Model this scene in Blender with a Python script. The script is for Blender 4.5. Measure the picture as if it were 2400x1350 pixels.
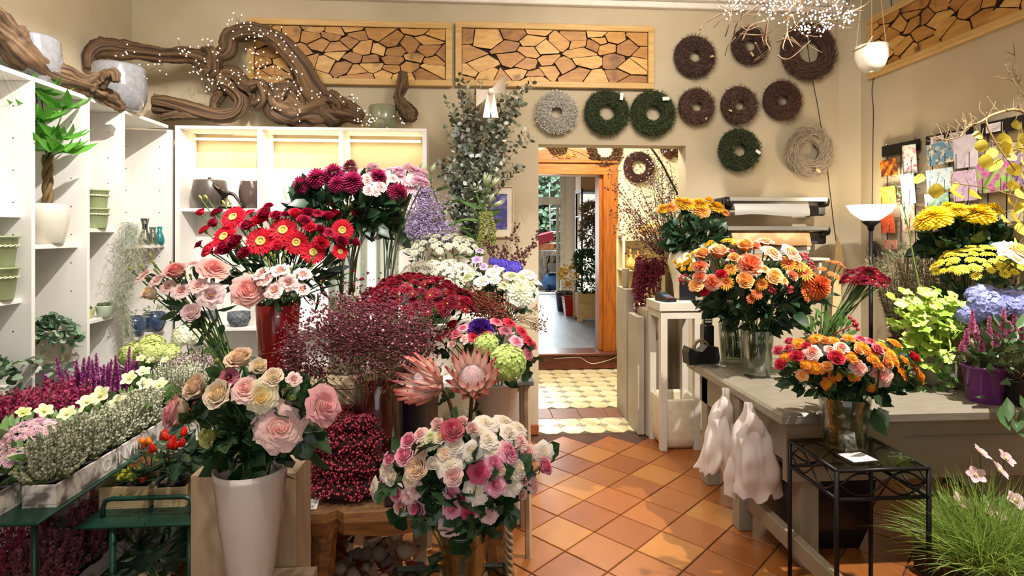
import bpy, math, random
from mathutils import Vector, Matrix, noise as mnoise
for o in list(bpy.data.objects): bpy.data.objects.remove(o)
SC = bpy.context.scene
COL = SC.collection
R = random.Random(11)
PI = math.pi
V = Vector
# ---------------------------------------------------------------- camera
F, CX, HY, CAMZ = 1330.0, 1200.0, 550.0, 1.5
YAW = math.atan(93 / F)
cam = bpy.data.cameras.new('camera')
cam.sensor_width = 36.0
cam.lens = 36.0 * F / 2400.0
cam.shift_y = -(675 - HY) / 2400.0
cam.clip_start = 0.05
camo = bpy.data.objects.new('camera', cam)
camo.location = (0, 0, CAMZ)
camo.rotation_euler = (PI / 2, 0, -YAW)
COL.objects.link(camo)
SC.camera = camo
# ---------------------------------------------------------------- view, world, lights
SC.view_settings.view_transform = 'Standard'
SC.view_settings.look = 'None'
SC.view_settings.exposure = 0.38
SC.view_settings.gamma = 1.0
SC.view_settings.use_curve_mapping = False
SC.cycles.max_bounces = 6
SC.cycles.diffuse_bounces = 3
SC.cycles.glossy_bounces = 3
SC.cycles.transmission_bounces = 5
SC.cycles.transparent_max_bounces = 16
SC.cycles.caustics_reflective = False
SC.cycles.caustics_refractive = False
SC.cycles.sample_clamp_indirect = 6.0
W = bpy.data.worlds.new('world')
SC.world = W
W.use_nodes = True
W.node_tree.nodes['Background'].inputs[0].default_value = (0.82, 0.9, 1.0, 1)
W.node_tree.nodes['Background'].inputs[1].default_value = 0.14
def light(kind, name, loc, target, power, col, size=0.1, size_y=None, angle=None, blend=0.6):
 l = bpy.data.lights.new(name, kind)
 l.energy = power
 l.color = col
 if kind == 'AREA':
  l.size = size
  if size_y:
   l.shape = 'RECTANGLE'
   l.size_y = size_y
 else:
  l.shadow_soft_size = size
 if kind == 'SPOT':
  l.spot_size = math.radians(angle)
  l.spot_blend = blend
 o = bpy.data.objects.new(name, l)
 o.location = loc
 if target is not None:
  o.rotation_euler = (V(target) - V(loc)).to_track_quat('-Z', 'Y').to_euler()
 COL.objects.link(o)
 return o
WARM, NEUT = (1.0, 0.89, 0.76), (1.0, 0.95, 0.89)
# ceiling track spots of the shop (above and in front of the frame) and the shop window behind the camera
light('SPOT', 'ceiling_spot_table', (2.45, 2.05, 3.05), (1.95, 2.9, 0.9), 430, (1.0, 0.94, 0.86), 0.025, angle=88)
light('SPOT', 'ceiling_spot_shelves', (-0.75, 2.2, 3.1), (-2.1, 3.6, 0.95), 215, NEUT, 0.025, angle=78, blend=.4)
light('SPOT', 'ceiling_spot_flowers', (-0.2, 1.9, 3.1), (-0.35, 3.1, 1.05), 135, (1, .97, .93), 0.03, angle=74)
light('SPOT', 'ceiling_spot_floor', (0.15, 1.5, 3.1), (0.75, 2.9, 0.0), 20, (1.0,0.86,0.68), 0.05, angle=64)
light('SPOT', 'ceiling_spot_wreaths', (1.3, 2.2, 3.1), (1.6, 4.2, 2.0), 55, WARM, 0.05, angle=100)
light('SPOT', 'ceiling_spot_front', (-0.5, 0.95, 3.05), (-0.4, 1.75, 0.9), 80, (1, .9, .78), 0.05, angle=72)
light('SPOT', 'ceiling_wash_wall', (0.6, 2.3, 3.15), (0.7, 4.24, 2.3), 80, (1, .91, .79), 0.25, angle=140, blend=1)
light('SPOT', 'ceiling_wash_corner', (-1.3, 2.4, 3.15), (-2.1, 4.0, 2.6), 62, (1, .91, .80), 0.2, angle=130, blend=1)
light('AREA', 'ceiling_lamp', (0.1, 1.3, 3.1), (0.1, 2.0, 0.0), 20, WARM, 1.6, 1.0)
light('AREA', 'shop_window_daylight', (-0.2, -1.3, 1.7), (-0.2, 3, 1.2), 22, (1.0, 0.95, 0.9), 3.0, 2.0)
light('AREA', 'hall_lamp', (1.2, 5.2, 2.9), (1.2, 5.3, 0), 75, (1.0, 0.91, 0.74), 0.5, 0.5)
light('AREA', 'far_room_daylight', (1.1, 12.2, 1.5), (1.1, 8, 0.4), 110, (0.80, 0.93, 1.0), 1.2, 1.9)
light('AREA', 'yard_daylight', (1.6, 14.0, 5.2), (1.6, 14.6, 0), 700, (0.9, 0.95, 1.0), 4.0, 2.5)
# ---------------------------------------------------------------- projection helpers: a point of the photo at a known distance / height
SY, CY = math.sin(YAW), math.cos(YAW)
def P(u, v, y):
 a = (u - CX) / F
 s = y / (CY - SY * a)
 return V(((SY + CY * a) * s, y, CAMZ + (HY - v) / F * s))
def PZ(u, v, z):
 s = (CAMZ - z) * F / (v - HY)
 a = (u - CX) / F
 return V(((SY + CY * a) * s, (CY - SY * a) * s, z))
def pxm(n, y):
 return n * y / F
def PXw(u, v, x):
 a = (u - CX) / F
 s = x / (SY + CY * a)
 return V((x, (CY - SY * a) * s, CAMZ + (HY - v) / F * s))
# ---------------------------------------------------------------- colours and materials
def lin(c):
 return c / 12.92 if c <= 0.04045 else ((c + 0.055) / 1.055) ** 2.4
def hx(h):
 h = h.lstrip('#')
 return (lin(int(h[0:2], 16) / 255), lin(int(h[2:4], 16) / 255), lin(int(h[4:6], 16) / 255), 1)
MATS = {}
class NT:
 def __init__(s, name):
  s.m = bpy.data.materials.new(name)
  s.m.use_nodes = True
  s.t = s.m.node_tree
  s.b = s.t.nodes['Principled BSDF']
  s.out = s.t.nodes['Material Output']
 def n(s, typ, **kw):
  nd = s.t.nodes.new(typ)
  for k, v in kw.items():
   if isinstance(k, str) and hasattr(nd, k):
    setattr(nd, k, v)
  return nd
 def l(s, a, b):
  s.t.links.new(a, b)
 def mixc(s, fac, a, b):
  m = s.n('ShaderNodeMix', data_type='RGBA')
  for sock, val in ((m.inputs[0], fac), (m.inputs[6], a), (m.inputs[7], b)):
   if hasattr(val, 'is_output') or isinstance(val, bpy.types.NodeSocket):
    s.l(val, sock)
   elif isinstance(val, (int, float)):
    sock.default_value = val
   else:
    sock.default_value = val
  return m.outputs[2]
 def ramp(s, fac, lo, hi):
  m = s.n('ShaderNodeMapRange')
  s.l(fac, m.inputs[0])
  m.inputs[1].default_value = lo
  m.inputs[2].default_value = hi
  return m.outputs[0]
 def noise(s, scale, detail=3, vec=None, stretch=None):
  tc = s.n('ShaderNodeTexCoord')
  src = tc.outputs['Object'] if vec is None else vec
  if stretch:
   mp = s.n('ShaderNodeMapping')
   mp.inputs['Scale'].default_value = stretch
   s.l(src, mp.inputs[0])
   src = mp.outputs[0]
  nz = s.n('ShaderNodeTexNoise')
  nz.inputs['Scale'].default_value = scale
  nz.inputs['Detail'].default_value = detail
  s.l(src, nz.inputs['Vector'])
  return nz.outputs['Fac']
 def bump(s, fac, strength, dist=0.01):
  b = s.n('ShaderNodeBump')
  b.inputs['Strength'].default_value = strength
  b.inputs['Distance'].default_value = dist
  s.l(fac, b.inputs['Height'])
  s.l(b.outputs[0], s.b.inputs['Normal'])
def mat(name, col, rough=0.55, metal=0.0, col2=None, scale=8, stretch=None, bump=0, detail=3, lo=0.35, hi=0.65, spec=0.5, coat=0):
 """a plain surface of one colour, or of two mottled by noise"""
 if name in MATS:
  return MATS[name]
 t = NT(name)
 t.b.inputs['Roughness'].default_value = rough
 t.b.inputs['Metallic'].default_value = metal
 t.b.inputs['Specular IOR Level'].default_value = spec
 t.b.inputs['Coat Weight'].default_value = coat
 a = hx(col)
 if col2:
  f = t.noise(scale, detail, stretch=stretch)
  t.l(t.mixc(t.ramp(f, lo, hi), a, hx(col2)), t.b.inputs['Base Color'])
  if bump:
   t.bump(f, bump)
 else:
  t.b.inputs['Base Color'].default_value = a
 MATS[name] = t.m
 return t.m
def leafmat(name, c1, c2, rough=0.45, trans=0.25):
 """leaves or tiny flowers of one mesh: every loose piece takes its own tone between two colours"""
 if name in MATS:
  return MATS[name]
 t = NT(name)
 g = t.n('ShaderNodeNewGeometry')
 c = t.mixc(g.outputs['Random Per Island'], hx(c1), hx(c2))
 t.l(c, t.b.inputs['Base Color'])
 t.b.inputs['Roughness'].default_value = rough
 tr = t.n('ShaderNodeBsdfTranslucent')
 t.l(c, tr.inputs[0])
 mx = t.n('ShaderNodeMixShader')
 mx.inputs[0].default_value = trans
 t.l(t.b.outputs[0], mx.inputs[1])
 t.l(tr.outputs[0], mx.inputs[2])
 t.l(mx.outputs[0], t.out.inputs[0])
 MATS[name] = t.m
 return t.m
def petal(name, base, tip, inner=None, edge=None, rough=0.55, trans=0.3):
 """petals: UV.y runs from the petal's foot to its lip, UV.x from the heart of the bloom outwards"""
 if name in MATS:
  return MATS[name]
 t = NT(name)
 uv = t.n('ShaderNodeUVMap')
 sp = t.n('ShaderNodeSeparateXYZ')
 t.l(uv.outputs[0], sp.inputs[0])
 c = t.mixc(t.ramp(sp.outputs[1], 0.15, 0.85), hx(base), hx(tip))
 if edge:
  c = t.mixc(t.ramp(sp.outputs[1], 0.72, 1.0), c, hx(edge))
 if inner:
  c = t.mixc(t.ramp(sp.outputs[0], 0.75, 0.1), c, hx(inner))
 f = t.noise(9, 2)
 c2 = t.n('ShaderNodeHueSaturation')
 mr = t.n('ShaderNodeMapRange')
 t.l(f, mr.inputs[0])
 mr.inputs[3].default_value = 0.88
 mr.inputs[4].default_value = 1.1
 t.l(mr.outputs[0], c2.inputs['Value'])
 t.l(c, c2.inputs['Color'])
 c = c2.outputs[0]
 t.l(c, t.b.inputs['Base Color'])
 t.b.inputs['Roughness'].default_value = rough
 t.b.inputs['Specular IOR Level'].default_value = 0.25
 tr = t.n('ShaderNodeBsdfTranslucent')
 t.l(c, tr.inputs[0])
 mx = t.n('ShaderNodeMixShader')
 mx.inputs[0].default_value = trans
 t.l(t.b.outputs[0], mx.inputs[1])
 t.l(tr.outputs[0], mx.inputs[2])
 t.l(mx.outputs[0], t.out.inputs[0])
 MATS[name] = t.m
 return t.m
def glass(name, col='#f4f7f4', gloss=0.12):
 """thin clear glass: lets light through, mirrors at grazing angles"""
 if name in MATS:
  return MATS[name]
 t = NT(name)
 tb = t.n('ShaderNodeBsdfTransparent')
 tb.inputs[0].default_value = hx(col)
 gl = t.n('ShaderNodeBsdfGlossy')
 gl.inputs['Roughness'].default_value = 0.03
 lw = t.n('ShaderNodeLayerWeight')
 lw.inputs[0].default_value = 0.35
 ma = t.n('ShaderNodeMath', operation='MULTIPLY_ADD')
 t.l(lw.outputs['Fresnel'], ma.inputs[0])
 ma.inputs[1].default_value = 0.38
 ma.inputs[2].default_value = gloss * 0.4
 mx = t.n('ShaderNodeMixShader')
 t.l(ma.outputs[0], mx.inputs[0])
 t.l(tb.outputs[0], mx.inputs[1])
 t.l(gl.outputs[0], mx.inputs[2])
 t.l(mx.outputs[0], t.out.inputs[0])
 MATS[name] = t.m
 return t.m
def emit(name, col, strength, sample=True):
 if name in MATS:
  return MATS[name]
 t = NT(name)
 t.b.inputs['Base Color'].default_value = (0.8, 0.8, 0.8, 1)
 t.b.inputs['Emission Color'].default_value = hx(col)
 t.b.inputs['Emission Strength'].default_value = strength
 if not sample:
  t.m.cycles.emission_sampling = 'NONE'
 MATS[name] = t.m
 return t.m
# ---------------------------------------------------------------- mesh builder
class MB:
 def __init__(s):
  s.v, s.f, s.mi, s.uv = [], [], [], []
 def face(s, pts, m=0, uv=None):
  b = len(s.v)
  s.v += [tuple(p) for p in pts]
  s.uv += uv if uv else [(0.5, 0.5)] * len(pts)
  s.f.append(tuple(range(b, b + len(pts))))
  s.mi.append(m)
 def grid(s, fn, nu, nv, m=0, uvx=0.5, close=False):
  b = len(s.v)
  for j in range(nv + 1):
   for i in range(nu + (0 if close else 1)):
    q = fn(i / nu, j / nv)
    s.v.append(tuple(q))
    s.uv.append((uvx, j / nv))
  w = nu if close else nu + 1
  for j in range(nv):
   for i in range(nu):
    i2 = (i + 1) % w if close else i + 1
    s.f.append((b + j * w + i, b + j * w + i2, b + (j + 1) * w + i2, b + (j + 1) * w + i))
    s.mi.append(m)
 def box(s, x0, x1, y0, y1, z0, z1, m=0, M=None, bev=0):
  b = len(s.v)
  if bev:
   e = min(bev, (x1 - x0) / 2.5, (y1 - y0) / 2.5, (z1 - z0) / 2.5)
   pts = []
   for zz, i in ((z0, e), (z0 + e, 0), (z1 - e, 0), (z1, e)):
    pts += [(x0 + i + (0 if i else 0), y0 + i, zz), (x1 - i, y0 + i, zz), (x1 - i, y1 - i, zz), (x0 + i, y1 - i, zz)]
   fs = [(3, 2, 1, 0), (12, 13, 14, 15)]
   for k in range(3):
    for i in range(4):
     fs.append((k * 4 + i, k * 4 + (i + 1) % 4, k * 4 + 4 + (i + 1) % 4, k * 4 + 4 + i))
  else:
   pts = [(x0, y0, z0), (x1, y0, z0), (x1, y1, z0), (x0, y1, z0), (x0, y0, z1), (x1, y0, z1), (x1, y1, z1), (x0, y1, z1)]
   fs = [(3, 2, 1, 0), (4, 5, 6, 7), (0, 1, 5, 4), (1, 2, 6, 5), (2, 3, 7, 6), (3, 0, 4, 7)]
  if M is not None:
   pts = [tuple(M @ V(p)) for p in pts]
  s.v += pts
  s.uv += [(0.5, 0.5)] * len(pts)
  for f in fs:
   s.f.append(tuple(b + i for i in f))
   s.mi.append(m)
  return s
 def tube(s, path, rad, n=6, m=0, cap=True, rough=None):
  path = [V(p) for p in path]
  L = len(path)
  if not isinstance(rad, (list, tuple)):
   rad = [rad] * L
  t = (path[1] - path[0]).normalized()
  nn = t.orthogonal().normalized()
  b = len(s.v)
  for k in range(L):
   if 0 < k < L - 1:
    t2 = (path[k + 1] - path[k - 1]).normalized()
   elif k == 0:
    t2 = (path[1] - path[0]).normalized()
   else:
    t2 = (path[k] - path[k - 1]).normalized()
   nn = (nn - t2 * nn.dot(t2))
   nn = nn.normalized() if nn.length > 1e-6 else t2.orthogonal().normalized()
   bn = t2.cross(nn)
   for i in range(n):
    a = 2 * PI * i / n
    r = rad[k] * (rough(a, k / (L - 1)) if rough else 1)
    s.v.append(tuple(path[k] + (nn * math.cos(a) + bn * math.sin(a)) * r))
    s.uv.append((i / n, k / (L - 1)))
  for k in range(L - 1):
   for i in range(n):
    j = (i + 1) % n
    s.f.append((b + k * n + i, b + k * n + j, b + (k + 1) * n + j, b + (k + 1) * n + i))
    s.mi.append(m)
  if cap:
   s.f.append(tuple(b + i for i in range(n - 1, -1, -1)))
   s.f.append(tuple(b + (L - 1) * n + i for i in range(n)))
   s.mi += [m, m]
  return s
 def lathe(s, prof, n=24, m=0, c=(0, 0, 0), wob=None):
  b = len(s.v)
  for k, (r, z) in enumerate(prof):
   for i in range(n):
    a = 2 * PI * i / n
    rr = r * (wob(a, z) if wob else 1)
    s.v.append((c[0] + rr * math.cos(a), c[1] + rr * math.sin(a), c[2] + z))
    s.uv.append((i / n, k / (len(prof) - 1)))
  for k in range(len(prof) - 1):
   for i in range(n):
    j = (i + 1) % n
    s.f.append((b + k * n + i, b + k * n + j, b + (k + 1) * n + j, b + (k + 1) * n + i))
    s.mi.append(m)
  return s
 def blob(s, c, r, m=0, sq=(1, 1, 1), seg=6, rings=4, rnd=0):
  b = len(s.v)
  for j in range(rings + 1):
   th = PI * j / rings
   for i in range(seg):
    a = 2 * PI * i / seg
    k = 1 + (R.random() - .5) * rnd
    s.v.append((c[0] + r * sq[0] * k * math.sin(th) * math.cos(a), c[1] + r * sq[1] * k * math.sin(th) * math.sin(a), c[2] + r * sq[2] * k * math.cos(th)))
    s.uv.append((0.5, j / rings))
  for j in range(rings):
   for i in range(seg):
    i2 = (i + 1) % seg
    s.f.append((b + j * seg + i, b + (j + 1) * seg + i, b + (j + 1) * seg + i2, b + j * seg + i2))
    s.mi.append(m)
  return s
 def octa(s, c, r, m=0):
  b = len(s.v)
  x, y, z = c
  s.v += [(x + r, y, z), (x - r, y, z), (x, y + r, z), (x, y - r, z), (x, y, z + r), (x, y, z - r)]
  s.uv += [(.5, .5)] * 6
  for f in ((0, 2, 4), (2, 1, 4), (1, 3, 4), (3, 0, 4), (2, 0, 5), (1, 2, 5), (3, 1, 5), (0, 3, 5)):
   s.f.append(tuple(b + i for i in f))
   s.mi.append(m)
 def leaf(s, p, d, up, L, w, m=0, fold=0.25, droop=0.2, shape='ovate', seg=3):
  """a leaf blade from p along d, folded along its midrib"""
  d = V(d).normalized()
  sd = d.cross(V(up))
  sd = sd.normalized() if sd.length > 1e-5 else d.orthogonal().normalized()
  nn = sd.cross(d)
  b = len(s.v)
  prof = {'ovate': (0.0, 0.95, 0.85, 0.0), 'round': (0.35, 1.0, 0.95, 0.25), 'lance': (0.15, 0.8, 0.65, 0.0), 'strap': (0.7, 1.0, .9, .2)}[shape]
  for k in range(4):
   t = k / 3
   c = V(p) + d * (L * t) - nn * (droop * L * t * t)
   ww = prof[k] * w * 0.5
   for sgn in (-1, 0, 1):
    s.v.append(tuple(c + sd * (ww * sgn) + nn * (fold * ww * abs(sgn))))
    s.uv.append((0.5 + sgn * .5, t))
  for k in range(3):
   for i in range(2):
    s.f.append((b + k * 3 + i, b + k * 3 + i + 1, b + k * 3 + 4 + i, b + k * 3 + 3 + i))
    s.mi.append(m)
 def strip(s, pts, w, up=(0, 0, 1), m=0):
  """a grass blade / ribbon tapering along pts"""
  b = len(s.v)
  n = len(pts)
  for k, p in enumerate(pts):
   t = (V(pts[min(k + 1, n - 1)]) - V(pts[max(k - 1, 0)])).normalized()
   sd = t.cross(V(up))
   sd = sd.normalized() if sd.length > 1e-5 else t.orthogonal().normalized()
   ww = w * (1 - (k / (n - 1)) ** 2 * 0.95) * 0.5
   s.v += [tuple(V(p) - sd * ww), tuple(V(p) + sd * ww)]
   s.uv += [(0, k / (n - 1)), (1, k / (n - 1))]
  for k in range(n - 1):
   s.f.append((b + 2 * k, b + 2 * k + 1, b + 2 * k + 3, b + 2 * k + 2))
   s.mi.append(m)
 def mesh(s, name, mats, smooth=False):
  me = bpy.data.meshes.new(name)
  me.from_pydata(s.v, [], s.f)
  for m in (mats if isinstance(mats, (list, tuple)) else [mats]):
   me.materials.append(m)
  me.polygons.foreach_set('material_index', s.mi)
  if smooth:
   me.polygons.foreach_set('use_smooth', [True] * len(s.f))
  ul = me.uv_layers.new(name='UVMap')
  li = [0] * len(me.loops)
  me.loops.foreach_get('vertex_index', li)
  flat = []
  for i in li:
   flat += s.uv[i]
  ul.data.foreach_set('uv', flat)
  me.update()
  return me
 def build(s, name, mats, parent=None, smooth=False, loc=None, **tags):
  return inst(name, s.mesh(name, mats, smooth), parent, loc, **tags)
def inst(name, me, parent=None, loc=None, M=None, mat0=None, **tags):
 o = bpy.data.objects.new(name, me)
 COL.objects.link(o)
 if parent is not None:
  o.parent = parent
 if M is not None:
  o.matrix_local = M
 elif loc is not None:
  o.location = loc
 if mat0 is not None:
  o.material_slots[0].link = 'OBJECT'
  o.material_slots[0].material = mat0
 tag(o, **tags)
 return o
def tag(o, label=None, cat=None, group=None, kind=None):
 if label: o['label'] = label
 if cat: o['category'] = cat
 if group: o['group'] = group
 if kind: o['kind'] = kind
 return o
def thing(name, label, cat, loc=(0, 0, 0), rz=0, group=None):
 o = bpy.data.objects.new(name, None)
 o.empty_display_size = 0.05
 COL.objects.link(o)
 o.location = loc
 o.rotation_euler = (0, 0, rz)
 return tag(o, label, cat, group)
def box(name, x0, x1, y0, y1, z0, z1, m, parent=None, bev=0.003, **tags):
 return MB().box(min(x0, x1), max(x0, x1), min(y0, y1), max(y0, y1), min(z0, z1), max(z0, z1), bev=bev).build(name, m, parent, **tags)
def frame_to(d, roll=0.0):
 """rotation taking +Z to d"""
 return (V(d).to_track_quat('Z', 'Y').to_matrix().to_4x4() @ Matrix.Rotation(roll, 4, 'Z'))
def place(pos, d, size, roll=0.0):
 return Matrix.Translation(pos) @ frame_to(d, roll) @ Matrix.Scale(size, 4)
def bez(p0, p1, p2, p3, n):
 out = []
 for i in range(n + 1):
  t = i / n
  out.append(p0 * (1 - t) ** 3 + p1 * 3 * t * (1 - t) ** 2 + p2 * 3 * t * t * (1 - t) + p3 * t ** 3)
 return out
def spline(pts, n=6):
 pts = [V(p) for p in pts]
 out = []
 for i in range(len(pts) - 1):
  a, b, c, d = pts[max(i - 1, 0)], pts[i], pts[i + 1], pts[min(i + 2, len(pts) - 1)]
  for k in range(n):
   t = k / n
   out.append(0.5 * ((2 * b) + (c - a) * t + (2 * a - 5 * b + 4 * c - d) * t * t + (3 * b - a - 3 * c + d) * t ** 3))
 out.append(pts[-1])
 return out
def rv(s=1.0):
 return V((R.uniform(-s, s), R.uniform(-s, s), R.uniform(-s, s)))
def rdir():
 while True:
  q = rv()
  if 0.05 < q.length < 1:
   return q.normalized()
def text(name, body, m, loc, rot, size, parent=None, shear=0.0, align='LEFT', ext=0.0004):
 c = bpy.data.curves.new(name, 'FONT')
 c.body = body
 c.size = size
 c.shear = shear
 c.align_x = align
 c.extrude = ext
 c.resolution_u = 2
 c.materials.append(m)
 tmp = bpy.data.objects.new('tmp', c)
 COL.objects.link(tmp)
 me = bpy.data.meshes.new_from_object(tmp.evaluated_get(bpy.context.evaluated_depsgraph_get()))
 bpy.data.objects.remove(tmp)
 o = bpy.data.objects.new(name, me)
 COL.objects.link(o)
 if parent is not None:
  o.parent = parent
 o.location = loc
 o.rotation_euler = rot
 o['kind'] = 'stuff'
 return o
# ================================================================ the setting
D, XL, X1, XR, Y2 = 4.24, -2.43, 2.85, 2.955, 4.13
ZC = 3.34
M_wall = mat('plaster_warm_grey', '#bcae94', 0.85, col2='#b4a588', scale=2.5, bump=0.03)
M_hallwall = mat('plaster_cream', '#e2d8ba', 0.85, col2='#dacfae', scale=3)
M_white = mat('white_paint', '#e9e2d8', 0.5, col2='#e0d8cc', scale=6)
M_ceil = mat('ceiling_white', '#e8e0d4', 0.8)
M_grout = mat('floor_grout', '#4a2c1c', 0.9)
M_dark = mat('black_plastic', '#141416', 0.35)
M_gray = mat('grey_paint', '#a79c8c', 0.5, col2='#9d9282', scale=5)
M_pale = mat('pale_grey_paint', '#c9c0b2', 0.5, col2='#bfb5a6', scale=5)
def struct(o):
 o['kind'] = 'structure'
 return o
dl, dr, dt = 0.496, 1.629, 2.18
m = MB()
m.box(XL - .15, dl, D, D + .16, 0, ZC)
m.box(dr, X1, D, D + .16, 0, ZC)
m.box(dl, dr, D, D + .16, dt, ZC)
struct(m.build('wall_back', M_wall))
struct(MB().box(XL - .15, XL, -1.6, D, 0, ZC).build('wall_left', M_wall))
m = MB()
m.box(XR, XR + .15, -1.6, Y2, 0, ZC)
struct(m.build('wall_right', M_wall))
m = MB()
m.face([(X1, D, 0), (XR, Y2, 0), (XR, Y2, ZC), (X1, D, ZC)])
m.face([(X1, D + .1, 0), (XR + .1, Y2, 0), (XR + .1, Y2, ZC), (X1, D + .1, ZC)])
struct(m.build('wall_corner', M_wall))
struct(MB().box(XL - .15, XR + .15, -1.6, D + .16, ZC, ZC + .1).build('ceiling', M_ceil))
# cornice: stepped moulding where the back wall meets the ceiling
m = MB()
m.box(XL, X1, D - .05, D, 3.215, 3.26, bev=.006)
m.box(XL, X1, D - .09, D, 3.262, 3.30, bev=.006)
m.box(XL, X1, D - .13, D, 3.302, ZC, bev=.006)
struct(m.build('trim_1', M_white))
struct(box('baseboard_back', .40, dl, D - .015, D, 0, .075, mat('terracotta_skirting', '#a5582c', .5, col2='#8f4a24', scale=9)))
# terracotta floor, laid diagonally, every near tile a piece of its own
floor = struct(MB().box(XL - .15, XR + .15, -1.6, D + .0, -.06, -.006).build('floor', M_grout))
tcols = []
for i, (a, b) in enumerate((('#985c2b', '#8c5226'), ('#915427', '#864c22'), ('#a66e33', '#9a622c'), ('#8b4e23', '#80461f'), ('#9c632d', '#905828'))):
 t = NT('terracotta_%d' % i)
 f = t.noise(5, 4)
 f2 = t.noise(60, 2)
 c = t.mixc(t.ramp(f, .3, .7), hx(a), hx(b))
 c = t.mixc(t.ramp(f2, .62, .8), c, hx('#8a4a22'))
 t.l(c, t.b.inputs['Base Color'])
 t.b.inputs['Roughness'].default_value = 0.3
 t.bump(f, .06)
 tcols.append(t.m)
ts, phi = .2400, .814 - YAW
ax = V((math.cos(phi), math.sin(phi), 0)); bx = V((math.sin(phi), -math.cos(phi), 0))
oc = V((-.0655 * 1.5, 2.013 * 1.5, 0))
org = V((oc.x * CY + oc.y * SY, oc.y * CY - oc.x * SY, 0))
tile_me = [MB().box(.003, ts - .003, .003, ts - .003, -.012, 0, bev=.0025).mesh('tile', tcols[i]) for i in range(5)]
trot = Matrix(((ax.x, bx.x, 0, 0), (ax.y, bx.y, 0, 0), (0, 0, 1, 0), (0, 0, 0, 1)))
cells = []
for i in range(-16, 22):
 for j in range(-18, 20):
  c = org + ax * ((i + .5) * ts) + bx * ((j + .5) * ts)
  if XL + .12 < c.x < XR - .1 and -.2 < c.y < D - .10:
   vis = (-.5 < c.x < 2.6 and c.y > 1.2)
   cells.append((0 if vis else 1, i, j, c))
far = MB()
nt = 0
for vis, i, j, c in sorted(cells, key=lambda q: q[0]):
 p = org + ax * (i * ts) + bx * (j * ts)
 Mx = Matrix.Translation(p + V((0, 0, R.uniform(-.001, .001)))) @ trot
 if vis == 0 and nt < 290:
  k = R.choice((0, 0, 1, 1, 2, 3, 4))
  inst('tile', tile_me[k], floor, M=Mx)
  nt += 1
 else:
  far.box(.003, ts - .003, .003, ts - .003, -.012, 0, m=R.randrange(5), M=Mx)
far.build('tile_field', tcols, floor, kind='stuff')
# hall: cream octagon tiles with little inset squares, a reddish band across
hall = struct(MB().box(-.4, 2.7, D, 6.5, -.06, -.004).build('floor_2', mat('dark_joint', '#4b4436', .9)))
M_oct = [mat('cream_tile_a', '#dcd0ae', .35, col2='#cdbc92', scale=6), mat('cream_tile_b', '#d6c8a2', .35, col2='#c5b285', scale=7), mat('cream_tile_c', '#e2d7b8', .35, col2='#d2c399', scale=5)]
M_dia = mat('inset_tile', '#c3b692', .4, col2='#6f6857', scale=60, lo=.5, hi=.56)
M_band = mat('brown_band_tile', '#7c4f37', .45, col2='#6d4430', scale=12)
pt = .172
def oct_mesh(mm):
 h, k = pt / 2 - .0015, pt / 2 - .048
 pts = [(h, -k), (h, k), (k, h), (-k, h), (-h, k), (-h, -k), (-k, -h), (k, -h)]
 mb = MB()
 mb.face([(x, y, 0) for x, y in pts])
 for i in range(8):
  (xa, ya), (xb, yb) = pts[i], pts[(i + 1) % 8]
  mb.face([(xa * 1.01, ya * 1.01, -.01), (xb * 1.01, yb * 1.01, -.01), (xb, yb, 0), (xa, ya, 0)])
 return mb.mesh('octagon_tile', mm)
octs = [oct_mesh(mm) for mm in M_oct]
dk = .040
mb = MB()
mb.face([(dk, 0, -.001), (0, dk, -.001), (-dk, 0, -.001), (0, -dk, -.001)])
M_line = mat('inset_line', '#56524a', .6)
for i in range(4):
 a = i * PI / 2
 mb.face([(math.cos(a) * .028, math.sin(a) * .028, 0), (math.cos(a + .45) * .011, math.sin(a + .45) * .011, 0), (0.002 * math.cos(a), 0.002 * math.sin(a), 0), (math.cos(a - .45) * .011, math.sin(a - .45) * .011, 0)], 1)
dia = mb.mesh('inset_tile', [M_dia, M_line])
for (ya, rows) in ((4.245, 2), (4.86, 9)):
 for j in range(rows):
  for i in range(9):
   x, y = .34 + pt * (i + .5), ya + pt * (j + .5)
   if x > 1.75: continue
   inst('octagon_tile', R.choice(octs), hall, loc=(x, y, 0))
   inst('inset_tile', dia, hall, loc=(x + pt / 2, y + pt / 2, 0))
bm_ = MB().box(.002, .228, .002, .248, -.012, 0.001, bev=.002).mesh('band_tile', M_band)
for i in range(8):
 inst('band_tile', bm_, hall, loc=(.2 + i * .23, 4.598, 0))
# hall walls, ceiling, step
hd = 6.34
m = MB()
m.box(-.4, .62, hd, hd + .15, 0, 3.2)
m.box(1.56, 2.75, hd, hd + .15, 0, 3.2)
m.box(.62, 1.56, hd, hd + .15, 2.17, 3.2)
struct(m.build('wall_hall_back', M_hallwall))
struct(MB().box(2.6, 2.75, D + .16, hd, 0, 3.2).build('wall_hall_right', M_hallwall))
struct(MB().box(-.5, -.4, D + .16, hd, 0, 3.2).build('wall_hall_left', M_hallwall))
struct(MB().box(-.5, 2.75, D + .16, hd + .15, 3.2, 3.3).build('ceiling_hall', M_ceil))
M_step = mat('red_brown_wood', '#6a2f1a', .35, col2='#4c2012', scale=7, stretch=(1, 8, 8))
st = struct(MB().box(.5, 1.80, hd - .10, hd + .16, 0, .155, bev=.01).build('trim_2', M_step))
MB().box(.5, 1.80, hd - .14, hd + .16, .157, .19, bev=.008).build('tread', M_step, st)
cab = MB()
cab.tube(spline([(.9, hd - .11, .13), (1.1, hd - .115, .14), (1.2, hd - .115, .135), (1.32, hd - .12, .07), (1.5, hd - .115, .1), (1.62, hd - .11, .145)], 5), .004, 5)
tag(cab.build('cable', mat('pale_cable', '#d8cbb4', .5), None, True), 'thin pale cable sagging along the red brown doorway step', 'cable')
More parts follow.
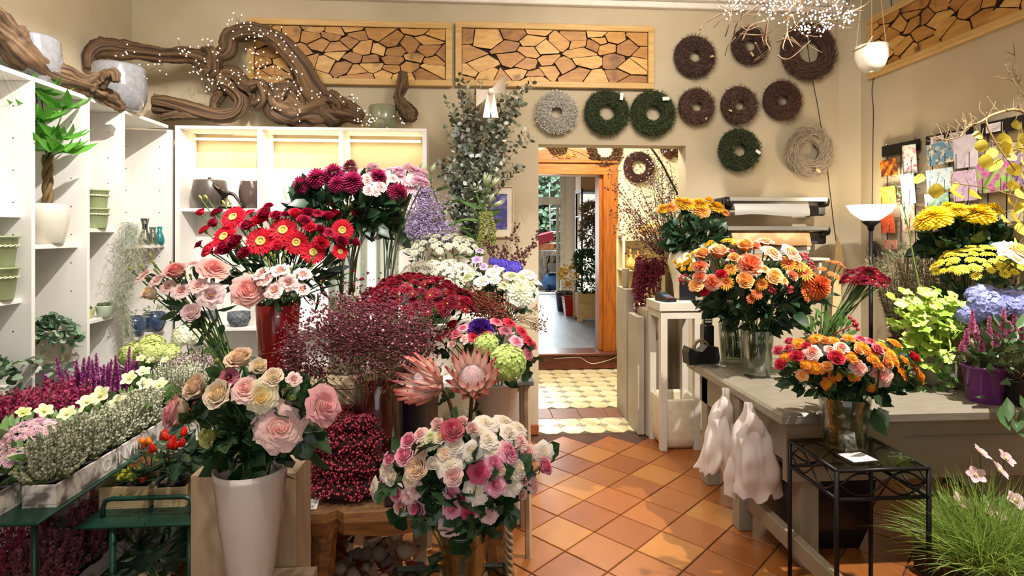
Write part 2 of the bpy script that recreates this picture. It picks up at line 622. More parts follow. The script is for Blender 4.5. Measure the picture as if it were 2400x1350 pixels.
# carved timber door frame
M_oak = mat('honey_oak', '#a8611c', .4, col2='#8a4a12', scale=5, stretch=(9, 9, 1), bump=.05)
M_oakh = mat('honey_oak_lintel', '#b06a20', .4, col2='#935015', scale=5, stretch=(1, 9, 9), bump=.05)
df = thing('door_frame', 'honey oak door frame with carved arched crest at the end of the hall', 'door frame', (1.1, hd, 0))
df['kind'] = 'structure'
O = V((1.1, hd, 0))
def rel(b, x0, x1, y0, y1, z0, z1, **k):
 return b.box(x0 - O.x, x1 - O.x, y0 - O.y, y1 - O.y, z0, z1, **k)
rel(MB(), 1.47, 1.632, hd - .06, hd + .0, .0, 2.36, bev=.008).build('jamb_post', M_oak, df)
rel(MB(), 1.43, 1.49, hd, hd + .2, .19, 2.17, bev=.006).build('jamb_lining', M_oak, df)
rel(MB(), .50, 1.62, hd - .065, hd, 2.17, 2.30, bev=.008).build('lintel', M_oakh, df)
rel(MB(), .50, 1.62, hd - .09, hd, 2.30, 2.33, bev=.006).build('lintel_ledge', M_oakh, df)
mb = MB()
N = 24
top = []
for i in range(N + 1):
 t = i / N
 x = .60 + t * .86
 q = min(t, 1 - t)
 z = 2.33 + .16 * max(0, math.sin(PI * t)) ** .55 * (1 if q > .12 else q / .12 * .8 + .0)
 top.append((x, z))
for i in range(N):
 (xa, za), (xb, zb) = top[i], top[i + 1]
 for yy in (hd - .05, hd):
  mb.face([(xa - O.x, yy - O.y, 2.33), (xb - O.x, yy - O.y, 2.33), (xb - O.x, yy - O.y, zb), (xa - O.x, yy - O.y, za)])
 mb.face([(xa - O.x, -.05, za), (xb - O.x, -.05, zb), (xb - O.x, 0, zb), (xa - O.x, 0, za)])
crest = mb.build('crest', M_oakh, df)
mb = MB()
for sx in (-1, 1):
 for k in range(5):
  a0 = .25 + k * .42
  mb.tube([(1.03 - O.x + sx * (.012 + .01 * k), -.055, 2.35), (1.03 - O.x + sx * (.03 + .05 * math.sin(a0)), -.06, 2.37 + .03 * math.cos(a0) + .02), (1.03 - O.x + sx * (.05 + .085 * math.sin(a0)), -.055, 2.36 + .085 * abs(math.cos(a0)))], [.006, .009, .004], 5)
 mb.tube(spline([(1.03 - O.x + sx * .02, -.055, 2.46), (1.03 - O.x + sx * .15, -.055, 2.43), (1.03 - O.x + sx * .3, -.055, 2.36), (1.03 - O.x + sx * .38, -.055, 2.345)], 4), .006, 5)
mb.build('carving', mat('pale_oak_carving', '#c08a45', .45), crest, True)
# back room seen through the frame: grey boards, pale walls, door to the yard
fy = 12.4
struct(MB().box(-.5, 2.75, hd + .15, fy, .10, .19).build('floor_3', mat('worn_grey_floor', '#77777e', .45, col2='#65646a', scale=2.2, stretch=(3, 1, 1))))
struct(MB().box(2.28, 2.45, hd + .15, fy, .1, 3.1).build('wall_right_room', mat('pale_beige_wall', '#cdbba6', .8)))
struct(MB().box(-.6, -.5, hd + .15, fy, .1, 3.1).build('wall_left_room', mat('pale_beige_wall', '#cdbba6', .8)))
struct(MB().box(-.6, 2.45, hd + .15, fy + .2, 3.1, 3.2).build('ceiling_room', M_ceil))
m = MB()
m.box(-.6, .45, fy, fy + .2, .1, 3.1)
m.box(2.02, 2.45, fy, fy + .2, .1, 3.1)
m.box(.45, 2.02, fy, fy + .2, 2.95, 3.1)
struct(m.build('wall_far', mat('pale_beige_wall', '#cdbba6', .8)))
M_frame = mat('weathered_door_frame', '#b7ab98', .5, col2='#a39682', scale=9)
m = MB()
for x in (.45, 1.94): m.box(x, x + .08, fy - .05, fy + .08, .19, 2.95, bev=.01)
m.box(.53, 1.94, fy - .05, fy + .08, 2.87, 2.95, bev=.01)
m.box(.53, 1.94, fy - .06, fy + .09, 2.16, 2.33, bev=.01)
d1 = struct(m.build('door_1', M_frame))
MB().box(.53, 1.94, fy, fy + .015, 2.33, 2.87).build('transom_pane', glass('window_glass', '#eef4f4', .2), d1)
m = MB()
m.box(.53, .6, fy + .1, fy + .14, .19, 2.16); m.box(1.86, 1.93, fy + .1, fy + .14, .19, 2.16)
m.build('door_stile', M_frame, d1)
MB().box(.45, 2.02, fy - .05, fy + .25, .19, .215, bev=.005).build('threshold', M_frame, d1)
# yard
struct(MB().box(-3, 6, fy + .2, 17, .0, .18).build('ground_yard', mat('yard_paving', '#8e8b88', .8, col2='#7a7774', scale=3)))
ivy = MB()
for i in range(2600):
 p = V((R.uniform(-.4, 3.2), 15.5 + R.uniform(-.15, .12), R.uniform(.2, 4.3)))
 ivy.leaf(p, (R.uniform(-.5, .5), -.5, -.8 + R.random() * .7), (R.uniform(-.4, .4), -1, .2), .14, .13, shape='round')
yw = struct(MB().box(-3, 6, 15.75, 15.9, .1, 5).build('wall_yard', mat('yard_wall_brick', '#5d5a4e', .9, col2='#4a4a3e', scale=6)))
tag(ivy.build('ivy', leafmat('ivy_leaf', '#2f5130', '#7f9c78', .4), None), 'dense green ivy covering the sunlit wall of the yard', 'ivy', kind='stuff')
# ================================================================ white shelving along the left wall and in the corner
XS, ZT, YB = -2.05, 2.24, 3.99
th = .022
M_sh = mat('white_shelf_board', '#f2eee7', .45, col2='#eeeae2', scale=3, stretch=(8, 8, 1))
M_shh = mat('white_shelf_board_flat', '#f2eee7', .45, col2='#eeeae2', scale=3, stretch=(1, 8, 8))
ys = (2.28, 2.806, 3.188, 3.497, 4.045)
lsh = thing('shelving_unit', 'white open shelving with tall bays standing along the side wall', 'shelving', (XL, 2.2, 0))
LO = V((XL, 2.2, 0))
def lb(name, x0, x1, y0, y1, z0, z1, m=M_sh, par=lsh, O=LO):
 return MB().box(x0 - O.x, x1 - O.x, y0 - O.y, y1 - O.y, z0 - O.z, z1 - O.z, bev=.002).build(name, m, par)
lb('back_panel', XL + .002, XL + .012, ys[0], D - .01, .0, ZT)
lb('top_board', XL + .012, XS, ys[0], YB - .002, ZT - th, ZT, M_shh)
for y in ys:
 sd = lb('side_panel', XL + .012, XS, y - th / 2, y + th / 2, 0, ZT - th)
 pin = MB()
 for k in range(11):
  for xx in (.08, .30):
   pin.box(xx - .003, xx + .003, y - th / 2 - LO.y - .0008, y - th / 2 - LO.y + .001, .6 + k * .15 - .003, .6 + k * .15 + .003)
 pin.build('pin_hole', mat('pin_hole', '#5b5148', .8), sd, kind='stuff')
def shelf_z(u, v, y): return P(u, v, y).z
LS = {}
def lshelf(key, bay, z):
 LS[key] = z
 s = lb('shelf', XL + .012, XS - .045, ys[bay] + th / 2, ys[bay + 1] - th / 2, z - th, z, M_shh)
 return s
zA1, zA2 = PXw(40, 488, XS - .045).z, PXw(56, 689, XS - .045).z
lshelf('A1', 0, 1.60); lshelf('A2', 0, 1.203); lshelf('A3', 0, .80)
lshelf('B1', 1, 1.452); lshelf('B2', 1, .855); lshelf('B0', 1, .4)
lshelf('C1', 2, 1.535); lshelf('C2', 2, 1.03); lshelf('C0', 2, .5)
lshelf('D1', 3, 1.435); lshelf('D2', 3, .86); lshelf('D0', 3, .4)
# corner unit on the back wall
bsh = thing('shelving_unit', 'white open shelving against the back wall with warm strip light under its top', 'shelving', (-2.0, YB, 0))
BO = V((-2.0, YB, 0))
bx0, bx1 = P(410, 300, YB).x, P(1000, 300, YB).x
def bb(name, x0, x1, y0, y1, z0, z1, m=M_sh):
 return lb(name, x0, x1, y0, y1, z0, z1, m, bsh, BO)
bb('back_panel', bx0, bx1, D - .012, D - .003, 0, ZT - .26)
bb('top_board', bx0, bx1, YB, D - .05, ZT - th, ZT, M_shh)
pxs = [bx0, P(603, 300, YB).x, P(794, 300, YB).x, bx1 - .03]
for x in pxs:
 bb('side_panel', x, x + .03, YB, D - .012, 0, ZT - th)
bshz = (P(500, 488, YB).z, P(500, 770, YB).z)
for i in range(3):
 for z in (bshz[0], bshz[1], .45):
  bb('shelf', pxs[i] + .03, pxs[i + 1], YB + .02, D - .012, z - th, z, M_shh)
box_l = MB().box(bx0 + .05 - BO.x, bx1 - .06 - BO.x, .165, .18, ZT - .07, ZT - .055).build('light_strip', emit('led_warm', '#ffdfa6', 6), bsh)
light('AREA', 'shelf_strip_light', ((bx0 + bx1) / 2, D - .085, ZT - .075), ((bx0 + bx1) / 2, D - .04, .9), 3.2, (1, .80, .50), bx1 - bx0 - .1, .03)
# ================================================================ work table
TZ, TX, TY0, TY1 = .72, 1.34, 2.375, 3.47
wt = thing('work_table', 'long grey painted work table with deep apron standing on the terracotta floor', 'table', (TX, TY0, 0))
WO = V((TX, TY0, 0))
M_tab = mat('table_grey_beige', '#8f8472', .5, col2='#857a67', scale=5)
def tb(name, x0, x1, y0, y1, z0, z1, m=M_tab, bev=.004):
 return MB().box(x0 - WO.x, x1 - WO.x, y0 - WO.y, y1 - WO.y, z0, z1, bev=bev).build(name, m, wt)
M_top = mat('grey_table_top', '#8f8778', .35, col2='#847b6b', scale=5, stretch=(2, 12, 12), bump=.04)
tb('table_top', TX, 2.92, TY0, TY1, TZ - .055, TZ, M_top, .012)
tb('apron', TX + .06, 2.90, TY0 + .07, TY0 + .10, TZ - .33, TZ - .057)
tb('apron', TX + .06, TX + .09, TY0 + .10, TY1 - .06, TZ - .24, TZ - .057)
tb('drawer_line', TX + .62, 2.60, TY0 + .064, TY0 + .072, TZ - .145, TZ - .135, mat('shadow_gap_paint', '#8a7e6e', .6))
tb('leg', 1.475, 1.56, 2.46, 2.54, 0, TZ - .057)
tb('leg', 1.345, 1.415, 2.78, 2.85, 0, TZ - .057)
tb('leg', 2.72, 2.81, 2.46, 2.54, 0, TZ - .057)
tb('leg', 1.40, 1.48, 3.30, 3.38, 0, TZ - .057)
mb = MB()
a, b = V((1.40, 2.78, .22)), V((1.51, 2.2, .14))
tb('stretcher', 1.385, 1.425, 1.9, 2.78, .11, .19)
# ================================================================ pedestal with the card terminal, panels, square pot
pdx0, pdx1, pdy0, pdy1, pdz = 1.30, 1.585, 3.84, 4.12, 1.03
pdt = thing('pedestal_stand', 'tall pale grey open pedestal holding the card terminal beside the doorway', 'pedestal', (pdx0, pdy0, 0))
PO = V((pdx0, pdy0, 0))
def pb(name, x0, x1, y0, y1, z0, z1):
 return MB().box(x0, x1, y0, y1, z0, z1, bev=.003).build(name, M_pale, pdt)
w = pdx1 - pdx0; dp = pdy1 - pdy0
pb('top', -.012, w + .012, -.012, dp + .012, pdz - .06, pdz)
for (x, y) in ((0, 0), (w - .045, 0), (0, dp - .045), (w - .045, dp - .045)):
 pb('leg', x, x + .045, y, y + .045, 0, pdz - .065)
pb('rail', .045, w - .045, 0, .045, pdz - .115, pdz - .065)
pb('rail', 0, .045, .045, dp - .045, pdz - .115, pdz - .065)
pb('rail', w - .045, w, .045, dp - .045, pdz - .115, pdz - .065)
tag(MB().box(1.235, 1.285, 4.17, 4.43, 0, .885, bev=.004).build('panel_board', M_gray), 'grey upright board standing on edge in the doorway', 'panel')
tag(MB().box(1.293, 1.338, 4.14, 4.42, 0, .94, bev=.004).build('panel_board', M_gray), 'second grey upright board, beside the pedestal stand', 'panel')
tag(MB().box(1.36, 1.66, 4.43, 4.78, 0, .88, bev=.005).build('cabinet', mat('brown_grey_cabinet', '#8d7d66', .55)), 'brown grey cabinet behind the pedestal in the doorway', 'cabinet')
tag(MB().box(1.24, 1.30, 4.50, 4.80, 0, 1.06, bev=.004).build('panel_board', M_gray), 'tall grey board behind the others under the amaranth', 'panel')
# square cream pot inside the pedestal: rounded-foot body
sp = P(1583, 1000, 3.95)
mb = MB()
prof = [(.02, 0), (.10, .004), (.122, .03), (.131, .09), (.135, .34), (.134, .355), (.122, .355), (.118, .33), (.11, .05), (.01, .04)]
def sqw(a, z):
 k = max(abs(math.cos(a + PI / 4)), abs(math.sin(a + PI / 4)))
 return min(1 / k, 1.33) * .92
mb.lathe(prof, 32, wob=lambda a, z: min(1 / max(abs(math.cos(a)), abs(math.sin(a))), 1.32))
tag(mb.build('square_pot', mat('cream_ceramic_worn', '#d8cdb6', .45, col2='#c9bb9d', scale=14), None, True, (1.4425, 3.98, 0)), 'cream square ceramic pot with rounded foot standing under the pedestal', 'pot')
# card terminal
ct = thing('card_terminal', 'small black card payment terminal on the pale pedestal', 'card terminal', (1.365, 3.92, pdz), .35)
mb = MB()
for sx in (-.04, .04): pass
mb.face([(-.042, -.06, 0), (.042, -.06, 0), (.042, -.06, .022), (-.042, -.06, .022)])
mb.face([(-.042, -.06, .022), (.042, -.06, .022), (.042, .07, .06), (-.042, .07, .06)])
mb.face([(-.042, .07, 0), (-.042, .07, .06), (.042, .07, .06), (.042, .07, 0)])
for s in (-.042, .042): mb.face([(s, -.06, 0), (s, -.06, .022), (s, .07, .06), (s, .07, 0)])
mb.build('body', M_dark, ct)
kk = [mat('key_blue', '#6d7f97', .4), mat('key_red', '#a7494b', .4)]
for j in range(4):
 for i in range(3):
  y = -.045 + j * .017
  MB().box(-.028 + i * .02, -.012 + i * .02, y, y + .012, .024 + (y + .06) * .292, .028 + (y + .06) * .292).build('key', kk[1] if j == 0 and i < 2 else kk[0], ct)
MB().box(-.03, .03, .028, .06, .0495, .0575).build('screen', mat('terminal_screen', '#3d4c46', .25), ct)
bc = tag(MB().box(0, .115, 0, .01, 0, .145).build('black_card', M_dark, None, False, (1.475, 3.95, pdz)), 'upright black card standing on the pedestal beside the terminal', 'card')
tag(MB().box(0, .1, 0, .07, 0, .003).build('receipt', mat('paper', '#e8e2da', .7), None, False, (1.465, 3.865, pdz)), 'small slip of paper lying on the pedestal by the black card', 'paper')
# cordless phone leaning on the wall side of the table
ph = thing('cordless_phone', 'black cordless phone with white keys standing in its cradle', 'phone', P(1660, 790, 3.42) - V((0, 0, .0)), 0)
ph.location.z = .72
mb = MB(); mb.box(-.026, .026, 0, .024, .22, .40, bev=.008)
mb.box(-.032, .032, -.01, .05, .0, .225, bev=.01)
mb.build('handset', M_dark, ph)
MB().box(-.018, .018, -.003, .001, .335, .37).build('screen', mat('phone_screen', '#7c857a', .3), ph)
km = mat('phone_key', '#dcdad4', .5)
for j in range(5):
 for i in range(3):
  MB().box(-.019 + i * .014, -.009 + i * .014, -.004, .002, .235 + j * .018, .247 + j * .018).build('key', km, ph)
# tape dispenser on the table corner
tp = P(1642, 838, 3.36); tp.z = TZ
td = thing('tape_dispenser', 'heavy black desk tape dispenser at the far corner of the work table', 'tape dispenser', tp, .1)
mb = MB()
prf = [(-.095, 0), (.095, 0), (.105, .035), (.095, .10), (.03, .11), (-.01, .075), (-.06, .085), (-.09, .105), (-.1, .07)]
for yy in (-.04, .04):
 mb.face([(x, yy, z) for x, z in prf])
for i in range(len(prf)):
 (xa, za), (xb, zb) = prf[i], prf[(i + 1) % len(prf)]
 mb.face([(xa, -.04, za), (xb, -.04, zb), (xb, .04, zb), (xa, .04, za)])
mb.build('body', M_dark, td)
mb = MB()
mb.grid(lambda a, t: (.035 * 0 + .052 * math.cos(2 * PI * a), -.012 + .024 * t, .095 + .052 * math.sin(2 * PI * a)), 24, 1, close=True)
mb.grid(lambda a, t: ((.036 + .016 * t) * math.cos(2 * PI * a), -.012, .095 + (.036 + .016 * t) * math.sin(2 * PI * a)), 24, 1, close=True)
mb.build('tape_roll', mat('tape_tan', '#8d7a58', .35), td, True)
# ================================================================ rustic bench, plinths, display stand
M_rust = mat('rustic_oak', '#8a5a2c', .55, col2='#5f3a18', scale=4, stretch=(1.5, 12, 12), bump=.2, detail=5)
M_rustt = mat('rustic_oak_top', '#7d5a38', .6, col2='#5b3e25', scale=4, stretch=(1.5, 14, 10), bump=.2, detail=5)
bnx0, bnx1, bny0, bny1, bnz = P(656, 1190, 1.97).x, P(1205, 1190, 1.97).x, 1.97, 2.34, .55
bn = thing('rustic_bench', 'thick rustic wooden bench with splayed legs and cracked slab seat', 'bench', (bnx0, bny0, 0))
nx = 26
mb = MB()
def bench_pt(i, j):
 x = bnx0 + (bnx1 - bnx0) * i / nx
 return x
rows = []
for i in range(nx + 1):
 t = i / nx
 x = (bnx1 - bnx0) * t
 k = mnoise.noise(V((t * 6, 3.3, 0))) * .008
 k2 = mnoise.noise(V((t * 9, 9.3, 0))) * .012
 ck = .03 if i in (6,) else 0
 rows.append([(x, k + ck, bnz), (x, k - .004 + ck, bnz - .03), (x, k + .004 + ck, bnz - .078 + k2), (x, .36, bnz - .078), (x, .37, bnz)])
for i in range(nx):
 for j in range(5):
  a, b = rows[i], rows[i + 1]
  mb.face([a[j], b[j], b[(j + 1) % 5], a[(j + 1) % 5]], 1 if j == 4 else 0)
mb.face(rows[0][::-1]); mb.face(rows[-1])
mb.build('slab', [M_rust, M_rustt], bn)
for (xa, xb, yy) in ((.14, .10, .05), (.72, .78, .06), (.14, .08, .30), (.70, .80, .30)):
 MB().tube([(xa + .0, yy, bnz - .07), ((xa + xb) / 2, yy - .01, bnz * .5), (xb, yy - .02, 0)], [.042, .045, .04], 8, rough=lambda a, t: 1 + .06 * math.sin(3 * a + 5 * t)).build('leg', M_rust, bn)
M_box = mat('beige_plinth_board', '#b9a183', .6, col2='#a88f70', scale=4, stretch=(6, 6, 1))
bx_f = 1.80
bxa, bxb = P(447, 1110, bx_f).x, P(694, 1110, bx_f).x
tag(MB().box(bxa, bxb, bx_f, 1.96, 0, P(450, 1113, bx_f).z, bev=.004).build('plinth', M_box), 'tall beige wooden plinth standing behind the tall white vase', 'plinth')
M_low = mat('pale_wood_plinth', '#a99478', .6, col2='#8c7760', scale=3, stretch=(1, 9, 9))
lpz = .475
tag(MB().box(P(505, 1300, 1.5).x, P(728, 1280, 1.72).x, 1.42, 1.795, 0, lpz, bev=.004).build('plinth', M_low), 'low pale wooden plinth under the tall white vase', 'plinth')
# slatted display stand behind the bench
dsx0, dsx1, dsy, dsz = P(612, 880, 2.45).x, P(1000, 880, 2.45).x, 2.44, .87
M_slat = mat('beige_slat_wood', '#a8957a', .6, col2='#978268', scale=5, stretch=(8, 8, 1))
ds = thing('display_stand', 'beige slatted wooden display stand behind the bench', 'stand', (dsx0, dsy, 0))
w = dsx1 - dsx0
MB().box(0, w, 0, .35, dsz - .025, dsz, bev=.003).build('top_board', M_slat, ds)
MB().box(0, w, 0, .02, dsz - .09, dsz - .027, bev=.003).build('rail', M_slat, ds)
for i in range(7):
 x = i * (w - .06) / 6
 MB().box(x, x + .06, .022, .042, .02, dsz - .03, bev=.003).build('slat', M_slat, ds)
for x in (0, w - .04):
 MB().box(x, x + .04, .3, .34, 0, dsz - .03, bev=.003).build('leg', M_slat, ds)
# stepped stand carrying the far flowers
s2 = thing('display_stand', 'white stepped display stand under the white flowers by the wall', 'stand', (-.75, 2.9, 0))
for (x0, x1, y0, y1, z) in ((-.1, 1.02, 0, .42, .75), (-.1, 1.02, .42, .86, 1.0)):
 MB().box(x0, x1, y0, y1, z - .03, z, bev=.004).build('top_board', M_white, s2)
 for x in (x0 + .01, x1 - .06):
  MB().box(x, x + .05, y0 + .02, y1 - .02, 0, z - .032, bev=.003).build('side_panel', M_white, s2)
# stool with grey top by the door jamb
sx, sy = P(1215, 880, 2.75).x, 2.75
stl = thing('stool', 'wooden stool with dark grey top standing against the doorway jamb', 'stool', (sx, sy, 0))
MB().box(-.16, .06, -.14, .16, .80, .825, bev=.004).build('seat', mat('slate_grey', '#5c5a5a', .6), stl)
for (x, y) in ((-.13, -.1), (.03, -.1), (-.13, .12), (.03, .12)):
 MB().tube([(x, y, .80), (x * 1.25, y * 1.25, 0)], .017, 6).build('leg', M_box, stl)
# ================================================================ flowers: one mesh per kind, radius 1, looking along +Z
SEP = leafmat('sepal_green', '#5d7a35', '#7f9a4c', .5)
STEM = mat('stem_green', '#4e6a2c', .5, col2='#3e5a25', scale=9)
STEMB = mat('stem_brown', '#6a4a30', .6)
def sm(x): x = max(0., min(1., x)); return x * x * (3 - 2 * x)
def petal_cup(mb, phi, hw, rad, zt, z0=0., curl=0.3, uvx=.5, nu=6, nv=6, belly=.6, wav=0., tip=.25, spiral=.1, seed=0.):
 def fn(s, t):
  s = s * 2 - 1
  w = hw * (0.35 + .65 * math.sin(min(1, t * 1.15) * PI / 2))
  if t > .75: w *= 1 - tip * ((t - .75) / .25) ** 2 * abs(s)
  a = phi + s * w
  r = rad * (math.sin(min(t, 1) * PI / 2) ** belly) * (1 + spiral * s)
  z = z0 + (zt - z0) * (t ** .9) - .10 * (zt - z0) * s * s * t
  k = max(0, (t - .62) / .38)
  r += curl * k * k * (1 + .25 * math.sin(s * 5 + seed)) * (1 - .15 * s * s)
  z -= curl * .75 * k * k * (1 + .2 * s)
  if wav:
   z += wav * math.sin(s * 7 + seed * 3) * t * t
   r += wav * .5 * math.cos(s * 9 + seed) * t * t
  return (r * math.cos(a), r * math.sin(a), z)
 mb.grid(fn, nu, nv, 0, uvx)
def sepals(mb, n=5, L=.55, m=1, z=.0):
 for i in range(n):
  a = 2 * PI * i / n
  mb.leaf((.08 * math.cos(a), .08 * math.sin(a), z - .05), (math.cos(a), math.sin(a), -.15), (0, 0, 1), L, .26, m, droop=.5, shape='lance')
 mb.blob((0, 0, z - .12), .16, m, (1, 1, 1.1), 7, 4)
def rose(seed, openness=1.0, layers=8, name='rose_bloom', wav=.03, height=1.0):
 """a rose: rolled petals in a spiral round a solid heart, the outer ones opening"""
 r = random.Random(seed)
 mb = MB()
 cnt = [2, 3, 3, 4, 5, 5, 6, 6, 6][:layers]
 Rm = .60 + .14 * min(openness, 1)
 for k in range(layers):
  q = k / (layers - 1)
  for i in range(cnt[k]):
   phi = 2 * PI * (i / cnt[k]) + k * 1.9 + r.uniform(-.25, .25)
   rad = .05 + Rm * q ** .95
   zt = height * (1.0 - .10 * q - .16 * q * q * openness) * (1 + r.uniform(-.03, .03))
   curl = (.05 + .05 * q) + .26 * q ** 2.5 * openness
   petal_cup(mb, phi, [2.0, 1.5, 1.4, 1.2, 1.0, 1.0, .85, .85, .85][k], rad, zt, (zt - .42) * (1 - q) * .9, curl, q, 6, 6, .5 if openness > .8 else .36, wav * q, .28, .30 * (1 - .6 * q), r.random() * 6)
 hh = height
 mb.lathe([(.12, .0), (Rm * .62, hh * .35), (Rm * .75, hh * .62), (Rm * .55, hh * .74), (Rm * .25, hh * .84), (.0, hh * .88)], 12, 0)
 sepals(mb)
 return mb.mesh(name, [None, SEP], True)
def bud(seed, name='bud', fat=.42):
 r = random.Random(seed); mb = MB()
 for i in range(5):
  petal_cup(mb, i * 2.5, 1.0, fat * (1 - .06 * i), 1.15 - .03 * i, 0, -.10, .3 + .1 * i, 4, 5, .42, .0, .6, .12)
 sepals(mb, 5, .5)
 return mb.mesh(name, [None, SEP], True)
def lisianthus(seed):
 r = random.Random(seed); mb = MB()
 for k, (n, rad, zt, curl) in enumerate(((3, .22, .62, .02), (4, .45, .72, .16), (5, .62, .70, .36))):
  for i in range(n):
   petal_cup(mb, 2 * PI * i / n + k * .9 + r.uniform(-.2, .2), [1.2, 1.0, .82][k], rad, zt, 0, curl, .2 + .4 * k, 8, 7, .75, .035 + .015 * k, .08, .14, r.random() * 6)
 for i in range(5):
  a = i * 1.256
  mb.tube([(0, 0, .1), (.07 * math.cos(a), .07 * math.sin(a), .42)], .035, 4, 2)
 sepals(mb)
 return mb.mesh('lisianthus_bloom', [None, SEP, mat('stamen_yellow', '#d9b23a', .6)], True)
def strap(mb, phi, r0, r1, z0, z1, w, uvx=.5, cup=.2, arch=0.1, m=0, nv=3):
 c, s = math.cos(phi), math.sin(phi)
 def fn(u, t):
  u = u * 2 - 1
  ww = w * (.45 + .75 * math.sin(PI * min(1, .15 + .80 * t))) * (1 if t < .99 else .55)
  r = r0 + (r1 - r0) * t
  z = z0 + (z1 - z0) * t + arch * math.sin(PI * t) + cup * ww * abs(u)
  return (r * c - u * ww * s, r * s + u * ww * c, z)
 mb.grid(fn, 2, nv, m, uvx)
def gerbera(seed):
 r = random.Random(seed); mb = MB()
 for n, r1, z1, w, u in ((24, 1.0, .10, .115, 1), (24, .95, .2, .11, .8), (20, .66, .24, .075, .6)):
  for i in range(n):
   strap(mb, 2 * PI * (i + r.uniform(-.25, .25)) / n + u, .12, r1 * r.uniform(.93, 1.03), .08, z1 + r.uniform(-.05, .05), w, u, .25, .04)
 for i in range(40):
  a = i * 2.4
  strap(mb, a, .12, .33, .14, .26, .022, .1, m=2)
 mb.blob((0, 0, .15), .17, 3, (1, 1, .6), 12, 5)
 mb.lathe([(.03, -.12), (.22, -.04), (.3, .07)], 10, 1)
 return mb.mesh('gerbera_bloom', [None, SEP, mat('gerbera_ring', '#d8b25a', .6), mat('gerbera_eye', '#c9c06a', .7, col2='#8c8a3c', scale=60)], True)
def pompon(seed, n=190, flat=1.0, under=115, jit=.06):
 """chrysanthemum ball or cushion of many incurved straps"""
 r = random.Random(seed); mb = MB()
 for i in range(n):
  t = (i + .5) / n
  th = math.radians(under) * t ** .55
  ph = i * 2.39996
  rr = 1 + r.uniform(-jit, jit)
  d = V((math.sin(th) * math.cos(ph), math.sin(th) * math.sin(ph), math.cos(th) * flat))
  tan = V((math.cos(th) * math.cos(ph), math.cos(th) * math.sin(ph), -math.sin(th)))
  sd = d.cross(tan).normalized()
  w = .085 + .035 * t
  def fn(u, q, d=d, tan=tan, sd=sd, w=w, rr=rr, t=t):
   u = u * 2 - 1
   ww = w * (.5 + .6 * math.sin(PI * (.1 + .75 * q)))
   out = (.35 + .65 * q) * rr
   p = d * out - tan * (.16 * (1 - q) * (1 - t)) + tan * (.10 * t * q * q) + sd * (ww * u) + d * (.03 * u * u)
   return (p.x, p.y, p.z + .15)
  mb.grid(fn, 2, 3, 0, .1 + .9 * t)
 sepals(mb, 5, .4, 1, -.25)
 return mb.mesh('chrysanthemum_bloom', [None, SEP], True)
def daisy(seed, rows=((18, 1., .05), (18, .9, .2), (14, .68, .32)), eye='#b59a3a', w=.13):
 r = random.Random(seed); mb = MB()
 for k, (n, r1, z1) in enumerate(rows):
  for i in range(n):
   strap(mb, 2 * PI * (i + r.uniform(-.2, .2)) / n + k, .08, r1 * r.uniform(.9, 1.04), .1, z1 + r.uniform(-.04, .04), w * (1 - .18 * k), 1 - .3 * k, .2, .05, nv=2)
 mb.blob((0, 0, .14), .2, 2, (1, 1, .6), 8, 4)
 mb.lathe([(.03, -.15), (.16, -.02), (.2, .08)], 8, 1)
 return mb.mesh('daisy_bloom', [None, SEP, mat('daisy_eye' + eye, eye, .7)], True)
def button(seed, n=46):
 """small dense pompon mum of a pot plant"""
 r = random.Random(seed); mb = MB()
 for i in range(n):
  t = (i + .5) / n
  th = 1.62 * t ** .6; ph = i * 2.39996
  strap(mb, ph, .25 * t, math.sin(th) * (.98 + r.uniform(-.06, .06)), .35 * math.cos(th * .8), .55 * math.cos(th) + .05, .12, t, .2, .08, nv=2)
 mb.lathe([(.05, -.2), (.35, -.05), (.5, .05)], 8, 1)
 return mb.mesh('button_bloom', [None, SEP], True)
def carnation(seed):
 r = random.Random(seed); mb = MB()
 for i in range(38):
  t = i / 38
  th = .15 + 1.25 * t ** .7
  ph = i * 2.4
  d = V((math.sin(th) * math.cos(ph), math.sin(th) * math.sin(ph), math.cos(th)))
  sd = d.cross(V((0, 0, 1))).normalized() if th > .01 else V((1, 0, 0))
  up = sd.cross(d)
  sx = r.random() * 6
  def fn(u, q, d=d, sd=sd, up=up, sx=sx):
   u = u * 2 - 1
   ww = (.08 + .42 * q ** 1.2)
   wv = .09 * math.sin(u * 8 + sx) * q * q
   p = d * (.15 + (.83 - .08 * u * u) * q + .05 * math.sin(u * 11 + sx) * q) + sd * (ww * u) + up * (wv)
   return (p.x, p.y, p.z * .85)
  mb.grid(fn, 6, 3, 0, t)
 mb.lathe([(.05, -.55), (.2, -.4), (.26, 0), (.3, .2)], 8, 1)
 return mb.mesh('carnation_bloom', [None, SEP], True)
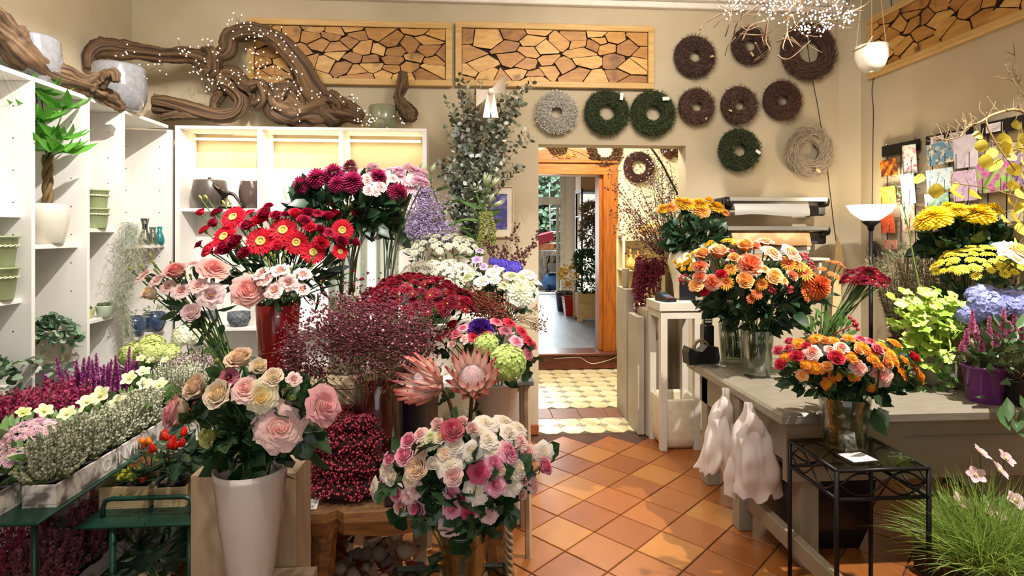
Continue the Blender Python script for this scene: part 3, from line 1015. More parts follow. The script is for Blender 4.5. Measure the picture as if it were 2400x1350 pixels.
def hydrangea(seed, n=150, under=100):
 r = random.Random(seed); mb = MB()
 for i in range(n):
  t = (i + .5) / n
  th = math.radians(under) * math.sqrt(t); ph = i * 2.39996
  d = V((math.sin(th) * math.cos(ph), math.sin(th) * math.sin(ph), math.cos(th) * .85))
  nrm = (d + rv(.25)).normalized()
  a = nrm.orthogonal().normalized(); b = nrm.cross(a)
  c = d * (.9 + r.uniform(-.05, .08))
  rot = r.random() * 6
  for k in range(4):
   e = a * math.cos(rot + k * PI / 2) + b * math.sin(rot + k * PI / 2)
   s = nrm.cross(e)
   L = .155
   z = r.uniform(-.02, .05)
   bb = len(mb.v)
   for q, ww, h in ((0, .015, 0), (.55, .095, .03), (1, .05, .01 + z)):
    for sg in (-1, 1):
     mb.v.append(tuple(c + e * (L * q) + s * (ww * sg) + nrm * h)); mb.uv.append((t, q))
   for q in range(2):
    mb.f.append((bb + 2 * q, bb + 2 * q + 1, bb + 2 * q + 3, bb + 2 * q + 2)); mb.mi.append(0)
 for i in range(7):
  a = i * .9
  mb.tube([(0, 0, -.6), (.2 * math.cos(a), .2 * math.sin(a), .0), (.55 * math.cos(a), .55 * math.sin(a), .45)], .03, 4, 1)
 return mb.mesh('hydrangea_head', [None, SEP], True)
def protea(seed):
 r = random.Random(seed); mb = MB()
 for k, (n, rad, zt, w, cl) in enumerate(((12, .66, 1.95, .15, .22), (12, .76, 1.65, .15, .36), (12, .76, 1.15, .17, .38), (10, .62, .55, .22, .26), (9, .5, .3, .22, .16))):
  for i in range(n):
   phi = 2 * PI * (i + .5 * (k % 2)) / n + r.uniform(-.1, .1)
   L = zt * r.uniform(.93, 1.05)
   def fn(u, t, phi=phi, rad=rad, L=L, w=w, cl=cl, k=k):
    u = u * 2 - 1
    ww = w * (math.sin(PI * min(1, .16 + t * .84)) ** .7) * (1.0 if t < .6 else 1 - .55 * ((t - .6) / .4) ** 1.5)
    rr = rad * math.sin(min(1, t * 1.3) * PI / 2) ** .8 + cl * t * t + .10 * u * u * (-1)
    z = L * t ** 1.1 - .15 + (.08 * u * u)
    return (rr * math.cos(phi) - u * ww * math.sin(phi), rr * math.sin(phi) + u * ww * math.cos(phi), z)
   mb.grid(fn, 4, 6, 0, 1 - k * .2)
 mb.lathe([(.06, -.3), (.3, -.2), (.50, .1), (.58, .4), (.54, .78), (.32, 1.06), (.0, 1.16)], 20, 2)
 for i in range(170):
  t = (i + .5) / 170
  ph = i * 2.39996
  th = 1.5 * math.sqrt(t)
  d = V((math.sin(th) * math.cos(ph), math.sin(th) * math.sin(ph), math.cos(th)))
  p0 = V((.46 * d.x, .46 * d.y, .44 + .56 * d.z))
  p1 = V((.61 * d.x, .61 * d.y, .52 + .62 * d.z))
  p2 = V((.14 * d.x, .14 * d.y, 1.24 + .03 * d.z)) * .5 + p1 * .5
  mb.tube([p0, p1, p2], [.018, .016, .012], 3, 3, cap=False)
 return mb.mesh('protea_head', [None, SEP, mat('protea_heart', '#cfa4a8', .7), mat('protea_style', '#f4ecec', .5)], True)
def star(seed, n=5, w=.34, cup=.3):
 """hellebore: five broad pointed sepals round pale stamens"""
 r = random.Random(seed); mb = MB()
 for i in range(n):
  strap(mb, 2 * PI * i / n, .06, r.uniform(.92, 1.05), .0, .3, w, .8, cup, .02, nv=4)
 for i in range(26):
  a = i * 2.4
  q = .08 + .2 * (i / 26)
  mb.tube([(0, 0, .02), (q * math.cos(a), q * math.sin(a), .26)], [.012, .028], 3, 2)
 mb.tube([(0, 0, .05), (0, 0, -.25)], .05, 5, 1)
 return mb.mesh('hellebore_bloom', [None, SEP, mat('stamen_pale', '#e3dc9c', .6)], True)
def berries(seed, n=16):
 r = random.Random(seed); mb = MB()
 for i in range(n):
  d = V((r.uniform(-1, 1), r.uniform(-1, 1), r.uniform(-.1, 1))).normalized() * r.uniform(.5, 1)
  mb.tube([(0, 0, -.5), d * .5 + V((0, 0, -.1)), d], .025, 4, 1)
  mb.blob(d, .17, 0, (1, 1, 1.25), 7, 5)
  mb.blob(d - V((0, 0, .18)), .08, 1, (1, 1, .5), 5, 3)
 for i in range(4):
  a = i * 1.6 + r.random()
  mb.leaf((0, 0, -.3), (math.cos(a), math.sin(a), .2), (0, 0, 1), .7, .3, 1)
 return mb.mesh('berry_sprig', [None, SEP], True)
FL = {
 'rose_a': rose(1, 1.0), 'rose_b': rose(2, .85), 'rose_c': rose(3, 1.15, wav=.05),
 'cup_a': rose(4, .30, 7, height=1.45), 'cup_b': rose(5, .5, 8, height=1.35),
 'flat_a': rose(6, 1.3, 9, height=.75), 'flat_b': rose(7, 1.15, 9, height=.72, wav=.05),
 'bud': bud(8), 'slim': bud(9, fat=.30),
 'lis_a': lisianthus(10), 'lis_b': lisianthus(11),
 'gerb_a': gerbera(12), 'gerb_b': gerbera(13),
 'mum_a': pompon(14), 'mum_b': pompon(15, 170, .9), 'mumflat': pompon(16, 150, .74, 110, .10), 'mumbig': pompon(36, 150, .66, 112, .14),
 'daisy_a': daisy(17), 'daisy_b': daisy(18, eye='#8f3a22'), 'daisy_f': daisy(19, ((16, 1., .1), (14, .85, .3))),
 'but_a': button(20), 'but_b': button(21, 38),
 'carn_a': carnation(22), 'carn_b': carnation(23),
 'hyd': hydrangea(24), 'hyd_b': hydrangea(25, 95, 85), 'protea': protea(26), 'star': star(27), 'berry': berries(28),
}
# petal colours
PM = {
 'cream': petal('petal_cream', '#f0dfb6', '#f9ebd4', '#f2d6a2', '#f6e4ce'),
 'peachcream': petal('petal_peach_cream', '#e8d6a4', '#f8e2ca', '#f4d2ac', '#f4d6bc'),
 'yellowcream': petal('petal_yellow_cream', '#e9d48a', '#f6ecc8', '#eec75c'),
 'blush': petal('petal_blush', '#eec6b6', '#f7ccc4', '#eea69c', '#f8d8d0'),
 'pinkgreen': petal('petal_pink_green', '#d2cf8c', '#f2c0c0', '#ee9ea6', '#eeb0b4'),
 'salmon': petal('petal_salmon', '#f0aaa0', '#f6b4ac', '#ec8480', '#f9cac2'),
 'lispink': petal('petal_lisianthus_pink', '#eab4b0', '#f8d8d4', '#f0bcb8', '#fae4e0'),
 'lispale': petal('petal_lisianthus_pale', '#e3b5b6', '#f4dcdd', '#eac4c4'),
 'mauvepink': petal('petal_dusky_pink', '#8f3f52', '#c07180', '#8a3a4c'),
 'white': petal('petal_warm_white', '#eadcbc', '#f6ece0', '#eedfc0'),
 'purewhite': petal('petal_white', '#e6e6c8', '#f8f6ee', '#ecebcf'),
 'palegreen': petal('petal_pale_green', '#d3d79a', '#eeeccb', '#c9d28a'),
 'pink': petal('petal_pink', '#e2708e', '#ee98ae', '#dc6084', '#f4bccb'),
 'palepink': petal('petal_pale_pink', '#e9b7b4', '#f3d2cc', '#e0a29c'),
 'roseedge': petal('petal_white_red_edge', '#f0d8cf', '#e9b6b4', '#c9365a', '#b8284c'),
 'hotpink': petal('petal_hot_pink', '#cf3f62', '#dd6480', '#c43458'),
 'gerbred': petal('petal_gerbera_red', '#b00a22', '#d3142e', '#c0102a'),
 'crimson': petal('petal_crimson', '#7e0a28', '#ab1a40', '#8a1030'),
 'magenta': petal('petal_magenta', '#7a0b38', '#a81e56', '#b02a60', '#b94a78'),
 'wine': petal('petal_wine', '#5f0a1c', '#8a1430', '#6e0c22'),
 'winelight': petal('petal_wine_light', '#7c0d22', '#a01a34', '#8a1026'),
 'palemum': petal('petal_pale_pink_mum', '#e9a9c2', '#f6d6e2', '#ecb6cb'),
 'orange': petal('petal_orange', '#d8481c', '#f0924a', '#f2a63c', '#f7c98a'),
 'orangepeach': petal('petal_orange_peach', '#e4602e', '#f6b184', '#f6c78c', '#fadcb8'),
 'coralrose': petal('petal_coral_rose', '#e78c74', '#f3b9a6', '#e47a66', '#f7cfc0'),
 'yelorange': petal('petal_yellow_orange', '#f6be2c', '#f8be3a', '#f6be2a', '#ec7424'),
 'redrose': petal('petal_red_rose', '#c01a2c', '#d62c3c', '#b8162a', '#d9465a'),
 'pinkred': petal('petal_pink_red', '#c42840', '#e0485c', '#c8304a', '#efa0ac'),
 'carnpeach': petal('petal_carnation_peach', '#ec8c66', '#f5b694', '#ee8a60', '#fbe0c8'),
 'carnred': petal('petal_carnation_red', '#c81c34', '#dd3048', '#c41c38'),
 'carnpurple': petal('petal_carnation_purple', '#3f1a6e', '#5c3394', '#4a2480'),
 'yellow': petal('petal_yellow', '#e8b414', '#fcea4a', '#f0c81e'),
 'yellowpale': petal('petal_lemon', '#eed424', '#fbf068', '#f4e044'),
 'gold': petal('petal_gold', '#d8940e', '#f9d44a', '#e8ac18'),
 'apricot': petal('petal_apricot', '#e08a3a', '#f2b46c', '#e8a050'),
 'yelred': petal('petal_yellow_red_heart', '#c8501c', '#f2c44c', '#c84a20'),
 'bronze': petal('petal_bronze', '#c2542a', '#e68a4e', '#d0602e'),
 'blue': petal('petal_blue', '#8d94d0', '#b3b6e6', '#a0a6dc'),
 'violet': petal('petal_violet', '#4a3aae', '#6d62d0', '#5a4ac0'),
 'lilac': petal('petal_lilac', '#bca0cc', '#ddc6e4', '#ceb2d8'),
 'hydgreen': petal('petal_hydrangea_green', '#c4da78', '#e4f0b4', '#c6dc7e'),
 'hydlime': petal('petal_hydrangea_lime', '#c0d068', '#e8efb8', '#d4de8c'),
 'protea': petal('petal_protea', '#f4ead2', '#f0bab0', None, '#e07e78'),
 'hell': petal('petal_hellebore', '#dfe2a4', '#f3f0d0', '#e2e6b0'),
 'hellpink': petal('petal_hellebore_pink', '#d9a8b0', '#eccdd2', '#cfd09a'),
 'berryred': mat('berry_red', '#a8202c', .3), 'berrypink': mat('berry_rose_red', '#c43a48', .3),
 'budgreen': petal('petal_green_bud', '#a8ae4c', '#cdd08a', '#b4ba60'),
 'kal': petal('petal_pink_white', '#e9a9c0', '#f6e0e6', '#eebccc'),
}
def leafmesh(name, L, w, shape, m, n=1, spread=0.0, fold=.25, droop=.3):
 mb = MB()
 if n == 1:
  mb.leaf((0, 0, 0), (0, 0, 1), (0, -1, 0), L, w, 0, fold, droop, shape)
 else:   # pinnate leaf: leaflets along a short stalk
  mb.tube([(0, 0, 0), (0, .01 * L, L)], .0012, 4)
  mb.leaf((0, 0, L * .55), (0, 0, 1), (0, -1, 0), L * .5, w, 0, fold, droop, shape)
  for k in range((n - 1) // 2):
   z = L * (.5 - .28 * k)
   for sx in (-1, 1):
    mb.leaf((0, 0, z), (sx, 0, .7), (0, -1, 0), L * .42, w * .85, 0, fold, droop, shape)
 return mb.mesh(name, m, True)
LM_rose = leafmat('rose_leaf_green', '#1e3a22', '#33522c', .38, .15)
LM_dark = leafmat('dark_leaf_green', '#16301e', '#2b472a', .4, .12)
LM_mid = leafmat('mid_leaf_green', '#41672f', '#6d9346', .45)
LM_lime = leafmat('lime_leaf', '#a4bc4a', '#d6e68c', .45, .35)
LM_gray = leafmat('grey_green_leaf', '#7d8a6c', '#b3b79c', .6)
LF = {'rose': leafmesh('leaf', .085, .042, 'ovate', LM_rose, 3), 'one': leafmesh('leaf', .075, .045, 'ovate', LM_rose), 'mum': leafmesh('leaf', .08, .05, 'ovate', LM_dark, 1),
      'lis': leafmesh('leaf', .06, .024, 'lance', leafmat('lisianthus_leaf', '#2e4a34', '#4a6a48', .5)), 'lily': leafmesh('leaf', .14, .028, 'lance', LM_mid)}
ORD = ['first', 'second', 'third', 'fourth', 'fifth', 'sixth', 'seventh', 'eighth', 'ninth', 'tenth', 'eleventh', 'twelfth', 'thirteenth', 'fourteenth', 'fifteenth']
ROWS = {1: [''], 2: ['upper', 'lower'], 3: ['top', 'middle', 'bottom'], 4: ['top', 'upper', 'lower', 'bottom'], 5: ['top', 'upper', 'middle', 'lower', 'bottom']}
def rowlabels(items, rows, side, where):
 """items: dicts with u, v, desc -> a label by row and order inside the bouquet"""
 it = sorted(items, key=lambda q: q['v'])
 n = len(it)
 out = {}
 for r in range(rows):
  row = sorted(it[r * n // rows:(r + 1) * n // rows], key=lambda q: q['u'])
  for k, q in enumerate(row):
   rn = ROWS[rows][r]
   out[id(q)] = '%s, %s from the %s%s, %s' % (q['desc'], ORD[k], side, (' in %s row' % rn) if rn else '', where)
 return out
def cut_flower(name, cat, label, group, me, m, pos, d, size, base, leaf='rose', nleaf=3, stem=None, srad=.0028, spread=None, extra=None, roll=None):
 base = V(base); pos = V(pos); d = V(d).normalized()
 root = thing(name, label, cat, base, 0, group)
 L = (pos - base).length
 path = bez(base, base + V((0, 0, 1)) * L * .45, pos - d * L * .22, pos - d * size * .1, 8)
 inst('bloom', me, root, M=place(pos - base, d, size, R.random() * 6 if roll is None else roll), mat0=m)
 MB().tube([p - base for p in path], srad, 5).build('stem', stem or STEM, root, True)
 for k in range(nleaf):
  i = 4 + (k * 2 + R.randrange(2)) % 4
  p = path[i]
  t = (path[min(i + 1, 8)] - path[i - 1]).normalized()
  dd = (t * .25 + rdir() * .9 + V((0, -.35, -.1))).normalized()
  inst('leaf', LF[leaf], root, M=Matrix.Translation(p - base) @ frame_to(dd, R.random() * 6) @ Matrix.Scale(R.uniform(.8, 1.25), 4))
 return root
def bouquet(items, base, cu, cv, ru, rv_, yc, depth, group, side, where, rows, leaf='rose', nleaf=3, bs=.03, default=None, up=.35, stem=None, srad=.0028):
 """cut flowers on the near face of a dome. items: (u, v, radius px, kind, petals, desc[, name, cat, facing])"""
 its = []
 for q in items:
  u, v, r, kind, col, desc = q[:6]
  its.append(dict(u=u, v=v, r=r, k=kind, c=col, desc=desc, name=q[6] if len(q) > 6 else 'rose', cat=q[7] if len(q) > 7 else 'rose', f=q[8] if len(q) > 8 else None))
 lab = rowlabels(its, rows, side, where)
 roots = []
 for q in its:
  a, b = (q['u'] - cu) / ru, (q['v'] - cv) / rv_
  w = math.sqrt(max(.02, 1 - a * a - b * b))
  y = yc - depth * w * (1 if q['f'] is None or q['f'] >= 0 else -.6)
  pos = P(q['u'], q['v'], y)
  d = V((a * .9, -w * .9, -b * .75 + up))
  if q['f'] is not None and q['f'] > 0:
   d = d.normalized() * (1 - q['f']) + (V((0, 0, CAMZ)) - pos).normalized() * q['f']
  d = (d.normalized() + rv(.14)).normalized()
  size = pxm(q['r'], y) * (.91 if q['name'] == 'rose' and q['r'] < 30 else 1)
  pos = pos - d * size * .45
  bp = V(base(q['u']) if callable(base) else base) + V((R.uniform(-bs, bs), R.uniform(-bs, bs), R.uniform(0, .015)))
  roots.append(cut_flower(q['name'], q['cat'], lab[id(q)], group, FL[q['k']], PM[q['c']], pos, d, size, bp, leaf, nleaf, stem, srad))
 return roots
def vase(name, label, loc, prof, m, n=28, water=None, cat='vase', wob=None):
 if water:
  t = thing(name, label, cat, loc)
  mb = MB(); mb.lathe(prof, n, wob=wob); mb.build('glass_body', m, t, True)
  wr, wz0, wz1 = water
  mb = MB(); mb.lathe([(.0, wz0), (wr * .93, wz0), (wr, wz1), (0, wz1)], n); mb.build('water', WATER, t, True)
  return t
 mb = MB(); mb.lathe(prof, n, wob=wob)
 return tag(mb.build(name, m, None, True, loc), label, cat)
GL = glass('clear_glass'); WATER = glass('vase_water', '#dfe3d0', .05)
def cylprof(r0, r1, h, t=.004):
 return [(0, .0), (r0 * .9, .0), (r0, .008), ((r0 + r1) / 2, h * .5), (r1, h - .004), (r1 - t * .5, h), (r1 - t, h - .004), ((r0 + r1) / 2 - t, h * .5), (r0 - t, .014), (0, .012)]
# plants of many small pieces -------------------------------------------------
def heather(mb, c, rx, ry, h, n, m_sp=0, m_gr=1, bits=26, lean=.35, w=.0075, bare=.25):
 for i in range(n):
  a = R.random() * 2 * PI; q = math.sqrt(R.random())
  p0 = V(c) + V((rx * q * math.cos(a), ry * q * math.sin(a), 0)) * .75
  hh = h * R.uniform(.65, 1.05) * (1 - .25 * q)
  tip = p0 + V((rx * q * math.cos(a) * lean, ry * q * math.sin(a) * lean, hh)) + rv(.012)
  for k in range(bits):
   t = bare + (1 - bare) * (k + R.random()) / bits
   p = p0.lerp(tip, t)
   d = rdir(); d.z = abs(d.z) * .7 + .2
   d.normalize()
   s = d.orthogonal().normalized()
   L = w * 1.6 * (1.15 - .5 * t)
   e = p + d * L
   mb.face([p, p + d * L * .5 + s * w * .5, e, p + d * L * .5 - s * w * .5], m_sp if t > .3 else m_gr)
  mb.tube([p0, tip], .0012, 3, m_gr, cap=False)
def foliage(n, c, rad, L, w, m, shape='ovate', up=.3, name='foliage', parent=None, shell=.35, loc=None, flat=1.0):
 """a bush of leaves filling an ellipsoid"""
 mb = MB()
 for i in range(n):
  d = rdir()
  q = shell + (1 - shell) * R.random() ** .5
  p = V((c[0] + rad[0] * d.x * q, c[1] + rad[1] * d.y * q, c[2] + rad[2] * d.z * q))
  dd = (d + V((0, 0, up)) + rv(.6)).normalized()
  mb.leaf(p, dd, rdir(), L * R.uniform(.7, 1.2), w * R.uniform(.7, 1.2), shape=shape)
 return mb.build(name, m, parent, True, loc, kind='stuff')
UL = {}
def leaf_fill(roots, n, c, rad, L, w, m, shape='ovate', up=.3, shell=.35):
 """leaves of the cut stems themselves, filling the heart of a bouquet"""
 key = (m.name, shape, round(w / L, 2))
 if key not in UL: UL[key] = leafmesh('leaf', 1.0, w / L, shape, m)
 for i in range(n):
  d = rdir()
  q = shell + (1 - shell) * R.random() ** .5
  p = V(c) + V((rad[0] * d.x * q, rad[1] * d.y * q, rad[2] * d.z * q))
  r = min(R.sample(roots, min(12, len(roots))), key=lambda o: (o.location + o.children[0].location - p).length)
  inst('leaf', UL[key], r, M=Matrix.Translation(p - r.location) @ frame_to(d + V((0, 0, up)) + rv(.6), R.random() * 6) @ Matrix.Scale(L * R.uniform(.7, 1.2), 4))
def dome_blooms(parent, c, rad, n, kinds, mats_, size, up=.4, name='bloom', loc0=(0, 0, 0), front=True, zmin=.0, seed=1, jit=.06):
 """blooms as parts over a dome, spaced by golden angle"""
 r = random.Random(seed)
 k = 0
 for i in range(n * 3):
  t = (i + .5) / (n * 1.6)
  if t > 1 or k >= n: break
  th = math.acos(1 - t * (1 - zmin)); ph = i * 2.39996
  d = V((math.sin(th) * math.cos(ph), math.sin(th) * math.sin(ph), math.cos(th)))
  if front and d.y > .55: continue
  p = V((c[0] + rad[0] * d.x, c[1] + rad[1] * d.y, c[2] + rad[2] * d.z)) * 1 + V((r.uniform(-jit, jit) * rad[0], r.uniform(-jit, jit) * rad[1], r.uniform(-jit, jit) * rad[2]))
  dd = V((d.x / rad[0], d.y / rad[1], d.z / rad[2])).normalized() + V((r.uniform(-.25, .25), r.uniform(-.25, .25), up))
  inst(name, FL[r.choice(kinds)], parent, M=place(p - V(loc0), dd, size * r.uniform(.85, 1.15), r.random() * 6), mat0=PM[r.choice(mats_)])
  k += 1
def potprof(r0, r1, h, rim=.012):
 return [(0, 0), (r0 * .95, 0), (r0, .006), (r1, h - rim), (r1 + .006, h - rim + .002), (r1 + .006, h), (r1 - .004, h), (r1 - .006, h - rim), (r0 - .004, .02), (0, .02)]
SOIL = mat('potting_soil', '#2a1d14', .95)
def pot(parent, r0, r1, h, m, name='pot', soil=True, loc=None):
 mb = MB(); mb.lathe(potprof(r0, r1, h), 24)
 p = mb.build(name, m, parent, True, loc)
 if soil:
  mb = MB(); mb.lathe([(0, h - .02), (r1 - .005, h - .02)], 16); mb.build('soil', SOIL, parent, False, loc)
 return p
# ================================================================ tall white vase with garden roses
vy = 1.62
vb = P(588, 1200, vy); vb.z = lpz
hz = P(588, 1092, vy).z - lpz
vase('tall_white_vase', 'tall glossy white tapered vase holding large cream and pink roses', vb,
     [(0, 0), (.036, 0), (.042, .008), (.051, hz * .12), (.066, hz * .32), (.084, hz * .65), (.095, hz * .95), (.097, hz), (.091, hz), (.086, hz * .9), (.05, hz * .25), (0, .03)], mat('glossy_white_glaze', '#d8cbc2', .10, col2='#ccbdb3', scale=4, coat=.5), 40)
rb = (vb.x, vb.y, vb.z + .12)
B1 = bouquet([
 (563, 847, 33, 'cup_b', 'peachcream', 'cream rose seen in profile', 'rose', 'rose', 0),
 (607, 864, 25, 'cup_a', 'cream', 'small cream rose'), (641, 888, 27, 'cup_b', 'cream', 'cream rose'),
 (464, 909, 31, 'cup_b', 'peachcream', 'peach cream rose'), (518, 927, 36, 'cup_b', 'cream', 'large cream rose'),
 (577, 913, 32, 'rose_b', 'blush', 'pale pink rose'), (613, 928, 34, 'rose_a', 'yellowcream', 'pale yellow rose', 'rose', 'rose', .6),
 (656, 999, 48, 'flat_a', 'blush', 'large open pink rose', 'rose', 'rose', .97),
 (424, 968, 42, 'cup_b', 'pinkgreen', 'pink and green rose'), (756, 950, 44, 'rose_b', 'pinkgreen', 'big pink rose with greenish petals'),
 (535, 884, 24, 'lis_a', 'mauvepink', 'dusky pink lisianthus', 'lisianthus', 'lisianthus'),
 (689, 888, 19, 'lis_b', 'lispink', 'pale pink lisianthus', 'lisianthus', 'lisianthus'),
 (677, 904, 13, 'bud', 'budgreen', 'green bud', 'lisianthus_bud', 'lisianthus'), (685, 933, 15, 'bud', 'budgreen', 'green frilly bud', 'lisianthus_bud', 'lisianthus'),
 (495, 1022, 28, 'cup_a', 'budgreen', 'closed green rose'), (511, 846, 11, 'bud', 'budgreen', 'green bud', 'lisianthus_bud', 'lisianthus'),
 (502, 880, 10, 'bud', 'budgreen', 'green bud', 'lisianthus_bud', 'lisianthus'),
], rb, 590, 975, 225, 165, 1.68, .17, 'cream and pink roses in the tall white vase', 'shelves', 'white-vase bouquet', 5, 'rose', 5, .03, up=.2, srad=.0032)
leaf_fill(B1, 80, (vb.x, vb.y + .07, lpz + hz + .08), (.17, .09, .10), .085, .05, LM_rose)
# ================================================================ lisianthus and coral roses
lz = .0
gz = P(450, 1113, bx_f).z
lvb = V((P(560, 900, 1.88).x, 1.88, gz))
vase('glass_vase', 'clear glass vase hidden behind the cream roses on the tall plinth', lvb, cylprof(.055, .07, .33), GL, 24, (.055, .014, .2))
rvy = 2.55
rvb = V((P(652, 800, rvy).x, rvy, dsz))
rh = P(652, 712, rvy).z - dsz
vase('tall_red_vase', 'tall deep red glossy vase with gerberas and pink lisianthus', rvb, cylprof(.078, .092, rh), mat('red_glaze', '#8e0f14', .18, col2='#a5161a', scale=3, coat=.4), 32)
S_, L_ = 'lisianthus', 'lisianthus'
lefti = [(500, 631, 34, 'rose_b', 'salmon', 'large coral pink rose', 'rose', 'rose', 0), (413, 640, 28, 'cup_b', 'salmon', 'coral pink rose', 'rose', 'rose', 0),
         (493, 691, 32, 'lis_a', 'lispale', 'open pale pink lisianthus', S_, L_, .7), (336, 645, 24, 'lis_b', 'lispink', 'pink lisianthus', S_, L_), (367, 655, 22, 'lis_a', 'lispink', 'pink lisianthus', S_, L_),
         (356, 692, 22, 'cup_a', 'cream', 'cream nodding lisianthus', S_, L_), (451, 736, 24, 'cup_a', 'lispale', 'pale nodding lisianthus', S_, L_), (424, 680, 23, 'lis_b', 'lispink', 'deep pink lisianthus', S_, L_), (453, 617, 17, 'lis_b', 'lispale', 'small pale lisianthus', S_, L_),
         (465, 668, 22, 'lis_b', 'lispink', 'pink lisianthus', S_, L_), (392, 672, 20, 'lis_a', 'lispink', 'pink lisianthus', S_, L_)]
for (u, v) in ((307, 631), (360, 616), (353, 601), (340, 652), (366, 636), (389, 648), (411, 669), (433, 640), (438, 706), (402, 620), (330, 625), (447, 648)):
 lefti.append((u, v, 11, 'slim', 'budgreen', 'green bud', 'lisianthus_bud', L_))
bouquet(lefti, lvb + V((0, 0, .1)), 430, 720, 150, 135, 2.0, .13, 'pink lisianthus by the shelves', 'shelves', 'pink lisianthus bunch', 4, 'lis', 2, .02, up=.5, srad=.0024)
righti = [(582, 680, 34, 'rose_a', 'salmon', 'coral pink rose facing forward', 'rose', 'rose', .85), (611, 640, 22, 'lis_a', 'lispink', 'pink lisianthus', S_, L_), (656, 632, 23, 'lis_b', 'lispink', 'pink lisianthus', S_, L_),
          (676, 662, 22, 'lis_a', 'lispink', 'open pink lisianthus', S_, L_, .6), (642, 680, 23, 'lis_b', 'lispink', 'ruffled pink lisianthus', S_, L_), (711, 641, 21, 'lis_b', 'lispink', 'pink lisianthus', S_, L_), (709, 677, 18, 'lis_a', 'lispink', 'pink lisianthus', S_, L_), (622, 655, 21, 'lis_b', 'lispink', 'pink lisianthus', S_, L_)]
for (u, v) in ((587, 642), (620, 633), (631, 620), (624, 609), (636, 598), (644, 602), (664, 611), (669, 593), (664, 637), (682, 634), (696, 649), (735, 600), (733, 624)):
 righti.append((u, v, 11, 'slim', 'budgreen', 'green bud', 'lisianthus_bud', L_))
bouquet(righti, rvb + V((0, 0, rh * .5)), 650, 705, 110, 120, 2.4, .18, 'pink lisianthus in the red vase', 'shelves', 'red-vase lisianthus', 4, 'lis', 2, .03, up=.5, srad=.0024)
# ================================================================ gerberas with crimson roses and carnations
gi = []
for (u, v, r, k, f) in ((542, 504, 31, 'gerb_a', .45), (519, 550, 33, 'gerb_b', .35), (661, 535, 34, 'gerb_a', .45), (608, 562, 35, 'gerb_b', .6), (693, 567, 30, 'gerb_a', .65), (802, 538, 28, 'gerb_b', .75), (735, 589, 29, 'gerb_a', .5), (788, 470, 20, 'gerb_b', 0), (799, 588, 20, 'gerb_a', .2)):
 gi.append((u, v, r, k, 'gerbred', 'bright red gerbera', 'gerbera', 'gerbera', f))
cr = [(471, 500, 12), (506, 496, 15), (502, 525, 15), (477, 537, 14), (465, 573, 12), (579, 531, 18), (604, 513, 21), (622, 504, 19), (629, 480, 11), (585, 498, 13), (647, 508, 16), (670, 500, 11), (691, 504, 17), (722, 496, 19), (743, 500, 16), (726, 537, 18), (751, 535, 15), (770, 510, 16), (788, 496, 13), (832, 500, 12), (712, 521, 19), (755, 564, 19), (832, 571, 12), (544, 566, 23), (488, 585, 21), (527, 585, 23), (803, 562, 17), (650, 580, 18), (570, 590, 18), (770, 545, 15)]
for i, (u, v, r) in enumerate(cr):
 k = ('cup_b', 'carn_a', 'cup_a', 'carn_b', 'rose_b')[i % 5]
 gi.append((u, v, r + 1, k, 'crimson' if i % 3 else 'carnred', 'crimson carnation' if 'carn' in k else 'crimson spray rose', 'carnation' if 'carn' in k else 'rose', 'carnation' if 'carn' in k else 'rose'))
for (u, v) in ((824, 637), (757, 658), (845, 655)):
 gi.append((u, v, 13, 'slim', 'crimson', 'dark red closed bud', 'rose', 'rose'))
for (u, v) in ((471, 465), (484, 464), (525, 477), (537, 471), (790, 475), (807, 488), (820, 481), (840, 488), (820, 504)):
 gi.append((u, v, 11, 'slim', 'budgreen', 'pale green bud', 'lisianthus_bud', L_))
B2 = bouquet(gi, rvb + V((0, 0, rh * .55)), 655, 600, 205, 145, 2.62, .24, 'red gerberas and crimson roses', 'shelves', 'red gerbera bunch', 5, 'lis', 1, .035, up=.6, srad=.003)
leaf_fill(B2, 150, P(665, 640, 2.58), (.24, .12, .12), .09, .03, LM_dark, 'lance')
# ================================================================ magenta chrysanthemums in tall glass vases
v1 = V((P(815, 600, 2.66).x, 2.66, dsz)); v2 = V((P(908, 600, 2.68).x, 2.68, dsz))
vase('glass_vase', 'wide tall clear glass vase behind the wine red mums', v1, cylprof(.085, .092, P(815, 538, 2.66).z - dsz), GL, 28, (.085, .014, .34))
vase('glass_vase', 'narrow tall clear glass vase holding pale pink mums', v2, cylprof(.052, .055, P(905, 545, 2.68).z - dsz), GL, 24, (.05, .014, .36))
mi = []
for (u, v, r, c) in ((742, 412, 27, 'magenta'), (706, 430, 24, 'magenta'), (781, 400, 25, 'magenta'), (790, 428, 22, 'magenta'), (827, 423, 27, 'magenta'), (887, 412, 22, 'magenta'), (935, 448, 24, 'magenta'), (822, 387, 18, 'mauvepink')):
 mi.append((u, v, r, R.choice(('mum_a', 'mum_b')), c, 'large magenta chrysanthemum' if c == 'magenta' else 'dusty mauve chrysanthemum', 'chrysanthemum', 'chrysanthemum'))
for (u, v, r) in ((861, 421, 16), (890, 437, 17), (864, 446, 14), (920, 418, 14), (880, 450, 13)):
 mi.append((u, v, r, 'rose_b', 'lispink', 'pale pink spray rose', 'rose', 'rose', .4))
B3 = bouquet(mi, v1 + V((0, 0, .35)), 815, 480, 150, 110, 2.7, .18, 'magenta chrysanthemums in tall glass', 'shelves', 'magenta mum bunch', 3, 'mum', 4, .04, up=.5, srad=.004)
leaf_fill(B3, 190, P(810, 490, 2.66), (.24, .10, .11), .095, .055, LM_dark)
pi_ = []
for (u, v) in ((850, 394), (870, 390), (893, 396), (915, 391), (935, 398), (958, 390), (975, 398), (992, 404), (980, 420), (958, 425), (940, 412), (995, 425), (965, 440)):
 pi_.append((u, v, 17, R.choice(('daisy_a', 'mumflat')), 'palemum', 'pale pink mum', 'chrysanthemum', 'chrysanthemum'))
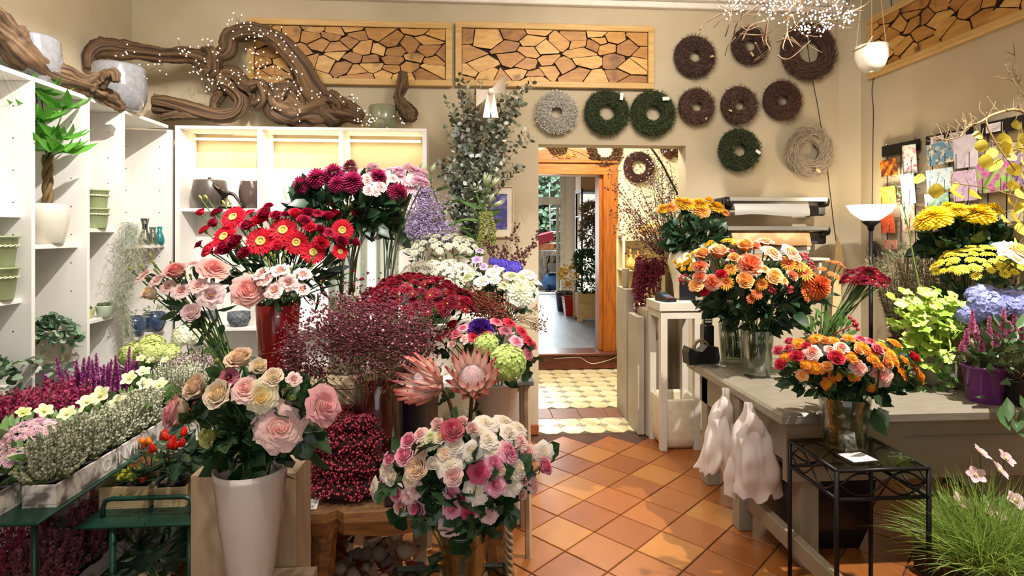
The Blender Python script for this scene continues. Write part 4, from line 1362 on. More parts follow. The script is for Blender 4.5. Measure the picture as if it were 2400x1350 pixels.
bouquet(pi_, v2 + V((0, 0, .25)), 925, 450, 90, 70, 2.78, .10, 'pale pink mums in narrow glass', 'shelves', 'pale pink mums', 2, 'mum', 1, .02, up=.9)
bouquet([(690, 478, 30, 'mumflat', 'palemum', 'broad white pink mum', 'chrysanthemum', 'chrysanthemum'), (712, 468, 26, 'mumflat', 'palemum', 'white pink mum behind it', 'chrysanthemum', 'chrysanthemum')], v1 + V((-.03, .03, .3)), 715, 520, 60, 70, 2.8, .06, 'white pink mums', 'shelves', 'pair under the magenta mums', 1, 'mum', 1, .01, up=.8)
# ================================================================ wine red mum mound, gypsophila, skimmia
wb = V((P(980, 700, 2.46).x, 2.42, bnz))
BUCK = mat('zinc_bucket', '#6e6f70', .35, .7)
def bucket(label, loc, r0, r1, h, m=BUCK, name='bucket'):
 t = thing(name, label, 'bucket', loc)
 mb = MB(); mb.lathe(potprof(r0, r1, h), 24); mb.build('bucket_body', m, t, True)
 return t
wm = thing('mum_bunch', 'domed bunch of wine red mums behind the gypsophila', 'chrysanthemums', V((P(975, 730, 2.3).x, 2.34, .94)))
c0 = P(972, 745, 2.42)
dome_blooms(wm, c0 - wm.location, (.25, .16, .17), 150, ('but_a', 'but_b', 'daisy_f'), ('wine', 'winelight'), .026, .35, seed=3)
foliage(200, c0 - wm.location, (.235, .14, .15), .05, .02, LM_dark, 'lance', parent=wm)
mb = MB()
for i in range(40):
 a, q = R.random() * 6.3, R.random()
 mb.tube([(0, 0, 0), c0 - wm.location + V((.2 * q * math.cos(a), .12 * q * math.sin(a), .02))], .0025, 4)
mb.build('stems', STEM, wm, True, kind='stuff')
bucket('dark zinc bucket under the wine red mums', (wm.location.x, 2.335, bnz), .075, .095, .40)
def gyps(name, label, cat, base, centers, nb, m_b, m_t, br=.0045, grp=None):
 t = thing(name, label, cat, base, 0, grp)
 mb, bb_ = MB(), MB()
 for (c, rad, k) in centers:
  c = V(c) - V(base)
  for i in range(int(nb * k)):
   p = c + V((rad[0] * R.gauss(0, .45), rad[1] * R.gauss(0, .45), rad[2] * R.gauss(0, .45)))
   q = p + rv(.03)
   bb_.octa(p, br * R.uniform(.6, 1.3), 0 if R.random() < .92 else 1)
   if R.random() < .6: bb_.octa(q, br * R.uniform(.5, .9), 0)
   if i % 5 == 0:
    m_ = c * .75 + p * .25 + V((0, 0, -rad[2] * .3))
    mb.tube([m_, (m_ + p) / 2 + rv(.015), p], .0007, 3, cap=False)
   if i % 90 == 0:
    mb.tube([V((0, 0, 0)) + rv(.02), c * .6 + rv(.03), p], .0013, 4, cap=False)
 mb.build('twigs', m_t, t, kind='stuff')
 bb_.build('tiny_flowers', m_b, t, kind='stuff')
 return t
RG = leafmat('gypsophila_red', '#5e1f2e', '#935062', .6, .2)
RGb = leafmat('gypsophila_bud', '#d9a3a8', '#e9cfcf', .6)
rvz = V((P(888, 960, 2.17).x, 2.17, bnz))
rvh = P(888, 890, 2.17).z - bnz
vase('glass_vase', 'clear glass cylinder with dark red water behind the berry wreaths', rvz, cylprof(.085, .09, rvh), GL, 28)
mb = MB(); mb.lathe(cylprof(.062, .07, rvh - .03), 24)
tag(mb.build('red_vase', mat('red_glass', '#6d0f12', .2, coat=.3), None, True, rvz + V((0, 0, .016))), 'dark red inner vase inside the clear glass cylinder', 'vase')
gyps('gypsophila_bunch', 'airy bunch of dark pink gypsophila above the red glass vase', 'gypsophila', rvz + V((0, 0, rvh * .6)),
     [(P(800, 775, 2.12), (.17, .13, .14), 1.5), (P(880, 780, 2.08), (.17, .13, .16), 1.6), (P(960, 800, 2.14), (.12, .1, .13), .8), (P(690, 830, 2.2), (.06, .07, .11), .6), (P(740, 870, 2.2), (.07, .05, .05), .2)], 700, [RG, RGb], STEMB, .0052)
BR = leafmat('brown_gypsophila', '#5f4433', '#8a6a4c', .7)
gyps('gypsophila_bunch', 'olive brown gypsophila sprays in front of the pink ones', 'gypsophila', rvz + V((.02, -.01, rvh * .6)), [(P(905, 840, 2.04), (.11, .08, .10), 1)], 420, [BR, RGb], STEMB, .003)
SK = leafmat('skimmia_bud', '#5a2418', '#8d3f2e', .5, .1)
gyps('skimmia_bunch', 'rusty brown skimmia buds between wine mums and white roses', 'skimmia', P(1150, 900, 2.45), [(P(1130, 715, 2.5), (.09, .08, .06), 1), (P(1170, 745, 2.48), (.06, .06, .06), .7), (P(1090, 690, 2.5), (.06, .06, .03), .4)], 420, [SK, SK], STEMB, .0052)
mb = MB()
for i in range(14):
 p = P(1190 + R.random() * 30, 740 + R.random() * 20, 2.6); q = P(1250 + R.random() * 26, 720 + R.random() * 60, 2.6 + R.uniform(-.05, .05))
 mb.tube(spline([p, (p + q) / 2 + rv(.02), q], 3), .0012, 4)
 for k in range(7): mb.octa(q + rv(.018), .004)
tag(mb.build('dry_twig_spray', mat('dry_twig_brown', '#6e5430', .7), None, kind='stuff'), 'thin brown twig spray reaching over the doorway jamb', 'twigs')
# ================================================================ red and mauve roses, hydrangea, purple carnation
rb2 = V((P(1150, 900, 2.35).x, 2.36, bnz))
wbk = V((P(1165, 940, 2.32).x, 2.44, bnz))
vase('white_bucket', 'white tapered bucket under the green hydrangea', wbk, potprof(.075, .095, P(1165, 895, 2.4).z - bnz), mat('white_plastic', '#ded7cc', .35), 28, cat='bucket')
ri = [(1045, 783, 17, 'rose_b', 'pinkred', 'red pink rose'), (1062, 763, 16, 'cup_b', 'redrose', 'red rose'), (1069, 783, 18, 'rose_b', 'roseedge', 'white rose with red rim'), (1110, 789, 17, 'rose_b', 'redrose', 'red rose'),
      (1139, 783, 16, 'rose_b', 'redrose', 'red rose'), (1163, 755, 16, 'rose_a', 'pinkred', 'red pink rose'), (1193, 757, 17, 'rose_b', 'redrose', 'red rose'), (1184, 775, 16, 'rose_a', 'mauvepink', 'mauve rose'),
      (1210, 801, 18, 'rose_a', 'pink', 'mauve pink rose'), (1237, 798, 17, 'rose_b', 'redrose', 'red rose'), (1249, 808, 15, 'rose_b', 'pinkred', 'red pink rose'), (1237, 829, 17, 'rose_a', 'mauvepink', 'mauve rose'),
      (1030, 794, 14, 'cup_b', 'pinkred', 'small red rose'), (1089, 796, 14, 'rose_b', 'palepink', 'pale pink rose'), (1222, 777, 16, 'rose_b', 'redrose', 'red rose'), (1062, 808, 15, 'cup_b', 'palepink', 'pale pink rose'), (1085, 770, 16, 'rose_b', 'pink', 'pink rose'),
      (1127, 766, 33, 'carn_a', 'carnpurple', 'deep purple carnation', 'carnation', 'carnation', .3)]
bouquet(ri, wbk + V((0, 0, .1)), 1140, 830, 135, 90, 2.42, .16, 'red and mauve roses over the white bucket', 'shelves', 'red rose bunch', 3, 'rose', 2, .04, up=.5)
cut_flower('hydrangea', 'hydrangea', 'big lime green hydrangea head above the white bucket', None, FL['hyd'], PM['hydgreen'], P(1190, 850, 2.22), (.25, -.85, .35), pxm(44, 2.22), wbk + V((.02, -.03, .1)), 'mum', 2)
cut_flower('hydrangea', 'hydrangea', 'smaller green hydrangea head behind the open protea', None, FL['hyd_b'], PM['hydgreen'], P(1140, 808, 2.26), (-.1, -.7, .6), pxm(30, 2.26), wbk + V((-.02, -.02, .1)), 'mum', 1)
pvb = V((P(1085, 1000, 2.1).x, 2.1, bnz))
pvh = P(1085, 970, 2.1).z - bnz
vase('glass_vase', 'clear glass vase holding the two king proteas', pvb, cylprof(.055, .075, pvh), GL, 28, (.055, .014, .16))
cut_flower('protea', 'protea', 'king protea wide open with pale dome facing the room', None, FL['protea'], PM['protea'], P(1107, 905, 2.0), (.0, -.78, .72), pxm(56, 2.0), pvb + V((.02, 0, .03)), 'rose', 3, STEMB, .008, roll=.2)
cut_flower('protea', 'protea', 'king protea turned sideways towards the gypsophila', None, FL['protea'], PM['protea'], P(1022, 905, 2.03), (-.75, -.55, .42), pxm(52, 2.03), pvb + V((-.02, 0, .03)), 'rose', 2, STEMB, .008, roll=1.)
for k in range(5):
 mb = MB(); mb.leaf((0, 0, 0), (0, 0, 1), (0, -1, 0), .13, .055)
 inst('protea_leaf', mb.mesh('protea_leaf', LM_dark, True), None, M=Matrix.Translation(P(1090 + k * 14, 950, 2.04)) @ frame_to((-.6 + .4 * k, -.5, -.1 + .1 * (k % 2)))) if False else None
# black trays with price slips behind the bouquet
bt = thing('black_tray', 'glossy black tray stack with price slips on the bench', 'tray', V((P(905, 1040, 2.04).x, 2.0, bnz)))
for k in range(3):
 MB().box(0, .20, .0 + .02 * k, .17, k * .055, k * .055 + .05, bev=.006).build('tray', mat('black_gloss', '#17161a', .25, coat=.3), bt)
def slip(name, label, loc, w, d, lines, rz=0., tilt=0.):
 t = thing(name, label, 'price slip', loc, rz)
 t.rotation_euler.x = tilt
 MB().box(0, w, 0, d, 0, .002).build('paper', mat('slip_paper', '#dcd6d2', .6), t)
 ink = MB()
 for k in range(lines):
  y = d * (1 - (k + .8) / (lines + .5))
  x = w * .12
  while x < w * .85:
   l = R.uniform(.08, .2) * w
   ink.strip([(x + l * j / 5, y + R.uniform(-.03, .03) * d, .0024) for j in range(6)], .0022)
   x += l + w * .05
 ink.build('handwriting', mat('ink', '#1d1a1a', .7), t, kind='stuff')
 return t
slip('price_slip', 'white handwritten price slip on the black trays under the proteas', V((P(965, 990, 2.1).x, 2.08, bnz + .163)), .07, .05, 2, .0, .5)
slip('price_slip', 'white price slip lying on the bench beside the berry wreaths', V((P(672, 1178, 2.0).x, 1.99, bnz + .002)), .10, .08, 2, .1)
slip('price_slip', 'small white price slip low on the black trays', V((P(925, 1050, 2.0).x, 1.985, bnz + .045)), .05, .045, 1, 0, 1.35)
# ================================================================ white, lilac and violet flowers on the stepped stand
bk = lambda u, y, z, lab, r=.09, h=.22: bucket(lab, V((P(u, 700, y).x, y, z)), r * .8, r, h, mat('white_bucket', '#d6d0c6', .4))
b1 = V((P(1175, 700, 3.02).x, 3.05, .75)); bk(1175, 3.05, .75, 'white bucket below the white roses', .10, .24)
wi = []
for i, (u, v, r) in enumerate(((1129, 660, 20), (1096, 652, 20), (1160, 656, 15), (1156, 638, 17), (1198, 648, 20), (1238, 643, 20), (1256, 660, 19), (1240, 668, 18), (1242, 694, 18), (1171, 631, 14), (1222, 651, 17), (1211, 702, 18), (1064, 665, 15), (1180, 668, 17), (1146, 650, 15), (1252, 680, 16))):
 wi.append((u, v, r, R.choice(('rose_a', 'rose_b', 'lis_a')), ('purewhite', 'palegreen', 'purewhite')[i % 3], 'white rose' if i % 3 != 1 else 'greenish white rose'))
wi.append((1218, 684, 34, 'mum_b', 'purewhite', 'large white chrysanthemum', 'chrysanthemum', 'chrysanthemum', .5))
bouquet(wi, b1 + V((0, 0, .1)), 1170, 720, 130, 110, 3.1, .2, 'white roses by the doorway', 'shelves', 'white rose bunch', 3, 'rose', 2, .04, up=.7)
bouquet([(1118, 609, 13, 'rose_b', 'lilac', 'lilac rose'), (1133, 625, 11, 'rose_b', 'lilac', 'small lilac rose'), (1124, 588, 11, 'rose_b', 'lilac', 'lilac rose'), (1164, 627, 9, 'rose_b', 'lilac', 'small lilac rose')], b1 + V((-.05, .05, .1)), 1130, 640, 60, 70, 3.2, .06, 'lilac roses', 'shelves', 'lilac roses under the lily', 1, 'rose', 1, .02, up=.8)
for (u, v, r, lab) in ((1202, 620, 26, 'large violet blue hydrangea head near the doorway'), (1178, 613, 19, 'middle violet blue hydrangea head'), (1158, 609, 14, 'smallest violet blue hydrangea head nearest the lilac roses')):
 cut_flower('hydrangea', 'hydrangea', lab, None, FL['hyd_b'], PM['violet'], P(u, v + r * .5, 3.2), (.1, -.45, .8), pxm(r, 3.2), b1 + V((.03, .05, .1)), 'mum', 1)
b2 = V((P(1035, 700, 3.35).x, 3.5, 1.0)); bk(1035, 3.5, 1.0, 'white bucket below the white pompon mums', .09, .2)
wp = thing('mum_bunch', 'bunch of small white pompon mums under the lavender', 'chrysanthemums', b2 + V((0, 0, .1)))
c0 = P(1035, 600, 3.42) - wp.location
dome_blooms(wp, c0, (.24, .14, .13), 60, ('but_a', 'but_b'), ('purewhite',), .028, .5, seed=5)
foliage(110, c0, (.22, .12, .10), .05, .02, LM_mid, 'lance', parent=wp)
b3 = V((P(1020, 700, 3.08).x, 3.1, .75)); bk(1020, 3.1, .75, 'white bucket below the white daisies', .10, .28)
wd = thing('daisy_bunch', 'frothy bunch of tiny white daisies behind the wine mums', 'daisies', b3 + V((0, 0, .15)))
mb = MB(); fo = MB(); tw = MB()
c0 = P(1028, 675, 3.12)
for i in range(620):
 a, q = R.random() * 6.283, math.sqrt(R.random())
 h = math.sqrt(max(0, 1 - q * q))
 p = c0 + V((.26 * q * math.cos(a), .17 * q * math.sin(a) - .02, .155 * h * R.uniform(.75, 1.05))) - wd.location
 d = (V((q * math.cos(a), q * math.sin(a) - .5, .9)) + rv(.3)).normalized()
 e = d.orthogonal().normalized(); s = d.cross(e)
 for k in range(6):
  b = k * PI / 3
  t1 = e * math.cos(b) + s * math.sin(b); t2 = e * math.cos(b + .5) + s * math.sin(b + .5); t3 = e * math.cos(b - .5) + s * math.sin(b - .5)
  mb.face([p + t1 * .002, p + t3 * .007 + d * .001, p + t1 * .0115 + d * .002, p + t2 * .007 + d * .001], 0)
 mb.octa(p + d * .0015, .003, 1)
 if i % 4 == 0: tw.tube([V((0, 0, .1)) + rv(.04), p * .7, p], .0009, 3, cap=False)
mb.build('tiny_daisies', [leafmat('daisy_white', '#f2f0e2', '#ffffff', .6, .3), mat('daisy_yellow', '#d9c25a', .7)], wd, kind='stuff')
tw.build('stems', STEM, wd, kind='stuff')
foliage(150, c0 - wd.location, (.24, .15, .10), .035, .012, LM_mid, 'lance', parent=wd)
LAV = leafmat('limonium_lilac', '#a98cc4', '#d6c4e4', .6, .3)
b4 = V((P(965, 660, 3.4).x, 3.55, 1.0))
bucket('grey bucket below the lilac statice', b4, .07, .085, .2)
gyps('statice_bunch', 'airy lilac statice bunch between pale pink mums and eucalyptus', 'statice', b4 + V((0, 0, .12)), [(P(1000, 510, 3.45), (.12, .12, .15), 1), (P(975, 540, 3.4), (.12, .1, .08), .8), (P(1035, 545, 3.45), (.09, .1, .08), .5), (P(990, 455, 3.5), (.06, .06, .08), .3)], 900, [LAV, leafmat('limonium_white', '#efe6f2', '#ffffff', .6)], STEM, .0062)
# dark seed-head sprigs near the door jamb
mb, mt = MB(), MB()
for i in range(15):
 b = P(1150 + 5 * i, 640, 3.3); t = P(1105 + R.random() * 150, 540 + R.random() * 60, 3.3 + R.uniform(-.1, .1))
 if i in (3, 4): t = P(1212, 525 + i, 3.3)
 if i in (7, 8, 9): t = P(1245 + R.random() * 20, 545 + 15 * (i - 7), 3.3)
 pth = spline([b, (b + t) / 2 + rv(.03), t], 5)
 mt.tube(pth, .0016, 4)
 for k in range(4, len(pth)):
  for j in range(3): mb.octa(pth[k] + rv(.014), R.uniform(.004, .009))
sd_ = thing('seed_head_sprigs', 'dark brown seed head sprigs rising beside the door jamb', 'dried sprigs', b1 + V((.02, .1, .2)))
mt.v = [tuple(V(q) - sd_.location) for q in mt.v]; mb.v = [tuple(V(q) - sd_.location) for q in mb.v]
mt.build('twigs', STEMB, sd_, kind='stuff'); mb.build('seed_heads', leafmat('seed_head', '#4a2226', '#7a4a46', .7), sd_, kind='stuff')
# ================================================================ eucalyptus, dried grass, bow, lilies
ey = 3.72
evb = V((P(1105, 640, ey).x, ey, 1.0))
vase('tall_vase', 'tall pale vase hidden under the eucalyptus', evb, cylprof(.06, .08, .40), M_white, 24)
eu = thing('eucalyptus_bunch', 'tall spreading bunch of silvery eucalyptus standing against the wall', 'eucalyptus', evb + V((0, 0, .3)))
mb, mt = MB(), MB()
ec = 0
EUM = [leafmat('eucalyptus_leaf', '#3f4634', '#747d66', .5, .2), leafmat('eucalyptus_silver', '#98a39c', '#dadfd8', .5, .2)]
EUL = [leafmesh('leaf', 1.0, .85, 'round', q, fold=.1, droop=.1) for q in EUM]
tips = []
for i in range(70):
 u = 1050 + 185 * ((i % 12) / 11) + R.uniform(-20, 20)
 v = R.uniform(180, 420) if i < 34 else R.uniform(380, 520)
 tips.append((u, v))
tips += [(1245, 185), (1255, 180), (1225, 195), (1075, 165), (1040, 220), (1040, 290), (1020, 375), (1250, 320), (1230, 385), (1240, 300), (1030, 385), (1060, 250), (1225, 230), (1200, 210)]
for (u, v) in tips:
 if v > 390 and u > 1130: u = 1130 - .3 * (u - 1130)
 t = P(u, v, ey + R.uniform(-.25, .2)) - eu.location
 m_ = t * .5 + V((-t.x * .25, 0, .06)) + rv(.03)
 pth = bez(V((R.uniform(-.03, .03), R.uniform(-.03, .03), 0)), V((0, 0, t.z * .4)), m_ + V((0, 0, .1)), t, 18)
 mt.tube(pth, [.004 * (1 - k / 20) + .0008 for k in range(19)], 4)
 for k in range(6, 19):
  d = (pth[k] - pth[k - 1]).normalized()
  for rep in range(2):
   a = rdir()
   s = (a - d * a.dot(d)).normalized()
   L = .044 * (1.15 - .45 * k / 18) * R.uniform(.75, 1.2)
   base_ = pth[k - 1].lerp(pth[k], .5 * rep)
   for sg in (-1, 1):
    mi_ = 0 if R.random() < .72 else 1
    if ec % 9 == 0 and ec // 9 < 300:
     inst('leaf', EUL[mi_], eu, M=Matrix.Translation(base_ + s * sg * .004) @ frame_to(s * sg + d * .45 + V((0, 0, .15)), R.random() * 6) @ Matrix.Scale(L, 4))
    else:
     mb.leaf(base_ + s * sg * .004, s * sg + d * .45 + V((0, 0, .15)), rdir(), L, L * .85, mi_, .1, .1, 'round')
    ec += 1
mt.build('branches', STEMB, eu, kind='stuff')
mb.build('leaves', EUM, eu, kind='stuff')
mb = MB()
for i in range(420):
 b = P(1115 + R.uniform(-12, 12), 330, 3.85); t = P(R.uniform(1075, 1150) + (70 if i % 4 == 0 else 0), R.uniform(170, 280), 3.85 + R.uniform(-.05, .05))
 mb.strip([b, (b + t) / 2 + rv(.02), t], .0022, (0, 1, 0))
tag(mb.build('dried_grass', leafmat('dried_grass_brown', '#4f4a32', '#8d8058', .7), None, kind='stuff'), 'brown dried grass tuft behind the eucalyptus', 'dried grass')
bow = thing('satin_bow', 'cream satin bow tied into the top of the eucalyptus', 'bow', P(1150, 215, 3.45))
bow.scale = (1.35, 1.35, 1.35)
BM = mat('cream_satin', '#efe2d2', .35)
for sg, w in ((-1, .055), (1, .055)):
 mb = MB()
 mb.grid(lambda a, t, sg=sg: (sg * (.05 * math.sin(PI * a)) * 1.3, -.01 + .02 * math.cos(2 * PI * a) * .8 * (.4 + math.sin(PI * a)), (t - .5) * (.02 + .06 * math.sin(PI * a)) + .035 * sg * math.sin(PI * a)), 12, 4)
 mb.build('loop', BM, bow, True)
mb = MB(); mb.blob((0, -.008, 0), .014, 0, (1, .8, 1), 8, 6)
mb.build('knot', BM, bow, True)
for sg in (-1, 1):
 mb = MB(); mb.grid(lambda a, t, sg=sg: ((t - .5) * .03 + sg * .02 * a, -.01 + .008 * math.sin(4 * a), -.12 * a), 8, 2); mb.build('tail', BM, bow, True)
def lily(label, tip, d, base, nb, size):
 t = thing('lily_stem', label, 'lily', base)
 tip = V(tip) - V(base)
 pth = bez(V((0, 0, 0)), V((0, 0, tip.z * .4)), tip * .8, tip, 10)
 MB().tube(pth, .005, 6).build('stem', STEM, t, True)
 for k in range(nb):
  a = k * 2.2
  dd = (V(d) + V((math.cos(a) * .6, -.2, .4 * math.sin(a)))).normalized()
  mb = MB()
  for i in range(3):
   petal_cup(mb, i * 2.09, 1.1, .22, 1.0, 0, -.12, .5, 4, 6, .5, 0, .7, .05)
  b = mb.mesh('lily_bud', [petal('petal_lily_bud', '#93a862', '#e3e8d0', '#a8b878')], True)
  inst('bud', b, t, M=place(tip - dd * .0 + dd * .03, dd, size, a))
  mbs = MB(); mbs.tube([pth[-2], tip + dd * .035], .0035, 5); mbs.build('bud_stalk', STEM, t, True)
 for k in range(9):
  p = pth[3 + k % 7]
  dd = (V((math.cos(k * 2.4), -.4 + .4 * math.sin(k * 2.4), .35))).normalized()
  inst('leaf', LF['lily'], t, M=Matrix.Translation(p) @ frame_to(dd, R.random() * 3) @ Matrix.Scale(1.1, 4))
 return t
lb1 = V((P(1110, 600, 3.5).x, 3.5, 1.3))
lily('green lily stem with closed pale buds in front of the blue picture', P(1140, 450, 3.45), (.3, -.2, 1), lb1, 3, .085)
lily('second lily stem with narrow leaves leaning towards the doorway', P(1142, 490, 3.42), (.7, -.2, .6), lb1 + V((.02, 0, 0)), 2, .075)
lily('short leafy lily stem with white bud by the bright shelf end', P(1005, 420, 3.5), (-.2, -.2, 1), lb1 + V((-.12, .05, 0)), 3, .07)
# trailing yellow green amaranth
mb = MB()
for i, (u0, u1, v1_) in enumerate(((1128, 1122, 600), (1140, 1146, 590), (1150, 1158, 575), (1134, 1131, 575))):
 pth = spline([P(u0 - 6, 520, 3.42), P(u0, 500, 3.4), P((u0 + u1) / 2 + 3, 530, 3.38), P(u1, v1_ - 25, 3.38), P(u1, v1_, 3.38)], 8)
 for p in pth[4:]:
  for k in range(16): mb.octa(p + rv(.009), R.uniform(.003, .006))
tag(mb.build('trailing_amaranth', leafmat('amaranth_lime', '#7f8436', '#bfc078', .6), None, kind='stuff'), 'lime green amaranth tassels trailing below the lily', 'amaranth')
# ================================================================ berry wreath stack on the bench
BRY = leafmat('pepper_berry', '#a0283a', '#d0566a', .4, .05)
sx_, sy_ = P(830, 1100, 2.165).x, 2.165
zz = bnz
for k, (rad, rr, du, lab) in enumerate(((.118, .047, 0, 'red berry wreath at the bottom of the stack on the bench'), (.112, .044, .0, 'second red berry wreath from the bottom of the stack'), (.106, .044, -.004, 'third red berry wreath from the bottom of the stack'), (.072, .030, .012, 'smallest berry wreath, topmost of the stack'))):
 t = thing('berry_wreath', lab, 'wreath', (sx_ + du, sy_ + (.005 if k < 3 else -.03), zz + rr * .9), 0, 'pepper berry wreaths stacked on the bench')
 mb = MB(); mb.tube([(rad * math.cos(a * PI / 12), rad * math.sin(a * PI / 12), 0) for a in range(25)], rr * .72, 8, cap=False)
 mb.build('wreath_core', mat('dark_moss_core', '#3a1418', .9), t, True)
 mb = MB()
 for i in range(1500 if k < 3 else 800):
  a, b = R.random() * 2 * PI, R.uniform(-.5, 3.6)
  q = rr * R.uniform(.78, 1.1)
  mb.octa(((rad + q * math.cos(b)) * math.cos(a), (rad + q * math.cos(b)) * math.sin(a), q * math.sin(b)), R.uniform(.004, .0062))
 for i in range(120):
  a, b = R.random() * 2 * PI, R.uniform(0, 3.1)
  q = rr * .9
  p = V(((rad + q * math.cos(b)) * math.cos(a), (rad + q * math.cos(b)) * math.sin(a), q * math.sin(b)))
  mb.leaf(p, rdir(), rdir(), .016, .007, 1)
 mb.build('berries', [BRY, leafmat('berry_twig', '#4a2a20', '#5e3a2a', .7)], t, True, kind='stuff')
 zz += rr * 1.8
# ================================================================ white and pink rose bouquet on the wire stand
fz = .50
fvb = V((P(1084, 1300, 1.5).x, 1.5, fz + .012))
fvh = P(1084, 1232, 1.5).z - fz - .012
vase('glass_vase', 'clear glass vase holding the white and pink spray roses', fvb, cylprof(.05, .066, fvh), glass('yellowish_glass', '#eee9d2', .15), 32, (.05, .014, fvh * .62))
fr = [(873, 1146, 25, 'flat_b', 'white', 'white rose seen sideways'), (900, 1102, 23, 'flat_a', 'white', 'white rose seen sideways'), (922, 1118, 23, 'cup_b', 'white', 'white half-open rose'), (917, 1077, 21, 'cup_b', 'pink', 'pink rose'), (953, 1070, 29, 'cup_b', 'pink', 'large pink rose'), (960, 1036, 23, 'cup_b', 'pink', 'pink rose'),
      (985, 1020, 21, 'rose_b', 'palepink', 'pale pink rose'), (1027, 999, 20, 'cup_a', 'palepink', 'pale pink closed rose'), (1011, 1029, 25, 'rose_c', 'palegreen', 'pale green rose'), (1034, 1027, 19, 'cup_b', 'cream', 'cream rose'), (1061, 1015, 31, 'cup_b', 'roseedge', 'white rose with red rim'), (1084, 992, 17, 'cup_a', 'palepink', 'pale pink closed rose'),
      (1105, 1008, 19, 'cup_a', 'palepink', 'dusky pink closed rose'), (1139, 990, 29, 'flat_a', 'white', 'flat white rose', 'rose', 'rose', 0), (1183, 985, 27, 'flat_b', 'white', 'flat white rose', 'rose', 'rose', 0), (1215, 1001, 23, 'flat_a', 'white', 'white rose seen sideways'), (1126, 1015, 23, 'flat_b', 'white', 'flat white rose', 'rose', 'rose', .1),
      (1142, 1031, 25, 'rose_a', 'white', 'white rose'), (1194, 1015, 24, 'rose_a', 'white', 'white rose'), (1064, 1043, 25, 'rose_b', 'white', 'white rose', 'rose', 'rose', .5), (990, 1061, 19, 'cup_b', 'peachcream', 'peach cream rose'), (1041, 1061, 18, 'rose_b', 'peachcream', 'peach cream rose'), (1015, 1086, 19, 'cup_a', 'white', 'white half-open rose'),
      (1052, 1084, 31, 'flat_b', 'white', 'round white rose', 'rose', 'rose', .5), (1107, 1059, 25, 'rose_a', 'white', 'white rose', 'rose', 'rose', .7), (1151, 1052, 28, 'flat_b', 'white', 'many-petalled white rose', 'rose', 'rose', .6), (1192, 1059, 28, 'rose_c', 'pink', 'pink rose'), (1217, 1036, 23, 'rose_a', 'palepink', 'pale pink rose'), (1238, 1061, 21, 'rose_b', 'blush', 'blush rose', 'rose', 'rose', .6),
      (1275, 1059, 24, 'flat_b', 'white', 'white rose facing forward', 'rose', 'rose', .8), (1273, 1095, 25, 'cup_b', 'pink', 'pink rose'), (1158, 1084, 25, 'rose_a', 'pink', 'pink rose', 'rose', 'rose', .6), (1123, 1105, 26, 'rose_c', 'hotpink', 'hot pink rose'), (1064, 1116, 28, 'cup_b', 'palepink', 'pale pink folded rose'), (981, 1098, 31, 'cup_b', 'peachcream', 'large cream rose'),
      (960, 1125, 19, 'rose_b', 'cream', 'cream rose'), (1176, 1098, 17, 'rose_b', 'peachcream', 'peach rose'), (1215, 1098, 28, 'rose_a', 'white', 'white blush rose'), (1160, 1135, 27, 'rose_a', 'pink', 'pink rose', 'rose', 'rose', .5), (1197, 1135, 27, 'rose_a', 'white', 'white rose', 'rose', 'rose', .75), (1224, 1125, 17, 'cup_b', 'blush', 'blush rose'),
      (1252, 1135, 22, 'flat_b', 'blush', 'blush rose seen sideways'), (1222, 1157, 15, 'cup_b', 'blush', 'small blush rose'), (1116, 1151, 29, 'flat_a', 'white', 'wide open white rose', 'rose', 'rose', .9), (1059, 1155, 20, 'rose_a', 'pink', 'pink rose', 'rose', 'rose', .9), (1087, 1167, 14, 'rose_b', 'hotpink', 'small hot pink rose', 'rose', 'rose', .8),
      (974, 1148, 19, 'rose_a', 'palepink', 'pale pink rose', 'rose', 'rose', .8), (933, 1157, 21, 'cup_b', 'pink', 'pink rose'), (956, 1162, 18, 'rose_a', 'palepink', 'pale pink rose', 'rose', 'rose', .8), (942, 1187, 21, 'cup_b', 'blush', 'blush rose'), (981, 1192, 27, 'cup_b', 'pink', 'deep pink rose'), (1059, 1192, 22, 'rose_a', 'pink', 'pink rose', 'rose', 'rose', .9),
      (1098, 1199, 21, 'rose_b', 'hotpink', 'salmon pink rose'), (1121, 1201, 16, 'rose_a', 'palepink', 'pale pink rose', 'rose', 'rose', .8), (1146, 1203, 23, 'rose_a', 'palepink', 'pale blush rose', 'rose', 'rose', .7), (1054, 1229, 27, 'flat_b', 'palepink', 'pale blush rose', 'rose', 'rose', .8)]
B4 = bouquet(fr, fvb + V((0, 0, .02)), 1076, 1120, 230, 165, 1.58, .17, 'white and pink spray roses in front', 'shelves', 'front bouquet', 5, 'rose', 2, .025, up=.35, srad=.0026)
leaf_fill(B4, 170, P(1076, 1115, 1.68), (.20, .08, .09), .07, .045, LM_rose)
IRON = mat('black_wrought_iron', '#1b1a1c', .45, .6)
